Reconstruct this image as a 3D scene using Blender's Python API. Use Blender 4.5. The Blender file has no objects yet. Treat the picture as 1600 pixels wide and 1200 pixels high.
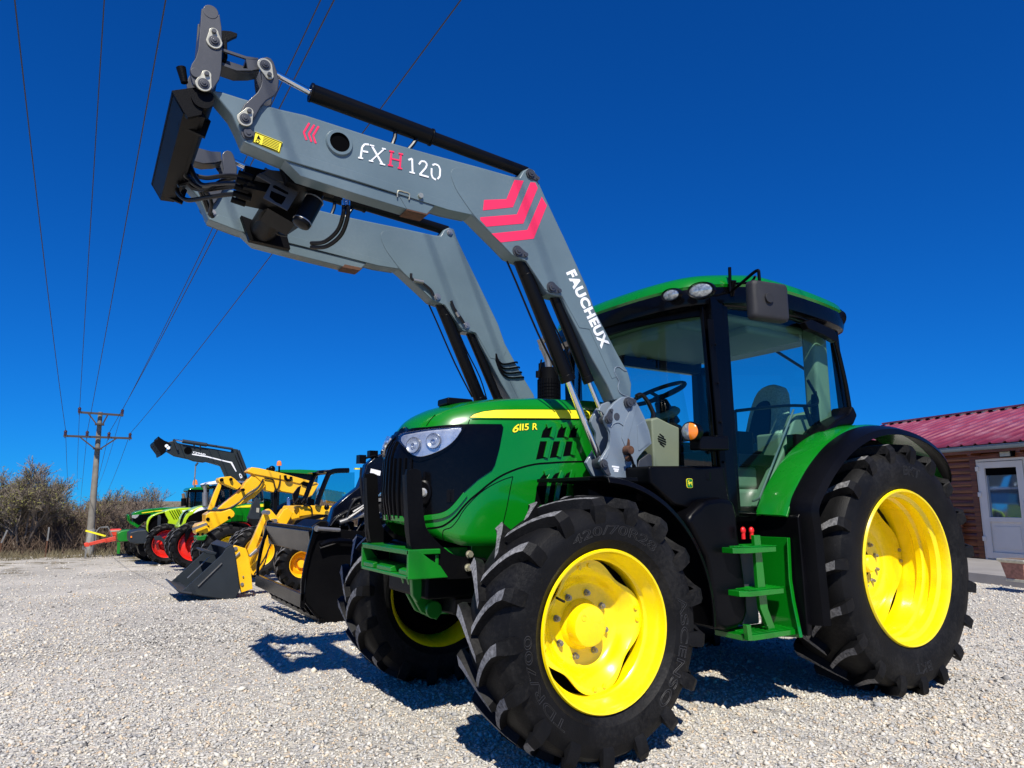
import bpy, bmesh, math, random
import numpy as np
from mathutils import Vector, Matrix, noise
random.seed(7); np.random.seed(7)
D = bpy.data
sc = bpy.context.scene
col = sc.collection
rad = math.radians
# ------------------------------------------------------------------ camera
CAM = (-2.261, -3.918, 1.257); YAW, PIT, ROL, FPX = 31.31, 9.51, 0.07, 1092.0
_y, _t, _r = rad(YAW), rad(PIT), rad(ROL)
_F = Vector((math.sin(_y)*math.cos(_t), math.cos(_y)*math.cos(_t), math.sin(_t)))
_R = Vector((math.cos(_y), -math.sin(_y), 0)); _U = _R.cross(_F)
_R2 = _R*math.cos(_r)+_U*math.sin(_r); _U2 = -_R*math.sin(_r)+_U*math.cos(_r)
cd = D.cameras.new("camera"); cam = D.objects.new("camera", cd); col.objects.link(cam)
cd.sensor_width = 36; cd.lens = 36*FPX/1600; cd.clip_start = .05; cd.clip_end = 3000
cam.matrix_world = Matrix(((_R2.x, _U2.x, -_F.x, CAM[0]), (_R2.y, _U2.y, -_F.y, CAM[1]), (_R2.z, _U2.z, -_F.z, CAM[2]), (0, 0, 0, 1)))
sc.camera = cam
# ------------------------------------------------------------------ light
SUN = Vector((-.375, -.73, 1.0)).normalized()
SEL = math.asin(SUN.z); SAZ = math.atan2(SUN.x, SUN.y)
sc.view_settings.view_transform = 'Standard'; sc.view_settings.look = 'None'
sc.view_settings.exposure = 0.32; sc.view_settings.gamma = 1
w = D.worlds.new("World"); sc.world = w; w.use_nodes = True
nt = w.node_tree; nt.nodes.clear()
sky = nt.nodes.new('ShaderNodeTexSky'); sky.sky_type = 'NISHITA'; sky.sun_disc = False
sky.sun_elevation = SEL; sky.sun_rotation = SAZ; sky.air_density = 1.0; sky.dust_density = 0.1; sky.ozone_density = 6.0; sky.altitude = 0
tcw = nt.nodes.new('ShaderNodeTexCoord'); sxw = nt.nodes.new('ShaderNodeSeparateXYZ'); nt.links.new(tcw.outputs['Generated'], sxw.inputs[0])
zr = nt.nodes.new('ShaderNodeMapRange'); zr.inputs['From Min'].default_value = 0; zr.inputs['From Max'].default_value = 1; zr.inputs['To Min'].default_value = .05; zr.inputs['To Max'].default_value = 1; nt.links.new(sxw.outputs['Z'], zr.inputs['Value'])
cxw = nt.nodes.new('ShaderNodeCombineXYZ'); nt.links.new(sxw.outputs['X'], cxw.inputs[0]); nt.links.new(sxw.outputs['Y'], cxw.inputs[1]); nt.links.new(zr.outputs[0], cxw.inputs[2]); nt.links.new(cxw.outputs[0], sky.inputs[0])
hs = nt.nodes.new('ShaderNodeHueSaturation'); hs.inputs['Saturation'].default_value = 1.15; hs.inputs['Value'].default_value = 1.0
gm = nt.nodes.new('ShaderNodeGamma'); gm.inputs['Gamma'].default_value = 1.0
bg = nt.nodes.new('ShaderNodeBackground'); bg.inputs['Strength'].default_value = 0.052
wo = nt.nodes.new('ShaderNodeOutputWorld')
nt.links.new(sky.outputs[0], hs.inputs['Color']); tn = nt.nodes.new('ShaderNodeMix'); tn.data_type = 'RGBA'; tn.blend_type = 'MULTIPLY'; tn.inputs['Factor'].default_value = 1; tn.inputs[7].default_value = (.09, .90, 1.80, 1); nt.links.new(hs.outputs[0], tn.inputs[6]); nt.links.new(tn.outputs[2], gm.inputs[0]); nt.links.new(gm.outputs[0], bg.inputs[0]); nt.links.new(bg.outputs[0], wo.inputs[0])
sl = D.lights.new("sun", 'SUN'); sl.energy = 5.0; sl.angle = rad(.5); sl.color = (1, .95, .86)
so = D.objects.new("sun", sl); col.objects.link(so); so.rotation_euler = SUN.to_track_quat('Z', 'Y').to_euler()
so.location = (0, 0, 30)

# ------------------------------------------------------------------ helpers
V = Vector
def ray(u, v):
    return (_F + _R2*((u-800)/FPX) - _U2*((v-600)/FPX))
def at(u, v, ax, val):
    d = ray(u, v); k = 'xyz'.index(ax); s = (val-CAM[k])/d[k]
    return V(CAM)+d*s
def ground_z(x, y):
    a = max(0.0, y-3.2)
    g = -.05*min(a, 4.8) - .04*min(max(0, a-4.8), 11) - .012*max(0, a-15.8)
    k = min(1, max(0, (x-5)/4)); k = k*k*(3-2*k)
    return g*(1-k)
def atg(u, v):
    d = ray(u, v); s = .5
    while s < 200:
        p = V(CAM)+d*s
        if p.z <= ground_z(p.x, p.y): return p
        s += .01 if s < 12 else .05
    return p
def P(pts, y):                       # photo measurements -> (x, z) outline on the vertical plane at y
    r = []
    for u, v in pts:
        p = at(u, v, 'y', y); r.append((p.x, p.z))
    return r
def C(pts, ox, oy, s): return [(ox+x/s, oy+y/s) for x, y in pts]

def catmull(pts, n=6, closed=False):
    pts = [V(p) for p in pts]; out = []; N = len(pts)
    for i in range(N if closed else N-1):
        if closed: p0, p1, p2, p3 = pts[i-1], pts[i], pts[(i+1) % N], pts[(i+2) % N]
        else: p0, p1, p2, p3 = pts[max(i-1, 0)], pts[i], pts[i+1], pts[min(i+2, N-1)]
        for k in range(n):
            t = k/n
            out.append(.5*((2*p1)+(-p0+p2)*t+(2*p0-5*p1+4*p2-p3)*t*t+(-p0+3*p1-3*p2+p3)*t**3))
    if not closed: out.append(pts[-1])
    return out
def smooth2(pts, n=4, closed=True):
    return [(p.x, p.y) for p in catmull([(a, b, 0) for a, b in pts], n, closed)]

class M:
    def __init__(s): s.v = []; s.f = []; s.m = []; s.cur = 0
    def add(s, vs, fs, mi=None):
        b = len(s.v); s.v += [tuple(p) for p in vs]
        s.f += [tuple(i+b for i in f) for f in fs]; s.m += [s.cur if mi is None else mi]*len(fs); return s
    def box(s, x0, x1, y0, y1, z0, z1, rot=0, c=None):
        vs = [V((x, y, z)) for x in (x0, x1) for y in (y0, y1) for z in (z0, z1)]
        if rot:
            c = V(c) if c else V(((x0+x1)/2, (y0+y1)/2, (z0+z1)/2)); R = Matrix.Rotation(rot, 3, 'Y')
            vs = [c+R @ (v-c) for v in vs]
        return s.add(vs, [(0, 1, 3, 2), (4, 6, 7, 5), (0, 4, 5, 1), (2, 3, 7, 6), (0, 2, 6, 4), (1, 5, 7, 3)])
    def frame(s, p, q, up=(0, 0, 1)):
        d = (V(q)-V(p)).normalized(); u = V(up)
        if abs(d.dot(u)) > .98: u = V((1, 0, 0))
        a = d.cross(u).normalized(); b = a.cross(d); return d, a, b
    def bar(s, p, q, w, h, up=(0, 0, 1), w2=None, h2=None):
        p, q = V(p), V(q); d, a, b = s.frame(p, q, up); w2 = w2 or w; h2 = h2 or h
        vs = [p+a*i*w/2+b*j*h/2 for i, j in ((-1, -1), (1, -1), (1, 1), (-1, 1))]+[q+a*i*w2/2+b*j*h2/2 for i, j in ((-1, -1), (1, -1), (1, 1), (-1, 1))]
        return s.add(vs, [(3, 2, 1, 0), (4, 5, 6, 7), (0, 1, 5, 4), (1, 2, 6, 5), (2, 3, 7, 6), (3, 0, 4, 7)])
    def cyl(s, p, q, r, r2=None, n=20, cap=True):
        p, q = V(p), V(q); d, a, b = s.frame(p, q); r2 = r if r2 is None else r2; vs = []
        for c, rr in ((p, r), (q, r2)):
            for i in range(n):
                t = 2*math.pi*i/n; vs.append(c+a*math.cos(t)*rr+b*math.sin(t)*rr)
        fs = [(i, (i+1) % n, n+(i+1) % n, n+i) for i in range(n)]
        if cap: fs += [tuple(range(n))[::-1], tuple(range(n, 2*n))]
        return s.add(vs, fs)
    def tube(s, pts, r, n=8, sm=5, cap=True, closed=False):
        if sm: pts = catmull(pts, sm, closed)
        else: pts = [V(p) for p in pts]
        N = len(pts); vs = []; pa = None
        rr = r if callable(r) else (lambda t: r)
        for i, p in enumerate(pts):
            if closed: d = (pts[(i+1) % N]-pts[i-1])
            else: d = (pts[min(i+1, N-1)]-pts[max(i-1, 0)])
            if d.length < 1e-9: d = V((0, 0, 1))
            d.normalize()
            if pa is None:
                u = V((0, 0, 1)) if abs(d.z) < .9 else V((1, 0, 0)); a = d.cross(u).normalized()
            else: a = (pa-d*pa.dot(d)).normalized()
            pa = a; b = a.cross(d); R = rr(i/(N-1))
            for k in range(n):
                t = 2*math.pi*k/n; vs.append(p+a*math.cos(t)*R+b*math.sin(t)*R)
        fs = []
        for i in range(N if closed else N-1):
            j = (i+1) % N
            for k in range(n): fs.append((i*n+k, i*n+(k+1) % n, j*n+(k+1) % n, j*n+k))
        if cap and not closed: fs += [tuple(range(n))[::-1], tuple(range((N-1)*n, N*n))]
        return s.add(vs, fs)
    def prism(s, poly, y0, y1, ax='y'):          # poly in (x,z) extruded along y (or (y,z) along x, (x,y) along z)
        def mk(a, b, c):
            return {'y': (a, c, b), 'x': (c, a, b), 'z': (a, b, c)}[ax]
        n = len(poly); vs = [mk(a, b, y0) for a, b in poly]+[mk(a, b, y1) for a, b in poly]
        A = sum(poly[i][0]*poly[(i+1) % n][1]-poly[(i+1) % n][0]*poly[i][1] for i in range(n))
        flip = (A > 0) == (y1 > y0)
        if ax == 'y': flip = not flip
        f0 = tuple(range(n)); f1 = tuple(range(n, 2*n)); sd = [(i, (i+1) % n, n+(i+1) % n, n+i) for i in range(n)]
        fs = [f0[::-1], f1]+sd if flip else [f0, f1[::-1]]+[q[::-1] for q in sd]
        return s.add(vs, fs)
    def lathe(s, prof, c, ax=(0, 1, 0), n=48, a0=0, a1=2*math.pi, ref=None):   # prof: (radius, height along axis)
        c = V(c); d = V(ax).normalized(); u = V(ref) if ref else (V((0, 0, 1)) if abs(d.z) < .9 else V((1, 0, 0)))
        u = (u-d*u.dot(d)).normalized(); w_ = d.cross(u); full = abs(a1-a0-2*math.pi) < 1e-6
        k = n if full else n+1; vs = []
        for i in range(k):
            t = a0+(a1-a0)*i/n; e = u*math.cos(t)+w_*math.sin(t)
            for r, h in prof: vs.append(c+e*r+d*h)
        m_ = len(prof); fs = []
        for i in range(n):
            j = (i+1) % k
            for q in range(m_-1): fs.append((i*m_+q, i*m_+q+1, j*m_+q+1, j*m_+q))
        return s.add(vs, fs)
    def sphere(s, c, r, n=12, sc_=(1, 1, 1)):
        vs = []; c = V(c)
        for i in range(n//2+1):
            t = math.pi*i/(n//2)
            for k in range(n):
                a = 2*math.pi*k/n; vs.append(c+V((math.sin(t)*math.cos(a)*sc_[0], math.sin(t)*math.sin(a)*sc_[1], math.cos(t)*sc_[2]))*r)
        fs = [(i*n+k, (i+1)*n+k, (i+1)*n+(k+1) % n, i*n+(k+1) % n) for i in range(n//2) for k in range(n)]
        return s.add(vs, fs)
    def loft(s, rings, closed=True, caps=True):
        n = len(rings[0]); vs = [p for r in rings for p in r]; fs = []
        for i in range(len(rings)-1):
            for k in range(n if closed else n-1): fs.append((i*n+k, i*n+(k+1) % n, (i+1)*n+(k+1) % n, (i+1)*n+k))
        if caps and closed: fs += [tuple(range(n))[::-1], tuple(range((len(rings)-1)*n, len(rings)*n))]
        return s.add(vs, fs)
    def join(s, o, f=lambda p: p, flip=False, mi=None):
        b = len(s.v); s.v += [tuple(f(V(p))) for p in o.v]
        s.f += [tuple(i+b for i in (q[::-1] if flip else q)) for q in o.f]; s.m += (o.m if mi is None else [mi]*len(o.m)); return s
    def mir(s): return M().join(s, lambda p: V((p.x, -p.y, p.z)), True)
    def mirror_in(s): return s.join(s.mir())
    def xf(s, mat): s.v = [tuple(mat @ V(p)) for p in s.v]; return s

def obj(name, m, mats, parent=None, bevel=0, ang=35, fix=True, seg=2):
    me = D.meshes.new(name); me.from_pydata(m.v, [], m.f)
    if not isinstance(mats, (list, tuple)): mats = [mats]
    for q in mats: me.materials.append(q)
    me.polygons.foreach_set('material_index', m.m)
    if fix:
        bm = bmesh.new(); bm.from_mesh(me); bmesh.ops.remove_doubles(bm, verts=bm.verts, dist=1e-5)
        bmesh.ops.recalc_face_normals(bm, faces=bm.faces); bm.to_mesh(me); bm.free()
    me.shade_smooth(); me.set_sharp_from_angle(angle=rad(ang)); me.update()
    o = D.objects.new(name, me); col.objects.link(o)
    if parent is not None: attach(o, parent)
    if bevel:
        b = o.modifiers.new('bevel', 'BEVEL'); b.width = bevel; b.segments = seg; b.limit_method = 'ANGLE'; b.angle_limit = rad(40); b.harden_normals = True
    return o
def both(name, m, mats, parent, **k):
    a = obj(name, m, mats, parent, **k); return a, obj(name, m.mir(), mats, parent, **k)
def multi(name, ms, mats, parent, **k): return [obj(name, m, mats, parent, **k) for m in ms]
def attach(o, parent):
    o.parent = parent; o.matrix_parent_inverse = Matrix.Translation(-abs_loc(parent))
def abs_loc(o):
    l = V(o.location)
    return l if o.type == 'EMPTY' else V((0, 0, 0))
def thing(name, label, cat, loc=(0, 0, 0), group=None):
    o = D.objects.new(name, None); col.objects.link(o); o.location = loc; o.empty_display_size = .2
    o['label'] = label; o['category'] = cat
    if group: o['group'] = group
    return o
def tag(o, label, cat, group=None):
    o['label'] = label; o['category'] = cat
    if group: o['group'] = group
    return o
def struct(o): o['kind'] = 'structure'; return o

# ------------------------------------------------------------------ materials
def newmat(name):
    m = D.materials.new(name); m.use_nodes = True; n = m.node_tree; b = n.nodes['Principled BSDF']; return m, n, b
def N(n, t, **k):
    q = n.nodes.new(t)
    for a, v in k.items():
        if a.startswith('i_'): q.inputs[a[2:].replace('_', ' ')].default_value = v
        else: setattr(q, a, v)
    return q
def mat(name, c, rough=.4, metal=0, coat=0, var=.12, vs=3.0, bump=0, bs=200, dust=0, dustc=(.35, .33, .3), spec=.5):
    """painted / plastic / metal surface with slight tonal variation, roughness variation and optional dust specks"""
    m, n, b = newmat(name); L = n.links.new
    tc = N(n, 'ShaderNodeTexCoord')
    nz = N(n, 'ShaderNodeTexNoise'); nz.inputs['Scale'].default_value = vs; nz.inputs['Detail'].default_value = 6; L(tc.outputs['Object'], nz.inputs['Vector'])
    mr = N(n, 'ShaderNodeMapRange'); mr.inputs['From Min'].default_value = .3; mr.inputs['From Max'].default_value = .7
    mr.inputs['To Min'].default_value = 1-var; mr.inputs['To Max'].default_value = 1+var; L(nz.outputs['Fac'], mr.inputs['Value'])
    vm = N(n, 'ShaderNodeVectorMath', operation='SCALE'); vm.inputs[0].default_value = c[:3]; L(mr.outputs[0], vm.inputs['Scale'])
    out = vm.outputs[0]
    if dust:
        n2 = N(n, 'ShaderNodeTexNoise'); n2.inputs['Scale'].default_value = 45; n2.inputs['Detail'].default_value = 8; n2.inputs['Roughness'].default_value = .75; L(tc.outputs['Object'], n2.inputs['Vector'])
        n3 = N(n, 'ShaderNodeTexNoise'); n3.inputs['Scale'].default_value = 2.2; n3.inputs['Detail'].default_value = 3; L(tc.outputs['Object'], n3.inputs['Vector'])
        ad = N(n, 'ShaderNodeMath', operation='ADD'); L(n2.outputs['Fac'], ad.inputs[0]); L(n3.outputs['Fac'], ad.inputs[1])
        r = N(n, 'ShaderNodeMapRange'); r.inputs['From Min'].default_value = 1.0; r.inputs['From Max'].default_value = 1.35; r.inputs['To Max'].default_value = dust; L(ad.outputs[0], r.inputs['Value'])
        mx = N(n, 'ShaderNodeMix', data_type='RGBA'); L(r.outputs[0], mx.inputs['Factor']); L(out, mx.inputs[6]); mx.inputs[7].default_value = (*dustc, 1); out = mx.outputs[2]
    L(out, b.inputs['Base Color'])
    r2 = N(n, 'ShaderNodeMapRange'); r2.inputs['To Min'].default_value = max(.03, rough-.08); r2.inputs['To Max'].default_value = min(1, rough+.08); L(nz.outputs['Fac'], r2.inputs['Value']); L(r2.outputs[0], b.inputs['Roughness'])
    b.inputs['Metallic'].default_value = metal; b.inputs['Coat Weight'].default_value = coat; b.inputs['Coat Roughness'].default_value = .08
    b.inputs['Specular IOR Level'].default_value = spec
    if bump:
        nb = N(n, 'ShaderNodeTexNoise'); nb.inputs['Scale'].default_value = bs; nb.inputs['Detail'].default_value = 4; L(tc.outputs['Object'], nb.inputs['Vector'])
        bp = N(n, 'ShaderNodeBump'); bp.inputs['Strength'].default_value = bump; bp.inputs['Distance'].default_value = .003; L(nb.outputs['Fac'], bp.inputs['Height']); L(bp.outputs[0], b.inputs['Normal'])
    return m
def glass(name, tint=(.62, .8, .8), refl=.07):
    m = D.materials.new(name); m.use_nodes = True; n = m.node_tree; n.nodes.clear(); L = n.links.new
    o = N(n, 'ShaderNodeOutputMaterial'); t = N(n, 'ShaderNodeBsdfTransparent'); t.inputs[0].default_value = (*tint, 1)
    g = N(n, 'ShaderNodeBsdfGlossy'); g.inputs['Roughness'].default_value = .02; g.inputs['Color'].default_value = (1, 1, 1, 1)
    f = N(n, 'ShaderNodeLayerWeight'); f.inputs['Blend'].default_value = .5; pw = N(n, 'ShaderNodeMath', operation='POWER'); pw.inputs[1].default_value = 4; L(f.outputs['Facing'], pw.inputs[0]); a = N(n, 'ShaderNodeMath', operation='MULTIPLY_ADD'); a.inputs[1].default_value = .5; a.inputs[2].default_value = refl*.5; L(pw.outputs[0], a.inputs[0])
    mx = N(n, 'ShaderNodeMixShader'); L(a.outputs[0], mx.inputs[0]); L(t.outputs[0], mx.inputs[1]); L(g.outputs[0], mx.inputs[2]); L(mx.outputs[0], o.inputs[0]); return m
G_GREEN = mat('green_paint', (.0015, .168, .006), .26, coat=.55, var=.08, dust=.10, dustc=(.04, .18, .04))
G_GREEN2 = mat('green_casting', (.002, .165, .008), .42, coat=.2, var=.18, dust=.14, dustc=(.06, .16, .05))
G_YEL = mat('yellow_rim_paint', (.98, .74, .0), .28, coat=.6, var=.05, dust=.2, dustc=(.3, .22, .05))
G_DECAL = mat('yellow_decal', (.95, .80, .02), .35, var=.03)
BLACK = mat('black_plastic', (.0022, .0022, .003), .33, var=.3, dust=.04, dustc=(.03, .03, .03), spec=.11)
BLACKG = mat('gloss_black', (.0015, .0015, .002), .2, coat=.06, var=.2, dust=.03, dustc=(.05, .05, .05), spec=.14)
BLACKM = mat('matt_black_steel', (.0025, .0025, .003), .45, var=.3, dust=.06, dustc=(.03, .03, .027), bump=.3, spec=.1)
CYLB = mat('black_cylinder_paint', (.0025, .0025, .003), .35, var=.2, dust=.03, dustc=(.04, .04, .04), spec=.16)
ARM = mat('grey_blue_paint', (.108, .155, .175), .42, coat=.12, var=.09, dust=.14, dustc=(.25, .27, .28))
DGREY = mat('dark_grey_paint', (.038, .041, .049), .45, coat=.1, var=.12, dust=.15, dustc=(.16, .15, .15))
MOUNT = mat('light_grey_paint', (.165, .21, .255), .42, coat=.1, var=.08, dust=.25, dustc=(.3, .27, .25))
PINK = mat('pink_red_decal', (.85, .030, .10), .4, var=.04)
WHITE = mat('white_decal', (.85, .86, .86), .4, var=.02)
CREAM = mat('cream_zinc_plate', (.50, .48, .38), .35, metal=.3, var=.15, vs=30)
CHROME = mat('chrome_rod', (.75, .75, .76), .12, metal=1, var=.03)
STEEL = mat('dull_steel', (.35, .34, .32), .4, metal=.8, var=.15)
ZINC = mat('zinc_bolt', (.55, .52, .38), .35, metal=.7, var=.1)
RUST = mat('rusty_steel', (.085, .035, .016), .8, var=.4, vs=30, bump=.4)
RUBBER = mat('tyre_rubber', (.0055, .0055, .006), .55, var=.4, vs=6, dust=.38, dustc=(.046, .044, .041), bump=.5, bs=120, spec=.14)
LUG = mat('worn_tread_rubber', (.13, .13, .133), .85, var=.7, vs=55, dust=.9, dustc=(.34, .335, .33), bump=1, bs=110)
RTEXT = mat('moulded_rubber_lettering', (.022, .022, .023), .5, var=.1)
MPLAS = mat('textured_grey_plastic', (.024, .024, .026), .5, var=.2, bump=.8, bs=260, dust=.15, dustc=(.08, .08, .08), spec=.3)
LAMP = mat('ribbed_lamp_glass', (.33, .36, .36), .15, metal=.5, var=.5, vs=60, coat=.6)
HOSE = mat('hydraulic_hose', (.005, .005, .006), .35, var=.2, spec=.4)
TRIM = mat('olive_grey_trim', (.165, .195, .13), .6, var=.08, bump=.1)
SEATF = mat('seat_fabric', (.42, .47, .36), .9, var=.3, vs=80, bump=.6)
GLASS = glass('tinted_cab_glass', (.64, .88, .84))
LENS = glass('clear_lens', (.95, .97, 1), .2)
REFLECTOR = mat('lamp_reflector', (.50, .50, .48), .28, metal=.45, var=.15, vs=25, coat=.3)
AMBER = mat('amber_lens', (.9, .22, .01), .15, coat=1, var=.05)
REDP = mat('red_plastic', (.65, .01, .01), .35, var=.1)
DARKIN = mat('dark_recess', (.002, .002, .0025), .8, var=.1, spec=.02)  # near-black without gloss: shade inside openings put into the colour
YSTICK = mat('yellow_sticker', (.9, .75, .03), .5, var=.03)
# ------------------------------------------------------------------ ground
def gravel_mat():
    m, n, b = newmat('limestone_gravel'); L = n.links.new
    tc = N(n, 'ShaderNodeTexCoord'); mp = N(n, 'ShaderNodeMapping'); L(tc.outputs['Object'], mp.inputs[0])
    wn = N(n, 'ShaderNodeTexNoise'); wn.inputs['Scale'].default_value = 30; L(mp.outputs[0], wn.inputs['Vector'])
    wm = N(n, 'ShaderNodeVectorMath', operation='SCALE'); wm.inputs['Scale'].default_value = .018; L(wn.outputs['Color'], wm.inputs[0])
    wa = N(n, 'ShaderNodeVectorMath', operation='ADD'); L(mp.outputs[0], wa.inputs[0]); L(wm.outputs[0], wa.inputs[1])
    cols = []; hts = []
    for scl in (48, 95):
        vo = N(n, 'ShaderNodeTexVoronoi'); vo.inputs['Scale'].default_value = scl; L(wa.outputs[0], vo.inputs['Vector'])
        cr = N(n, 'ShaderNodeValToRGB'); L(vo.outputs['Color'], cr.inputs[0]); e = cr.color_ramp
        e.elements[0].position = 0; e.elements[0].color = (.24, .23, .22, 1); e.elements[1].position = 1; e.elements[1].color = (.72, .69, .62, 1)
        for p_, c_ in ((.18, (.36, .355, .345, 1)), (.4, (.50, .49, .47, 1)), (.55, (.47, .45, .41, 1)), (.7, (.57, .55, .49, 1)), (.85, (.50, .40, .30, 1)), (.9, (.60, .59, .56, 1))):
            q = e.elements.new(p_); q.color = c_
        cols.append(cr); hts.append(vo)
    sel = N(n, 'ShaderNodeTexNoise'); sel.inputs['Scale'].default_value = 14; L(mp.outputs[0], sel.inputs['Vector'])
    st = N(n, 'ShaderNodeMapRange'); st.inputs['From Min'].default_value = .45; st.inputs['From Max'].default_value = .55; L(sel.outputs['Fac'], st.inputs['Value'])
    mx = N(n, 'ShaderNodeMix', data_type='RGBA'); L(st.outputs[0], mx.inputs['Factor']); L(cols[0].outputs[0], mx.inputs[6]); L(cols[1].outputs[0], mx.inputs[7])
    big = N(n, 'ShaderNodeTexNoise'); big.inputs['Scale'].default_value = .35; big.inputs['Detail'].default_value = 5; L(mp.outputs[0], big.inputs['Vector'])
    br = N(n, 'ShaderNodeMapRange'); br.inputs['From Min'].default_value = .3; br.inputs['From Max'].default_value = .7; br.inputs['To Min'].default_value = .78; br.inputs['To Max'].default_value = 1.15; L(big.outputs['Fac'], br.inputs['Value'])
    # sparse dry grass / dirt towards the far edge of the yard
    dn = N(n, 'ShaderNodeTexNoise'); dn.inputs['Scale'].default_value = .9; dn.inputs['Detail'].default_value = 9; dn.inputs['Roughness'].default_value = .7; L(mp.outputs[0], dn.inputs['Vector'])
    sx = N(n, 'ShaderNodeSeparateXYZ'); L(tc.outputs['Object'], sx.inputs[0])
    yr = N(n, 'ShaderNodeMapRange'); yr.inputs['From Min'].default_value = 12; yr.inputs['From Max'].default_value = 32; yr.inputs['To Min'].default_value = 0; yr.inputs['To Max'].default_value = .30; L(sx.outputs['Y'], yr.inputs['Value'])
    ad = N(n, 'ShaderNodeMath', operation='ADD'); L(dn.outputs['Fac'], ad.inputs[0]); L(yr.outputs[0], ad.inputs[1])
    dr = N(n, 'ShaderNodeMapRange'); dr.inputs['From Min'].default_value = .68; dr.inputs['From Max'].default_value = .78; L(ad.outputs[0], dr.inputs['Value'])
    sc_ = N(n, 'ShaderNodeVectorMath', operation='SCALE'); L(mx.outputs[2], sc_.inputs[0]); L(br.outputs[0], sc_.inputs['Scale'])
    m2 = N(n, 'ShaderNodeMix', data_type='RGBA'); L(dr.outputs[0], m2.inputs['Factor']); L(sc_.outputs[0], m2.inputs[6]); m2.inputs[7].default_value = (.13, .11, .06, 1)
    wm_ = N(n, 'ShaderNodeVectorMath', operation='MULTIPLY'); wm_.inputs[1].default_value = (1.04, 1.01, .955); L(m2.outputs[2], wm_.inputs[0]); L(wm_.outputs[0], b.inputs['Base Color']); b.inputs['Roughness'].default_value = .95; b.inputs['Specular IOR Level'].default_value = .25
    hm = N(n, 'ShaderNodeMix', data_type='FLOAT'); L(st.outputs[0], hm.inputs[0]); L(hts[0].outputs['Distance'], hm.inputs[2]); L(hts[1].outputs['Distance'], hm.inputs[3])
    iv = N(n, 'ShaderNodeMath', operation='MULTIPLY'); iv.inputs[1].default_value = -1; L(hm.outputs[0], iv.inputs[0])
    bp = N(n, 'ShaderNodeBump'); bp.inputs['Strength'].default_value = 1; bp.inputs['Distance'].default_value = .014; L(iv.outputs[0], bp.inputs['Height']); L(bp.outputs[0], b.inputs['Normal'])
    return m
def axis(vals):
    out = []
    for a, b_, s in vals:
        k = a
        while k < b_-1e-6: out.append(k); k += s
    out.append(vals[-1][1]); return out
GX = axis([(-600, -60, 90), (-60, -12, 6), (-12, 24, 1.0), (24, 60, 6), (60, 1300, 155)]); GY = axis([(-60, -8, 8), (-8, 40, 1.0), (40, 100, 10), (100, 1500, 140)])
m = M()
m.add([(x, y, ground_z(x, y)) for y in GY for x in GX], [(j*len(GX)+i, j*len(GX)+i+1, (j+1)*len(GX)+i+1, (j+1)*len(GX)+i) for j in range(len(GY)-1) for i in range(len(GX)-1)])
GRAVEL = gravel_mat()
struct(obj('ground', m, GRAVEL, fix=False))

# loose stones near the camera, one countless mass
def stone_mat():
    m, n, b = newmat('stone_chips'); L = n.links.new
    a = N(n, 'ShaderNodeAttribute', attribute_name='tone'); cr = N(n, 'ShaderNodeValToRGB'); L(a.outputs['Fac'], cr.inputs[0]); e = cr.color_ramp
    e.elements[0].position = 0; e.elements[0].color = (.14, .135, .13, 1); e.elements[1].position = 1; e.elements[1].color = (.72, .69, .60, 1)
    for p_, c_ in ((.10, (.30, .30, .30, 1)), (.35, (.46, .455, .44, 1)), (.55, (.53, .51, .47, 1)), (.75, (.62, .60, .54, 1)), (.82, (.52, .40, .28, 1)), (.88, (.62, .55, .43, 1))):
        q = e.elements.new(p_); q.color = c_
    L(cr.outputs[0], b.inputs['Base Color']); b.inputs['Roughness'].default_value = .85; b.inputs['Specular IOR Level'].default_value = .3; wm_ = N(n, 'ShaderNodeVectorMath', operation='MULTIPLY'); wm_.inputs[1].default_value = (1.02, 1.0, .955); L(cr.outputs[0], wm_.inputs[0]); L(wm_.outputs[0], b.inputs['Base Color']); return m
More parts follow.
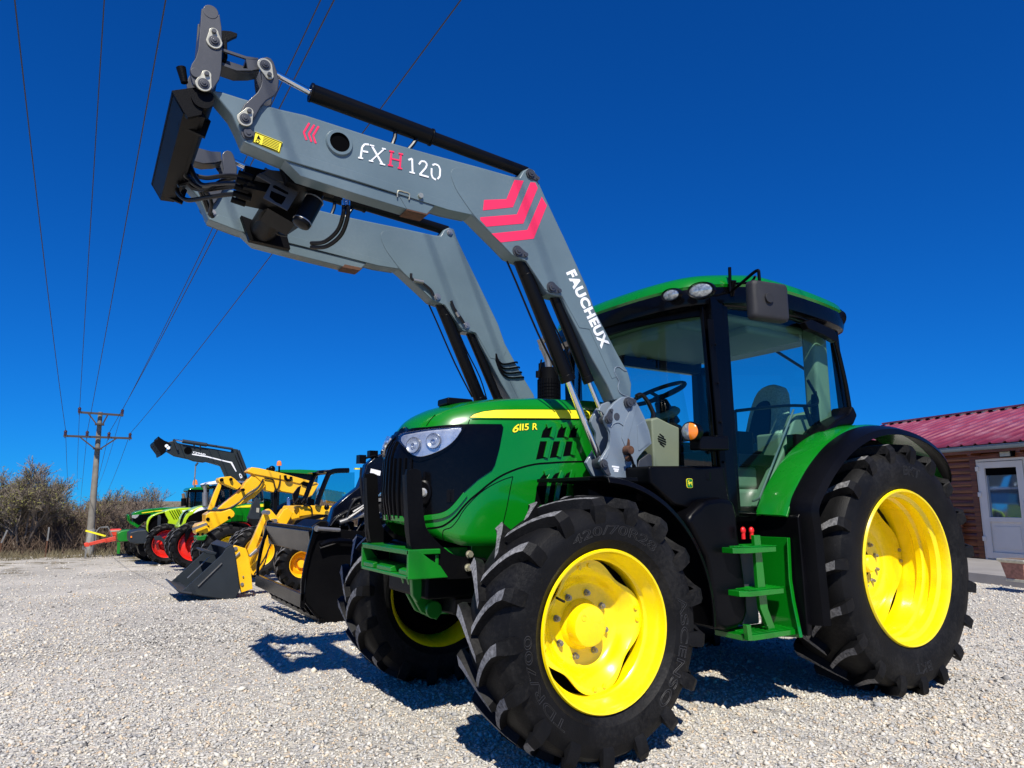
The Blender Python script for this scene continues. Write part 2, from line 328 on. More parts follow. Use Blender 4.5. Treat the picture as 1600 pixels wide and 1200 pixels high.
def stones():
    rg = np.random.default_rng(3)
    base = np.array([[1, 0, 0], [-1, 0, 0], [0, 1, 0], [0, -1, 0], [0, 0, 1], [0, 0, -1]], float)
    F0 = np.array([[0, 2, 4], [2, 1, 4], [1, 3, 4], [3, 0, 4], [2, 0, 5], [1, 2, 5], [3, 1, 5], [0, 3, 5]])
    pts = []
    c, s_ = math.cos(rad(YAW)), math.sin(rad(YAW))
    # density falls with distance so that stones stay a few pixels apart
    for d0, d1, dens, sz in ((2.6, 5.0, 2600, .0135), (5.0, 8.0, 1300, .0145), (8.0, 12.5, 420, .0165), (12.5, 20, 60, .022), (20, 30, 14, .028)):
        area = (d1-d0)*(d1+d0)*.80
        k = int(area*dens); dd = np.sqrt(rg.uniform(d0*d0, d1*d1, k)); ll = rg.uniform(-.80, .80, k)*dd
        pts.append(np.stack([CAM[0]+s_*dd+c*ll, CAM[1]+c*dd-s_*ll, rg.lognormal(0, .38, k)*sz*.72], 1))
    p = np.concatenate(pts); k = len(p)
    X = np.repeat(base[None], k, 0)*rg.uniform(.55, 1.2, (k, 6, 1)); X += rg.normal(0, .16, X.shape)
    X *= (p[:, 2][:, None, None])*rg.uniform(.7, 1.15, (k, 1, 3))*np.array([1, 1, .62])
    a = rg.uniform(0, 6.283, k); ca, sa = np.cos(a)[:, None], np.sin(a)[:, None]
    tx = rg.normal(0, .35, k)[:, None]
    x, y, z = X[..., 0], X[..., 1], X[..., 2]; z2 = z+tx*x; X = np.stack([x*ca-y*sa, x*sa+y*ca, z2], -1)
    gz = np.array([ground_z(q[0], q[1]) for q in p])
    X += np.stack([p[:, 0], p[:, 1], gz+p[:, 2]*.22], 1)[:, None, :]
    Fc = (F0[None]+np.arange(k)[:, None, None]*6).reshape(-1, 3)
    me = D.meshes.new('loose_stones'); me.vertices.add(k*6); me.vertices.foreach_set('co', X.reshape(-1))
    me.loops.add(Fc.size); me.loops.foreach_set('vertex_index', Fc.reshape(-1).astype(np.int32)); me.polygons.add(len(Fc)); me.polygons.foreach_set('loop_start', np.arange(0, Fc.size, 3, dtype=np.int32))
    me.update(calc_edges=True)
    lf = np.array([noise.noise(V((q[0]*.45, q[1]*.22, 3)))+.5*noise.noise(V((q[0]*1.7, q[1]*.9, 8))) for q in p[::1]])
    at_ = me.attributes.new('tone', 'FLOAT', 'POINT'); at_.data.foreach_set('value', np.repeat(np.clip(rg.uniform(0, 1, k)*.86+.07+.28*lf, 0, 1), 6).astype(np.float32))
    me.materials.append(stone_mat()); o = D.objects.new('loose_stones', me); col.objects.link(o)
    o['kind'] = 'stuff'; tag(o, 'pale grey and beige crushed stone chips covering the yard', 'gravel')
    print('stones', k)
stones()
# ------------------------------------------------------------------ lettering
def text_m(body, fill=True, offset=0, shear=0, extrude=.0, bevel=0, spacing=1.0):
    c = D.curves.new('lettering', 'FONT'); c.body = body; c.size = 1; c.offset = offset; c.shear = shear; c.extrude = extrude; c.space_character = spacing; c.resolution_u = 4
    if not fill: c.fill_mode = 'NONE'; c.bevel_depth = bevel; c.bevel_resolution = 0
    o = D.objects.new('lettering', c); col.objects.link(o); dg = bpy.context.evaluated_depsgraph_get(); dg.update()
    me = D.meshes.new_from_object(o.evaluated_get(dg)); D.objects.remove(o); D.curves.remove(c)
    m = M(); m.add([tuple(v.co) for v in me.vertices], [tuple(p.vertices) for p in me.polygons]); D.meshes.remove(me)
    xs = [v[0] for v in m.v]; ys = [v[1] for v in m.v]; x0, x1, y0, y1 = min(xs), max(xs), min(ys), max(ys)
    m.v = [((x-x0)/(x1-x0), (y-y0)/(y1-y0), z) for x, y, z in m.v]; m.asp = (x1-x0)/(y1-y0); return m
def put_text(tm, p0, p1, pt, n, proud=.002):       # baseline p0->p1, cap height point pt, normal n
    p0, p1, pt = V(p0), V(p1), V(pt); ex = p1-p0; ey = pt-p0; n = V(n)
    return M().join(tm, lambda p: p0+ex*p.x+ey*p.y+n*(proud+p.z))
def plane_text(body, a, b_, c, y, sgn=-1, **k):
    return put_text(text_m(body, **k), at(*a, 'y', y), at(*b_, 'y', y), at(*c, 'y', y), (0, sgn, 0))

# ------------------------------------------------------------------ wheels
def lerp_prof(pr, r):
    for (r0, h0), (r1, h1) in zip(pr, pr[1:]):
        if (r0 <= r <= r1): return h0+(h1-h0)*(r-r0)/(r1-r0)
    return pr[-1][1]
def tyre_m(c, R, W, rr, fh, side, n, lugh=.045, phase=0, seg=72, lod=1, swing_deg=17):
    Rc = R-lugh; hw = W/2; c = V(c); ax = V((0, side, 0))
    half = [(rr-.012, fh-.012), (rr, fh-.004), (rr+.02, fh+.006), (rr+.05, hw-.012), ((rr+R)/2-.01, hw), (Rc-.075, hw-.006), (Rc-.035, hw-.024), (Rc-.012, hw-.055), (Rc, hw-.10), (Rc+.006, 0)]
    prof = half+[(r, -h) for r, h in half[-2::-1]]
    m = M(); m.lathe(prof, c, ax, seg, ref=(0, 0, 1))
    u = V((0, 0, 1)); wv = ax.cross(u)
    def pt(r, h, th): return c+(u*math.cos(th)+wv*math.sin(th))*r+ax*h
    # direction of increasing theta for side -1: ax=(0,-1,0) x z = (-1,0,0): towards the front; chevrons trail upwards at the front
    fwd = 1 if wv.x < 0 else -1
    swing = rad(swing_deg)
    for sd in (1, -1):
        for k in range(n):
            th0 = 2*math.pi*(k+(0 if sd > 0 else .5))/n+phase; secs = []
            ts = [0, .2, .4, .6, .8, 1] if lod else [0, .5, 1]
            for t in ts:
                h = -.018+t*(hw-.012+.018); e = 1-(1-t)**1.45
                secs.append((pt(R-.010*t*t, h*sd, 0), th0-fwd*swing*e, R-.010*t*t, h, Rc-.012, h, .017+.010*t, .030+.012*t))
            end = th0-fwd*swing*1.03
            L = [(s[1], s[2], s[3], s[4], s[5], s[6], s[7]) for s in secs]
            L.append((end, R-.045, hw+.008, Rc-.05, hw-.03, .035, .044)); L.append((end, R-.105, hw+.008, R-.12, hw-.03, .041, .047)); L.append((end, R-.14, hw-.004, R-.145, hw-.03, .036, .040))
            vs = []; nseg = len(L)
            for th, ro, ho, ri, hi, wt, wb in L:
                vs += [pt(ri, hi*sd, th-wb/R), pt(ro, ho*sd, th-wt/R), pt(ro, ho*sd, th+wt/R), pt(ri, hi*sd, th+wb/R)]
            for i in range(nseg-1):
                a = i*4; b_ = a+4
                for q in range(3):
                    m.add([], []) if False else None
                m_i = len(m.v)
            base = len(m.v); m.v += [tuple(p) for p in vs]
            for i in range(nseg-1):
                a = base+i*4; b_ = a+4
                for q in range(3):
                    m.f.append((a+q, a+q+1, b_+q+1, b_+q)); m.m.append(1 if (q == 1 and i < len(ts)-1) else 0)
            m.f.append((base, base+1, base+2, base+3)); m.m.append(0)
            e_ = base+(nseg-1)*4; m.f.append((e_+3, e_+2, e_+1, e_)); m.m.append(0)
    m.half = half; return m
def arc_text(tm, c, side, half, rb, hgt, a_mid, width_ang, out=.0015):
    c = V(c); side_half = [q for q in half if q[0] <= 2]
    def f(p):
        al = a_mid+(p.x-.5)*width_ang; r = rb+p.y*hgt; h = lerp_prof(side_half[:7], r)+out+p.z*hgt
        return c+V((math.sin(al)*r*(-side), side*h, math.cos(al)*r))
    return M().join(tm, f)
def wheel(parent, c, R, W, rr, fh, side, n, rear=False, phase=0, text=(), full=True):
    t = obj('tyre', tyre_m(c, R, W, rr, fh, side, n, lugh=.052 if rear else .046, phase=phase, swing_deg=15 if rear else 17), [RUBBER, LUG], None, fix=True, ang=28)
    return t
def rim_m(c, rr, fh, side, dish_h, rear):
    m = M(); ax = (0, side, 0)
    if not rear:
        pr = [(rr-.002, fh-.010), (rr+.006, fh+.004), (rr, fh+.014), (rr-.009, fh+.012), (rr-.014, fh), (rr-.020, fh-.03), (rr-.034, fh-.045), (rr-.040, fh-.085), (rr-.055, fh-.10), (rr-.058, -.05), (rr-.03, -fh+.03), (rr-.01, -fh), (rr+.004, -fh-.006)]
    else:
        pr = [(rr-.002, fh-.010), (rr+.008, fh+.004), (rr, fh+.016), (rr-.010, fh+.014), (rr-.016, fh), (rr-.022, fh-.045), (rr-.046, fh-.062), (rr-.048, fh-.105), (rr-.030, fh-.118), (rr-.030, fh-.150), (rr-.050, fh-.165), (rr-.050, fh-.205), (rr-.034, fh-.218), (rr-.034, fh-.27), (rr-.042, fh-.30), (rr-.042, fh-.35), (rr-.05, -fh+.05), (rr-.01, -fh), (rr+.004, -fh-.006)]
    m.lathe(pr, c, ax, 72, ref=(0, 0, 1))
    return m
def disc_m(c, ro, flat, side, prof, rot=0, lobes=4, thick=.012):
    """pressed wheel centre: prof = (radius fraction 0..1 between inner radius and outline, height)"""
    m = M(); c = V(c); n = 96; rings = []; rin = [q[0] for q in prof if not q[2]][-1]
    for i in range(n):
        th = 2*math.pi*i/n+rot; k = (.5-.5*math.cos(lobes*th)); R = ro-flat*k**1.6
        ring = []
        for f, h, blend in prof:
            r = (rin+(R-rin)*f if blend else f)
            ring.append((r, h, th-rot))
        rings.append(ring)
    vs = []; fs = []; q = len(prof)
    for off in (0, -thick):
        for ring in rings:
            for r, h, th in ring: vs.append(c+V((math.sin(th)*r, side*(h+off), math.cos(th)*r)))
    for lay in (0, 1):
        b = lay*n*q
        for i in range(n):
            j = (i+1) % n
            for k in range(q-1):
                f = (b+i*q+k, b+i*q+k+1, b+j*q+k+1, b+j*q+k); fs.append(f if lay else f[::-1])
    for i in range(n):
        j = (i+1) % n; fs.append((i*q+q-1, j*q+q-1, n*q+j*q+q-1, n*q+i*q+q-1))
    return m.add(vs, fs)
def nuts_m(c, side, r, h, n, size=.014, ln=.03, rot=0):
    c = V(c); out_ = []
    for i in range(n):
        m = M(); out_.append(m); a = 2*math.pi*i/n+rot; p = c+V((math.sin(a)*r, side*h, math.cos(a)*r))
        m.cyl(p, p+V((0, side*.006, 0)), size*1.25, n=14); m.cyl(p+V((0, side*.006, 0)), p+V((0, side*.022, 0)), size, n=6); m.cyl(p+V((0, side*.022, 0)), p+V((0, side*ln, 0)), size*.55, n=10)
    return out_
def big_wheel(parent, name, c, R, W, rr, fh, side, n, rear, phase=0, label=None, letters=True):
    # wheel empty with tyre, rim, centre disc, hub and nuts
    e = D.objects.new(name, None); col.objects.link(e); e.location = c; e.empty_display_size = .1
    e.parent = parent; e.matrix_parent_inverse = Matrix.Translation(-V(parent.location))
    if label: e['label'] = label
    def ch(nm, m, mt, **k):
        o = obj(nm, m, mt, None, **k); o.parent = e; o.matrix_parent_inverse = Matrix.Translation(-V(c)); return o
    tm = tyre_m(c, R, W, rr, fh, side, n, lugh=.052 if rear else .046, phase=phase, swing_deg=14 if rear else 17)
    ch('tyre', tm, [RUBBER, LUG], ang=28)
    ch('rim', rim_m(c, rr, fh, side, 0, rear), G_YEL, ang=40)
    if not rear:
        pf = [(.07, -.045, 0), (.19, -.045, 0), (.205, -.040, 0), (.225, -.022, 0), (.15, .0, 1), (.35, .022, 1), (.55, .036, 1), (.66, .044, 1), (.72, .048, 1), (1.0, .048, 1)]
        ch('wheel_disc', disc_m(c, .330, .058, side, pf, rot=rad(8)), G_YEL, ang=50)
        ch('dark_slot_backing', M().lathe([(.15, -.09), (.215, -.07), (.329, .0), (.329, -.01), (.25, -.12)], c, (0, side, 0), 40), DARKIN)  # added near-black sheet so the disc slots show as shade
        h = M(); h.lathe([(0, .046), (.085, .046), (.098, .042), (.104, .030), (.108, -.02), (.125, -.04), (.13, -.05)], c, (0, side, 0), 40)
        h.lathe([(.012, .0485), (.016, .0485), (.017, .046)], V(c)+V((-.045, 0, .045)), (0, side, 0), 20); ch('hub', h, G_YEL, ang=30)
        vv = V(c)+V((-.255, side*.10, .165)); ch('valve_stem', M().cyl(vv, vv+V((.03, side*.035, -.02)), .006, n=8), BLACK)
        [ch('wheel_nut', q, STEEL, ang=30) for q in nuts_m(c, side, .158, -.045, 8, rot=.25)]
        for k in range(4):
            for d in (-1, 1):
                g = M(); a = math.pi/2*k+rad(-8)+d*.10; p = V(c)+V((math.sin(a)*.300, side*.048, math.cos(a)*.300)); g.cyl(p, p+V((0, side*.008, 0)), .011, n=14); ch('rim_bolt', g, G_YEL, ang=30)
    else:
        pf = [(.05, -.115, 0), (.11, -.115, 0), (.125, -.10, 0), (.22, -.10, 0), (.25, -.094, 0), (.3, -.080, 1), (.7, -.076, 1), (.85, -.085, 1), (1.0, -.085, 1)]
        ch('wheel_disc', disc_m(c, .466, .060, side, pf, rot=rad(5)), G_YEL, ang=50)
        ch('dark_slot_backing', M().lathe([(0, -.14), (.476, -.115), (.47, -.15), (.40, -.2), (.2, -.25)], c, (0, side, 0), 40), DARKIN)  # near-black backing, stands in for shade behind the slots
        h = M(); h.lathe([(0, -.03), (.05, -.03), (.06, -.04), (.065, -.12)], c, (0, side, 0), 30); ch('hub', h, G_YEL)
        [ch('wheel_nut', q, STEEL, ang=30) for q in nuts_m(c, side, .155, -.10, 10)]
        for k in range(4):
            for d in (-1, 1):
                g = M(); a = math.pi/2*k+rad(-5)+d*.09; p = V(c)+V((math.sin(a)*.445, -side*-.085, math.cos(a)*.445)); p.y = c[1]+side*-.085; g.cyl(p, p+V((0, side*.012, 0)), .013, n=14); ch('rim_bolt', g, STEEL, ang=30)
    if letters:
        H = tm.half; kw = dict(fill=False, bevel=.015)
        if not rear:
            for body, am, wa, rb, hg in (('420/70R28', 5, 66, .462, .046), ('ASCENSO', 108, 68, .462, .048), ('TDR/700', 244, 58, .462, .046)):
                ch('moulded_lettering', arc_text(text_m(body, **kw), c, side, H, rb, hg, rad(am), rad(wa)), RTEXT)
        else:
            for body, am, wa, rb, hg in (('BKT', 8, 17, .62, .062), ('BKT', 178, 17, .62, .062)):
                ch('moulded_lettering', arc_text(text_m(body, **kw), c, side, H, rb, hg, rad(am), rad(wa)), RTEXT)
    return e

# ------------------------------------------------------------------ the tractor
T = thing('tractor', 'large green tractor with yellow wheels and a tall raised grey front loader, in front', 'tractor', (1.3, 0, 0))
big_wheel(T, 'front_wheel', (0, -.93, .632), .655, .42, .385, .168, -1, 17, False, phase=.05)
big_wheel(T, 'front_wheel', (0, .93, .632), .655, .42, .385, .168, 1, 17, False, phase=.21, letters=False)
big_wheel(T, 'rear_wheel', (2.58, -.915, .82), .845, .52, .515, .228, -1, 19, True, phase=.1)
big_wheel(T, 'rear_wheel', (2.58, .915, .82), .845, .52, .515, .228, 1, 19, True, phase=.0, letters=False)

# hood surface: a = signed arc length in plan (negative on the far side), b = height
_hp = catmull([(-.735, 0, 0), (-.725, .08, 0), (-.69, .16, 0), (-.625, .24, 0), (-.53, .315, 0), (-.42, .365, 0), (-.28, .40, 0), (-.05, .42, 0), (.35, .435, 0), (.80, .44, 0)], 6)
_hs = [0.0]
for i in range(1, len(_hp)): _hs.append(_hs[-1]+(_hp[i]-_hp[i-1]).length)
HLEN = _hs[-1]
def hpath(a):
    s = min(abs(a), HLEN-1e-6); import bisect
    i = max(1, min(bisect.bisect_right(_hs, s), len(_hs)-1)); t = (s-_hs[i-1])/(_hs[i]-_hs[i-1]); p = _hp[i-1].lerp(_hp[i], t)
    return p.x, p.y*(-1 if a >= 0 else 1)
def itp(x, tab):
    if x <= tab[0][0]: return tab[0][1]
    for (a, p), (b, q) in zip(tab, tab[1:]):
        if x <= b: return p+(q-p)*(x-a)/(b-a)
    return tab[-1][1]
ZT = [(-.735, 1.655), (-.69, 1.69), (-.6, 1.735), (-.5, 1.775), (-.34, 1.82), (-.14, 1.855), (.14, 1.885), (.54, 1.90), (.8, 1.90)]
ZB = [(-.735, 1.135), (-.66, 1.11), (-.55, 1.05), (-.42, 1.01), (.0, 1.0), (.8, 1.0)]
def hoodS(a, b, off=0):
    x, y = hpath(a); zt = itp(x, ZT); t = max(0, min(1, (b-(zt-.20))/.20)); k = .085*t**2.6+.02*max(0, (b-1.2)/.7)
    # chin tucks under at the nose
    nf = max(0, 1-abs(y)/.40); tb = max(0, min(1, (1.32-b)/.25)); kb = .06*nf*tb**1.5
    sc1 = 1-(k)/.43
    p = V((x+(k*1.1+kb)*nf, y*sc1, b))
    if off:
        e = .004; n = (hoodS(a+e, b)-hoodS(a-e, b)).cross(hoodS(a, b+e)-hoodS(a, b-e)).normalized()
        if n.dot(p-V((.3, 0, b))) < 0: n = -n
        p = p+n*off
    return p
_uv = {}
def proj(p):
    d = V(p)-V(CAM); z = d.dot(_F); return 800+FPX*d.dot(_R2)/z, 600-FPX*d.dot(_U2)/z
def hsolve(u, v, a=.5, b=1.5):
    for _ in range(40):
        p = proj(hoodS(a, b)); e = 1e-3; pa = proj(hoodS(a+e, b)); pb = proj(hoodS(a, b+e))
        j = ((pa[0]-p[0])/e, (pb[0]-p[0])/e, (pa[1]-p[1])/e, (pb[1]-p[1])/e); dt = j[0]*j[3]-j[1]*j[2]
        if abs(dt) < 1e-6: break
        du, dv = u-p[0], v-p[1]; da = (du*j[3]-j[1]*dv)/dt; db = (j[0]*dv-j[2]*du)/dt
        mxs = max(abs(da), abs(db)); f = min(1, .15/mxs) if mxs > 0 else 1
        a = max(0.0, min(HLEN, a+da*f)); b = max(.95, min(1.95, b+db*f))
        if mxs < 1e-5: break
    return a, b
HP = lambda pts, a=.6, b=1.4: [hsolve(u, v, a, b) for u, v in pts]
def patch(poly, off, step=.025, base=-.006, S=hoodS, m=None):
    """curved plate cut to the outline poly (surface coordinates) standing off the surface"""
    bm = bmesh.new(); vs = [bm.verts.new((a, b, 0)) for a, b in poly]; bm.faces.new(vs)
    bmesh.ops.triangulate(bm, faces=bm.faces)
    for ax in (0, 1):
        lo = min(p[ax] for p in poly); hi = max(p[ax] for p in poly); k = math.floor(lo/step)*step+step
        st_ = step if ax == 0 else step*2.5
        k = math.floor(lo/st_)*st_+st_
        while k < hi:
            co = [0, 0, 0]; no = [0, 0, 0]; co[ax] = k; no[ax] = 1
            bmesh.ops.bisect_plane(bm, geom=bm.verts[:]+bm.edges[:]+bm.faces[:], plane_co=co, plane_no=no); k += st_
    bmesh.ops.remove_doubles(bm, verts=bm.verts, dist=1e-6)
    bm.verts.index_update(); m = m or M(); n = len(bm.verts)
    top = [S(v.co.x, v.co.y, off) for v in bm.verts]; bot = [S(v.co.x, v.co.y, base) for v in bm.verts]
    fs = [tuple(v.index for v in f.verts) for f in bm.faces]
    fs += [tuple(i+n for i in f[::-1]) for f in fs]
    for e in bm.edges:
        if len(e.link_faces) == 1: a, b = e.verts[0].index, e.verts[1].index; fs.append((a, b, b+n, a+n))
    m.add(top+bot, fs); bm.free(); return m
def ribbon(pts, w, off, S=hoodS, m=None, n=5, base=-.004):
    pts = catmull([(a, b, 0) for a, b in pts], n); m = m or M()
    L = []; R = []
    for i, p in enumerate(pts):
        d = (pts[min(i+1, len(pts)-1)]-pts[max(i-1, 0)]).normalized(); q = V((-d.y, d.x, 0))*w/2; L.append(p+q); R.append(p-q)
    rings = [[S(l.x, l.y, off), S(r.x, r.y, off), S(r.x, r.y, base), S(l.x, l.y, base)] for l, r in zip(L, R)]
    return m.loft(rings)
def refl_a(poly): return [(-a, b) for a, b in poly][::-1]

m = M(); rows = []
NA = 90; aa = [-HLEN+2*HLEN*i/NA for i in range(NA+1)]
for a in aa:
    x, y = hpath(a); zt = itp(x, ZT); zb = itp(x, ZB); r = [zb, zb+.06, zb+.2, zb+.35, zt-.2]+[zt-.2+.2*q for q in (.25, .5, .7, .85, .95, 1)]
    ring = [hoodS(a, z) for z in r]; top = ring[-1]
    for q in (.12, .3, .6, 1): ring.append(V((top.x, top.y*(1-q), top.z+.035*(1-(1-q)**2))) if q < 1 else V((top.x+(.0 if x > -.6 else 0), 0, top.z+.035)))
    rows.append(ring)
m.loft(rows, closed=False, caps=False)
hood = obj('hood', m, G_GREEN, T, ang=40)
sm = hood.modifiers.new('thickness', 'SOLIDIFY'); sm.thickness = .004; sm.offset = -1
# black grille mask wrapping the nose
gp = HP([(619, 676), (640, 671), (668, 668), (700, 664.5), (736, 663), (783, 663)], .2, 1.6)+HP([(786, 668), (780, 700), (773, 726), (768, 735), (747, 749), (725, 769), (706, 792), (692, 802), (668, 806), (640, 808), (622, 807)], .5, 1.3)
gp = [p for p in gp]; gp[0] = (0.03, gp[0][1]); gp[-1] = (.03, gp[-1][1])
poly = gp+[(-a, b) for a, b in gp[::-1]]
grille = obj('grille', patch(poly, .006), BLACKG, hood, bevel=.002, ang=30)
# grille slats on the nose
m = M()
for k in range(-7, 8):
    a = k*.042+.0001; z0 = 1.15+.03*abs(k)/7; z1 = 1.60 if abs(k) < 2 else (1.50 if abs(k) < 6 else 1.42)
    m.join(patch([(a-.006, z0), (a+.006, z0), (a+.006, z1), (a-.006, z1)], .016, base=.002))
obj('grille_slats', m, BLACK, hood, bevel=.002)
# chin moulding
lip = HP([(613, 808), (640, 811), (668, 809), (692, 805), (708, 795), (727, 772)], .2, 1.15)
m = ribbon(lip, .030, .014, n=6); m.join(ribbon(refl_a(lip), .030, .014, n=6)); obj('grille_lip', m, G_GREEN, hood, bevel=.003)
# headlights
hl = smooth2(HP([(629, 685), (646, 678), (672, 673), (700, 670), (722, 668.5), (719, 678), (708, 692), (692, 704), (674, 712), (658, 716), (647, 713), (638, 703)], .3, 1.6), 3)
cx_ = sum(p[0] for p in hl)/len(hl)+.01; cy_ = sum(p[1] for p in hl)/len(hl)
def scl(poly, k, k2=None): return [(cx_+(a-cx_)*k, cy_+(b-cy_)*(k2 or k)) for a, b in poly]
for sg in (1, -1):
    f = (lambda q: q) if sg == 1 else refl_a
    bz = obj('headlight_bezel', patch(f(scl(hl, 1.10, 1.2)), .012), BLACKG, hood, bevel=.003)
    o = obj('headlight', patch(f(scl(hl, .95, .92)), .015, base=.0), REFLECTOR, hood, bevel=.002)
    for pu, pv, rr_ in ((649, 697, .043), (679, 690, .041)):
        a, b = hsolve(pu, pv, .3, 1.6); a *= sg; m = M(); p = hoodS(a, b, .014); n_ = (hoodS(a, b, .03)-p).normalized(); n_ = (n_+V((-.25, 0, 0))).normalized()
        m.lathe([(.0, .004), (rr_*.25, .004), (rr_*.3, .016), (rr_*.55, .004), (rr_*.9, .010), (rr_, .014), (rr_*1.08, .010), (rr_*1.1, .0)], p, n_, 28); obj('lamp_bowl', m, REFLECTOR, hood); m = M(); m.lathe([(rr_*1.02, .010), (rr_*1.06, .0165), (rr_*1.10, .012), (rr_*1.11, .0)], p, n_, 28); obj('lamp_ring', m, STEEL, hood)
    o = obj('headlight_glass', patch(f(scl(hl, .95, .92)), .036, base=.030), LENS, hood)
# small work lights low in the grille
for pu, pv in ((663, 770),):
    a, b = hsolve(pu, pv, .2, 1.3)
    for sg in (1, -1):
        p = hoodS(a*sg, b, .0); n_ = (hoodS(a*sg, b, .03)-p).normalized()
        m = M(); m.lathe([(0, .03), (.03, .03), (.045, .035), (.052, .03), (.055, 0)], p, n_, 24)
        m.v = [(p.x+(v[0]-p.x), p.y+(v[1]-p.y)*.8, p.z+(v[2]-p.z)*1.35) for v in m.v]
        o = obj('work_light', m, BLACK, hood)
        m = M(); m.lathe([(0, .040), (.018, .038), (.026, .030)], p, n_, 20); obj('work_light_lens', m, REFLECTOR, hood)
# yellow stripe, lettering
st = HP([(734, 652.5), (741, 647.5), (755, 643.5), (775, 641), (810, 640.5), (850, 640.5), (885, 641), (915, 641.5), (932, 646), (940, 654.5), (900, 654), (850, 653.5), (800, 653.3), (760, 653)], .7, 1.75)
obj('stripe', patch(st, .0022, base=-.001), G_DECAL, hood); obj('stripe', patch(refl_a(st), .0022, base=-.001), G_DECAL, hood)
k = ribbon(st+[st[0]], .005, .0016, n=3, base=-.001); obj('stripe_border', k, BLACK, hood)
def hood_text(tm, p0, p1, pt, off):
    a0, a1, at_ = hsolve(*p0, .7, 1.7), hsolve(*p1, .7, 1.7), hsolve(*pt, .7, 1.7)
    return M().join(tm, lambda p: hoodS(a0[0]+(a1[0]-a0[0])*p.x+(at_[0]-a0[0])*p.y, a0[1]+(a1[1]-a0[1])*p.x+(at_[1]-a0[1])*p.y, off+p.z*.01))
for off, o_, mt in ((.0022, .06, BLACK), (.0042, .02, G_DECAL)):
    tm = M(); parts = [('6', 0, .25, 0, 1.0), ('1', .27, .33, .2, .8), ('1', .37, .43, .2, .8), ('5', .47, .64, .2, .8), ('R', .79, 1.0, .2, .8)]
    for s, x0, x1, y0, hh in parts:
        q = text_m(s, offset=o_, shear=.25 if s == '6' else 0)
        tm.join(q, lambda p: V((x0+(x1-x0)*p.x, y0+hh*p.y, 0)))
    obj('model_number', hood_text(tm, (800, 676), (839, 674), (801, 663), off), mt, hood)
obj('maker_lettering', hood_text(text_m('JOHN DEERE', offset=.004), (906, 652.6), (975, 653), (906, 644.6), .004), BLACK, hood)
# side vents (dark) with green fins
c8 = lambda pts: C(pts, 540, 600, 4)
vents = [[(1222, 335), (1232, 295), (1255, 265), (1300, 256), (1285, 335)], [(1318, 335), (1330, 290), (1350, 264), (1388, 258), (1375, 335)], [(1392, 335), (1408, 292), (1428, 268), (1462, 262), (1448, 335)],
         [(1190, 472), (1216, 358), (1270, 358), (1246, 462)], [(1276, 462), (1300, 358), (1352, 358), (1328, 456)], [(1358, 452), (1380, 358), (1430, 360), (1415, 446)],
         [(1178, 765), (1196, 640), (1215, 590), (1240, 560), (1290, 545), (1262, 600), (1240, 750)], [(1262, 745), (1290, 590), (1310, 560), (1355, 545), (1330, 610), (1310, 740)], [(1330, 740), (1355, 600), (1380, 560), (1420, 540), (1400, 620), (1385, 720)]]
for q in vents:
    h_ = HP(c8(q), .8, 1.5); obj('side_vent', patch(h_, .0015, base=-.002), DARKIN, hood)
    n_ = len(h_)
    # fin along the rear edge of each opening, standing out of the panel
    e = h_[len(h_)//2:] if n_ > 4 else h_[2:]
    if n_ == 4: e = [h_[2], h_[3]]
    elif n_ == 5: e = [h_[2], h_[3], h_[4]]
    else: e = h_[3:6]
    obj('vent_fin', ribbon(e, .030, .012, n=4), G_GREEN, hood, bevel=.003)
m = M()
for q in ([(1525, 484), (1380, 487), (1280, 493), (1180, 502), (1080, 528), (980, 570), (900, 622), (840, 672), (780, 722), (730, 775), (690, 825), (640, 868), (590, 893), (510, 903)],):
    m.join(ribbon(HP(c8(q), .8, 1.4), .010, .0014)); m.join(ribbon(refl_a(HP(c8(q), .8, 1.4)), .010, .0014))
for q in ([(1045, 578), (980, 600), (900, 640), (830, 690), (770, 750), (730, 800), (700, 850), (660, 895), (610, 918), (612, 985)], [(1045, 580), (1030, 650), (1010, 760), (985, 870), (962, 985)], [(1180, 215), (1180, 215)], [(790, 222), (1000, 222), (1200, 222), (1480, 222)], [(765, 250), (775, 222)], [(560, 192), (530, 225), (505, 262)]):
    if q[0] == q[1]: continue
    m.join(ribbon(HP(c8(q), .8, 1.4), .0045, .0012))
obj('panel_seam', m, DARKIN, hood)
# latch
a, b = hsolve(704, 775, .4, 1.3); p = hoodS(a, b, .008); m = M(); m.join(patch([(a-.022, b-.035), (a+.02, b-.035), (a+.02, b+.035), (a-.022, b+.035)], .012)); m.tube([hoodS(a+.0, b+.02, .012), hoodS(a, b+.022, .022), hoodS(a, b-.02, .022), hoodS(a, b-.022, .012)], .003, sm=0); obj('hood_latch', m, BLACK, hood, bevel=.002)
# bonnet-top antenna blister
m = M(); m.box(-.40, -.22, -.10, .05, 1.84, 1.885); obj('sensor_cover', m, BLACK, hood, bevel=.012)
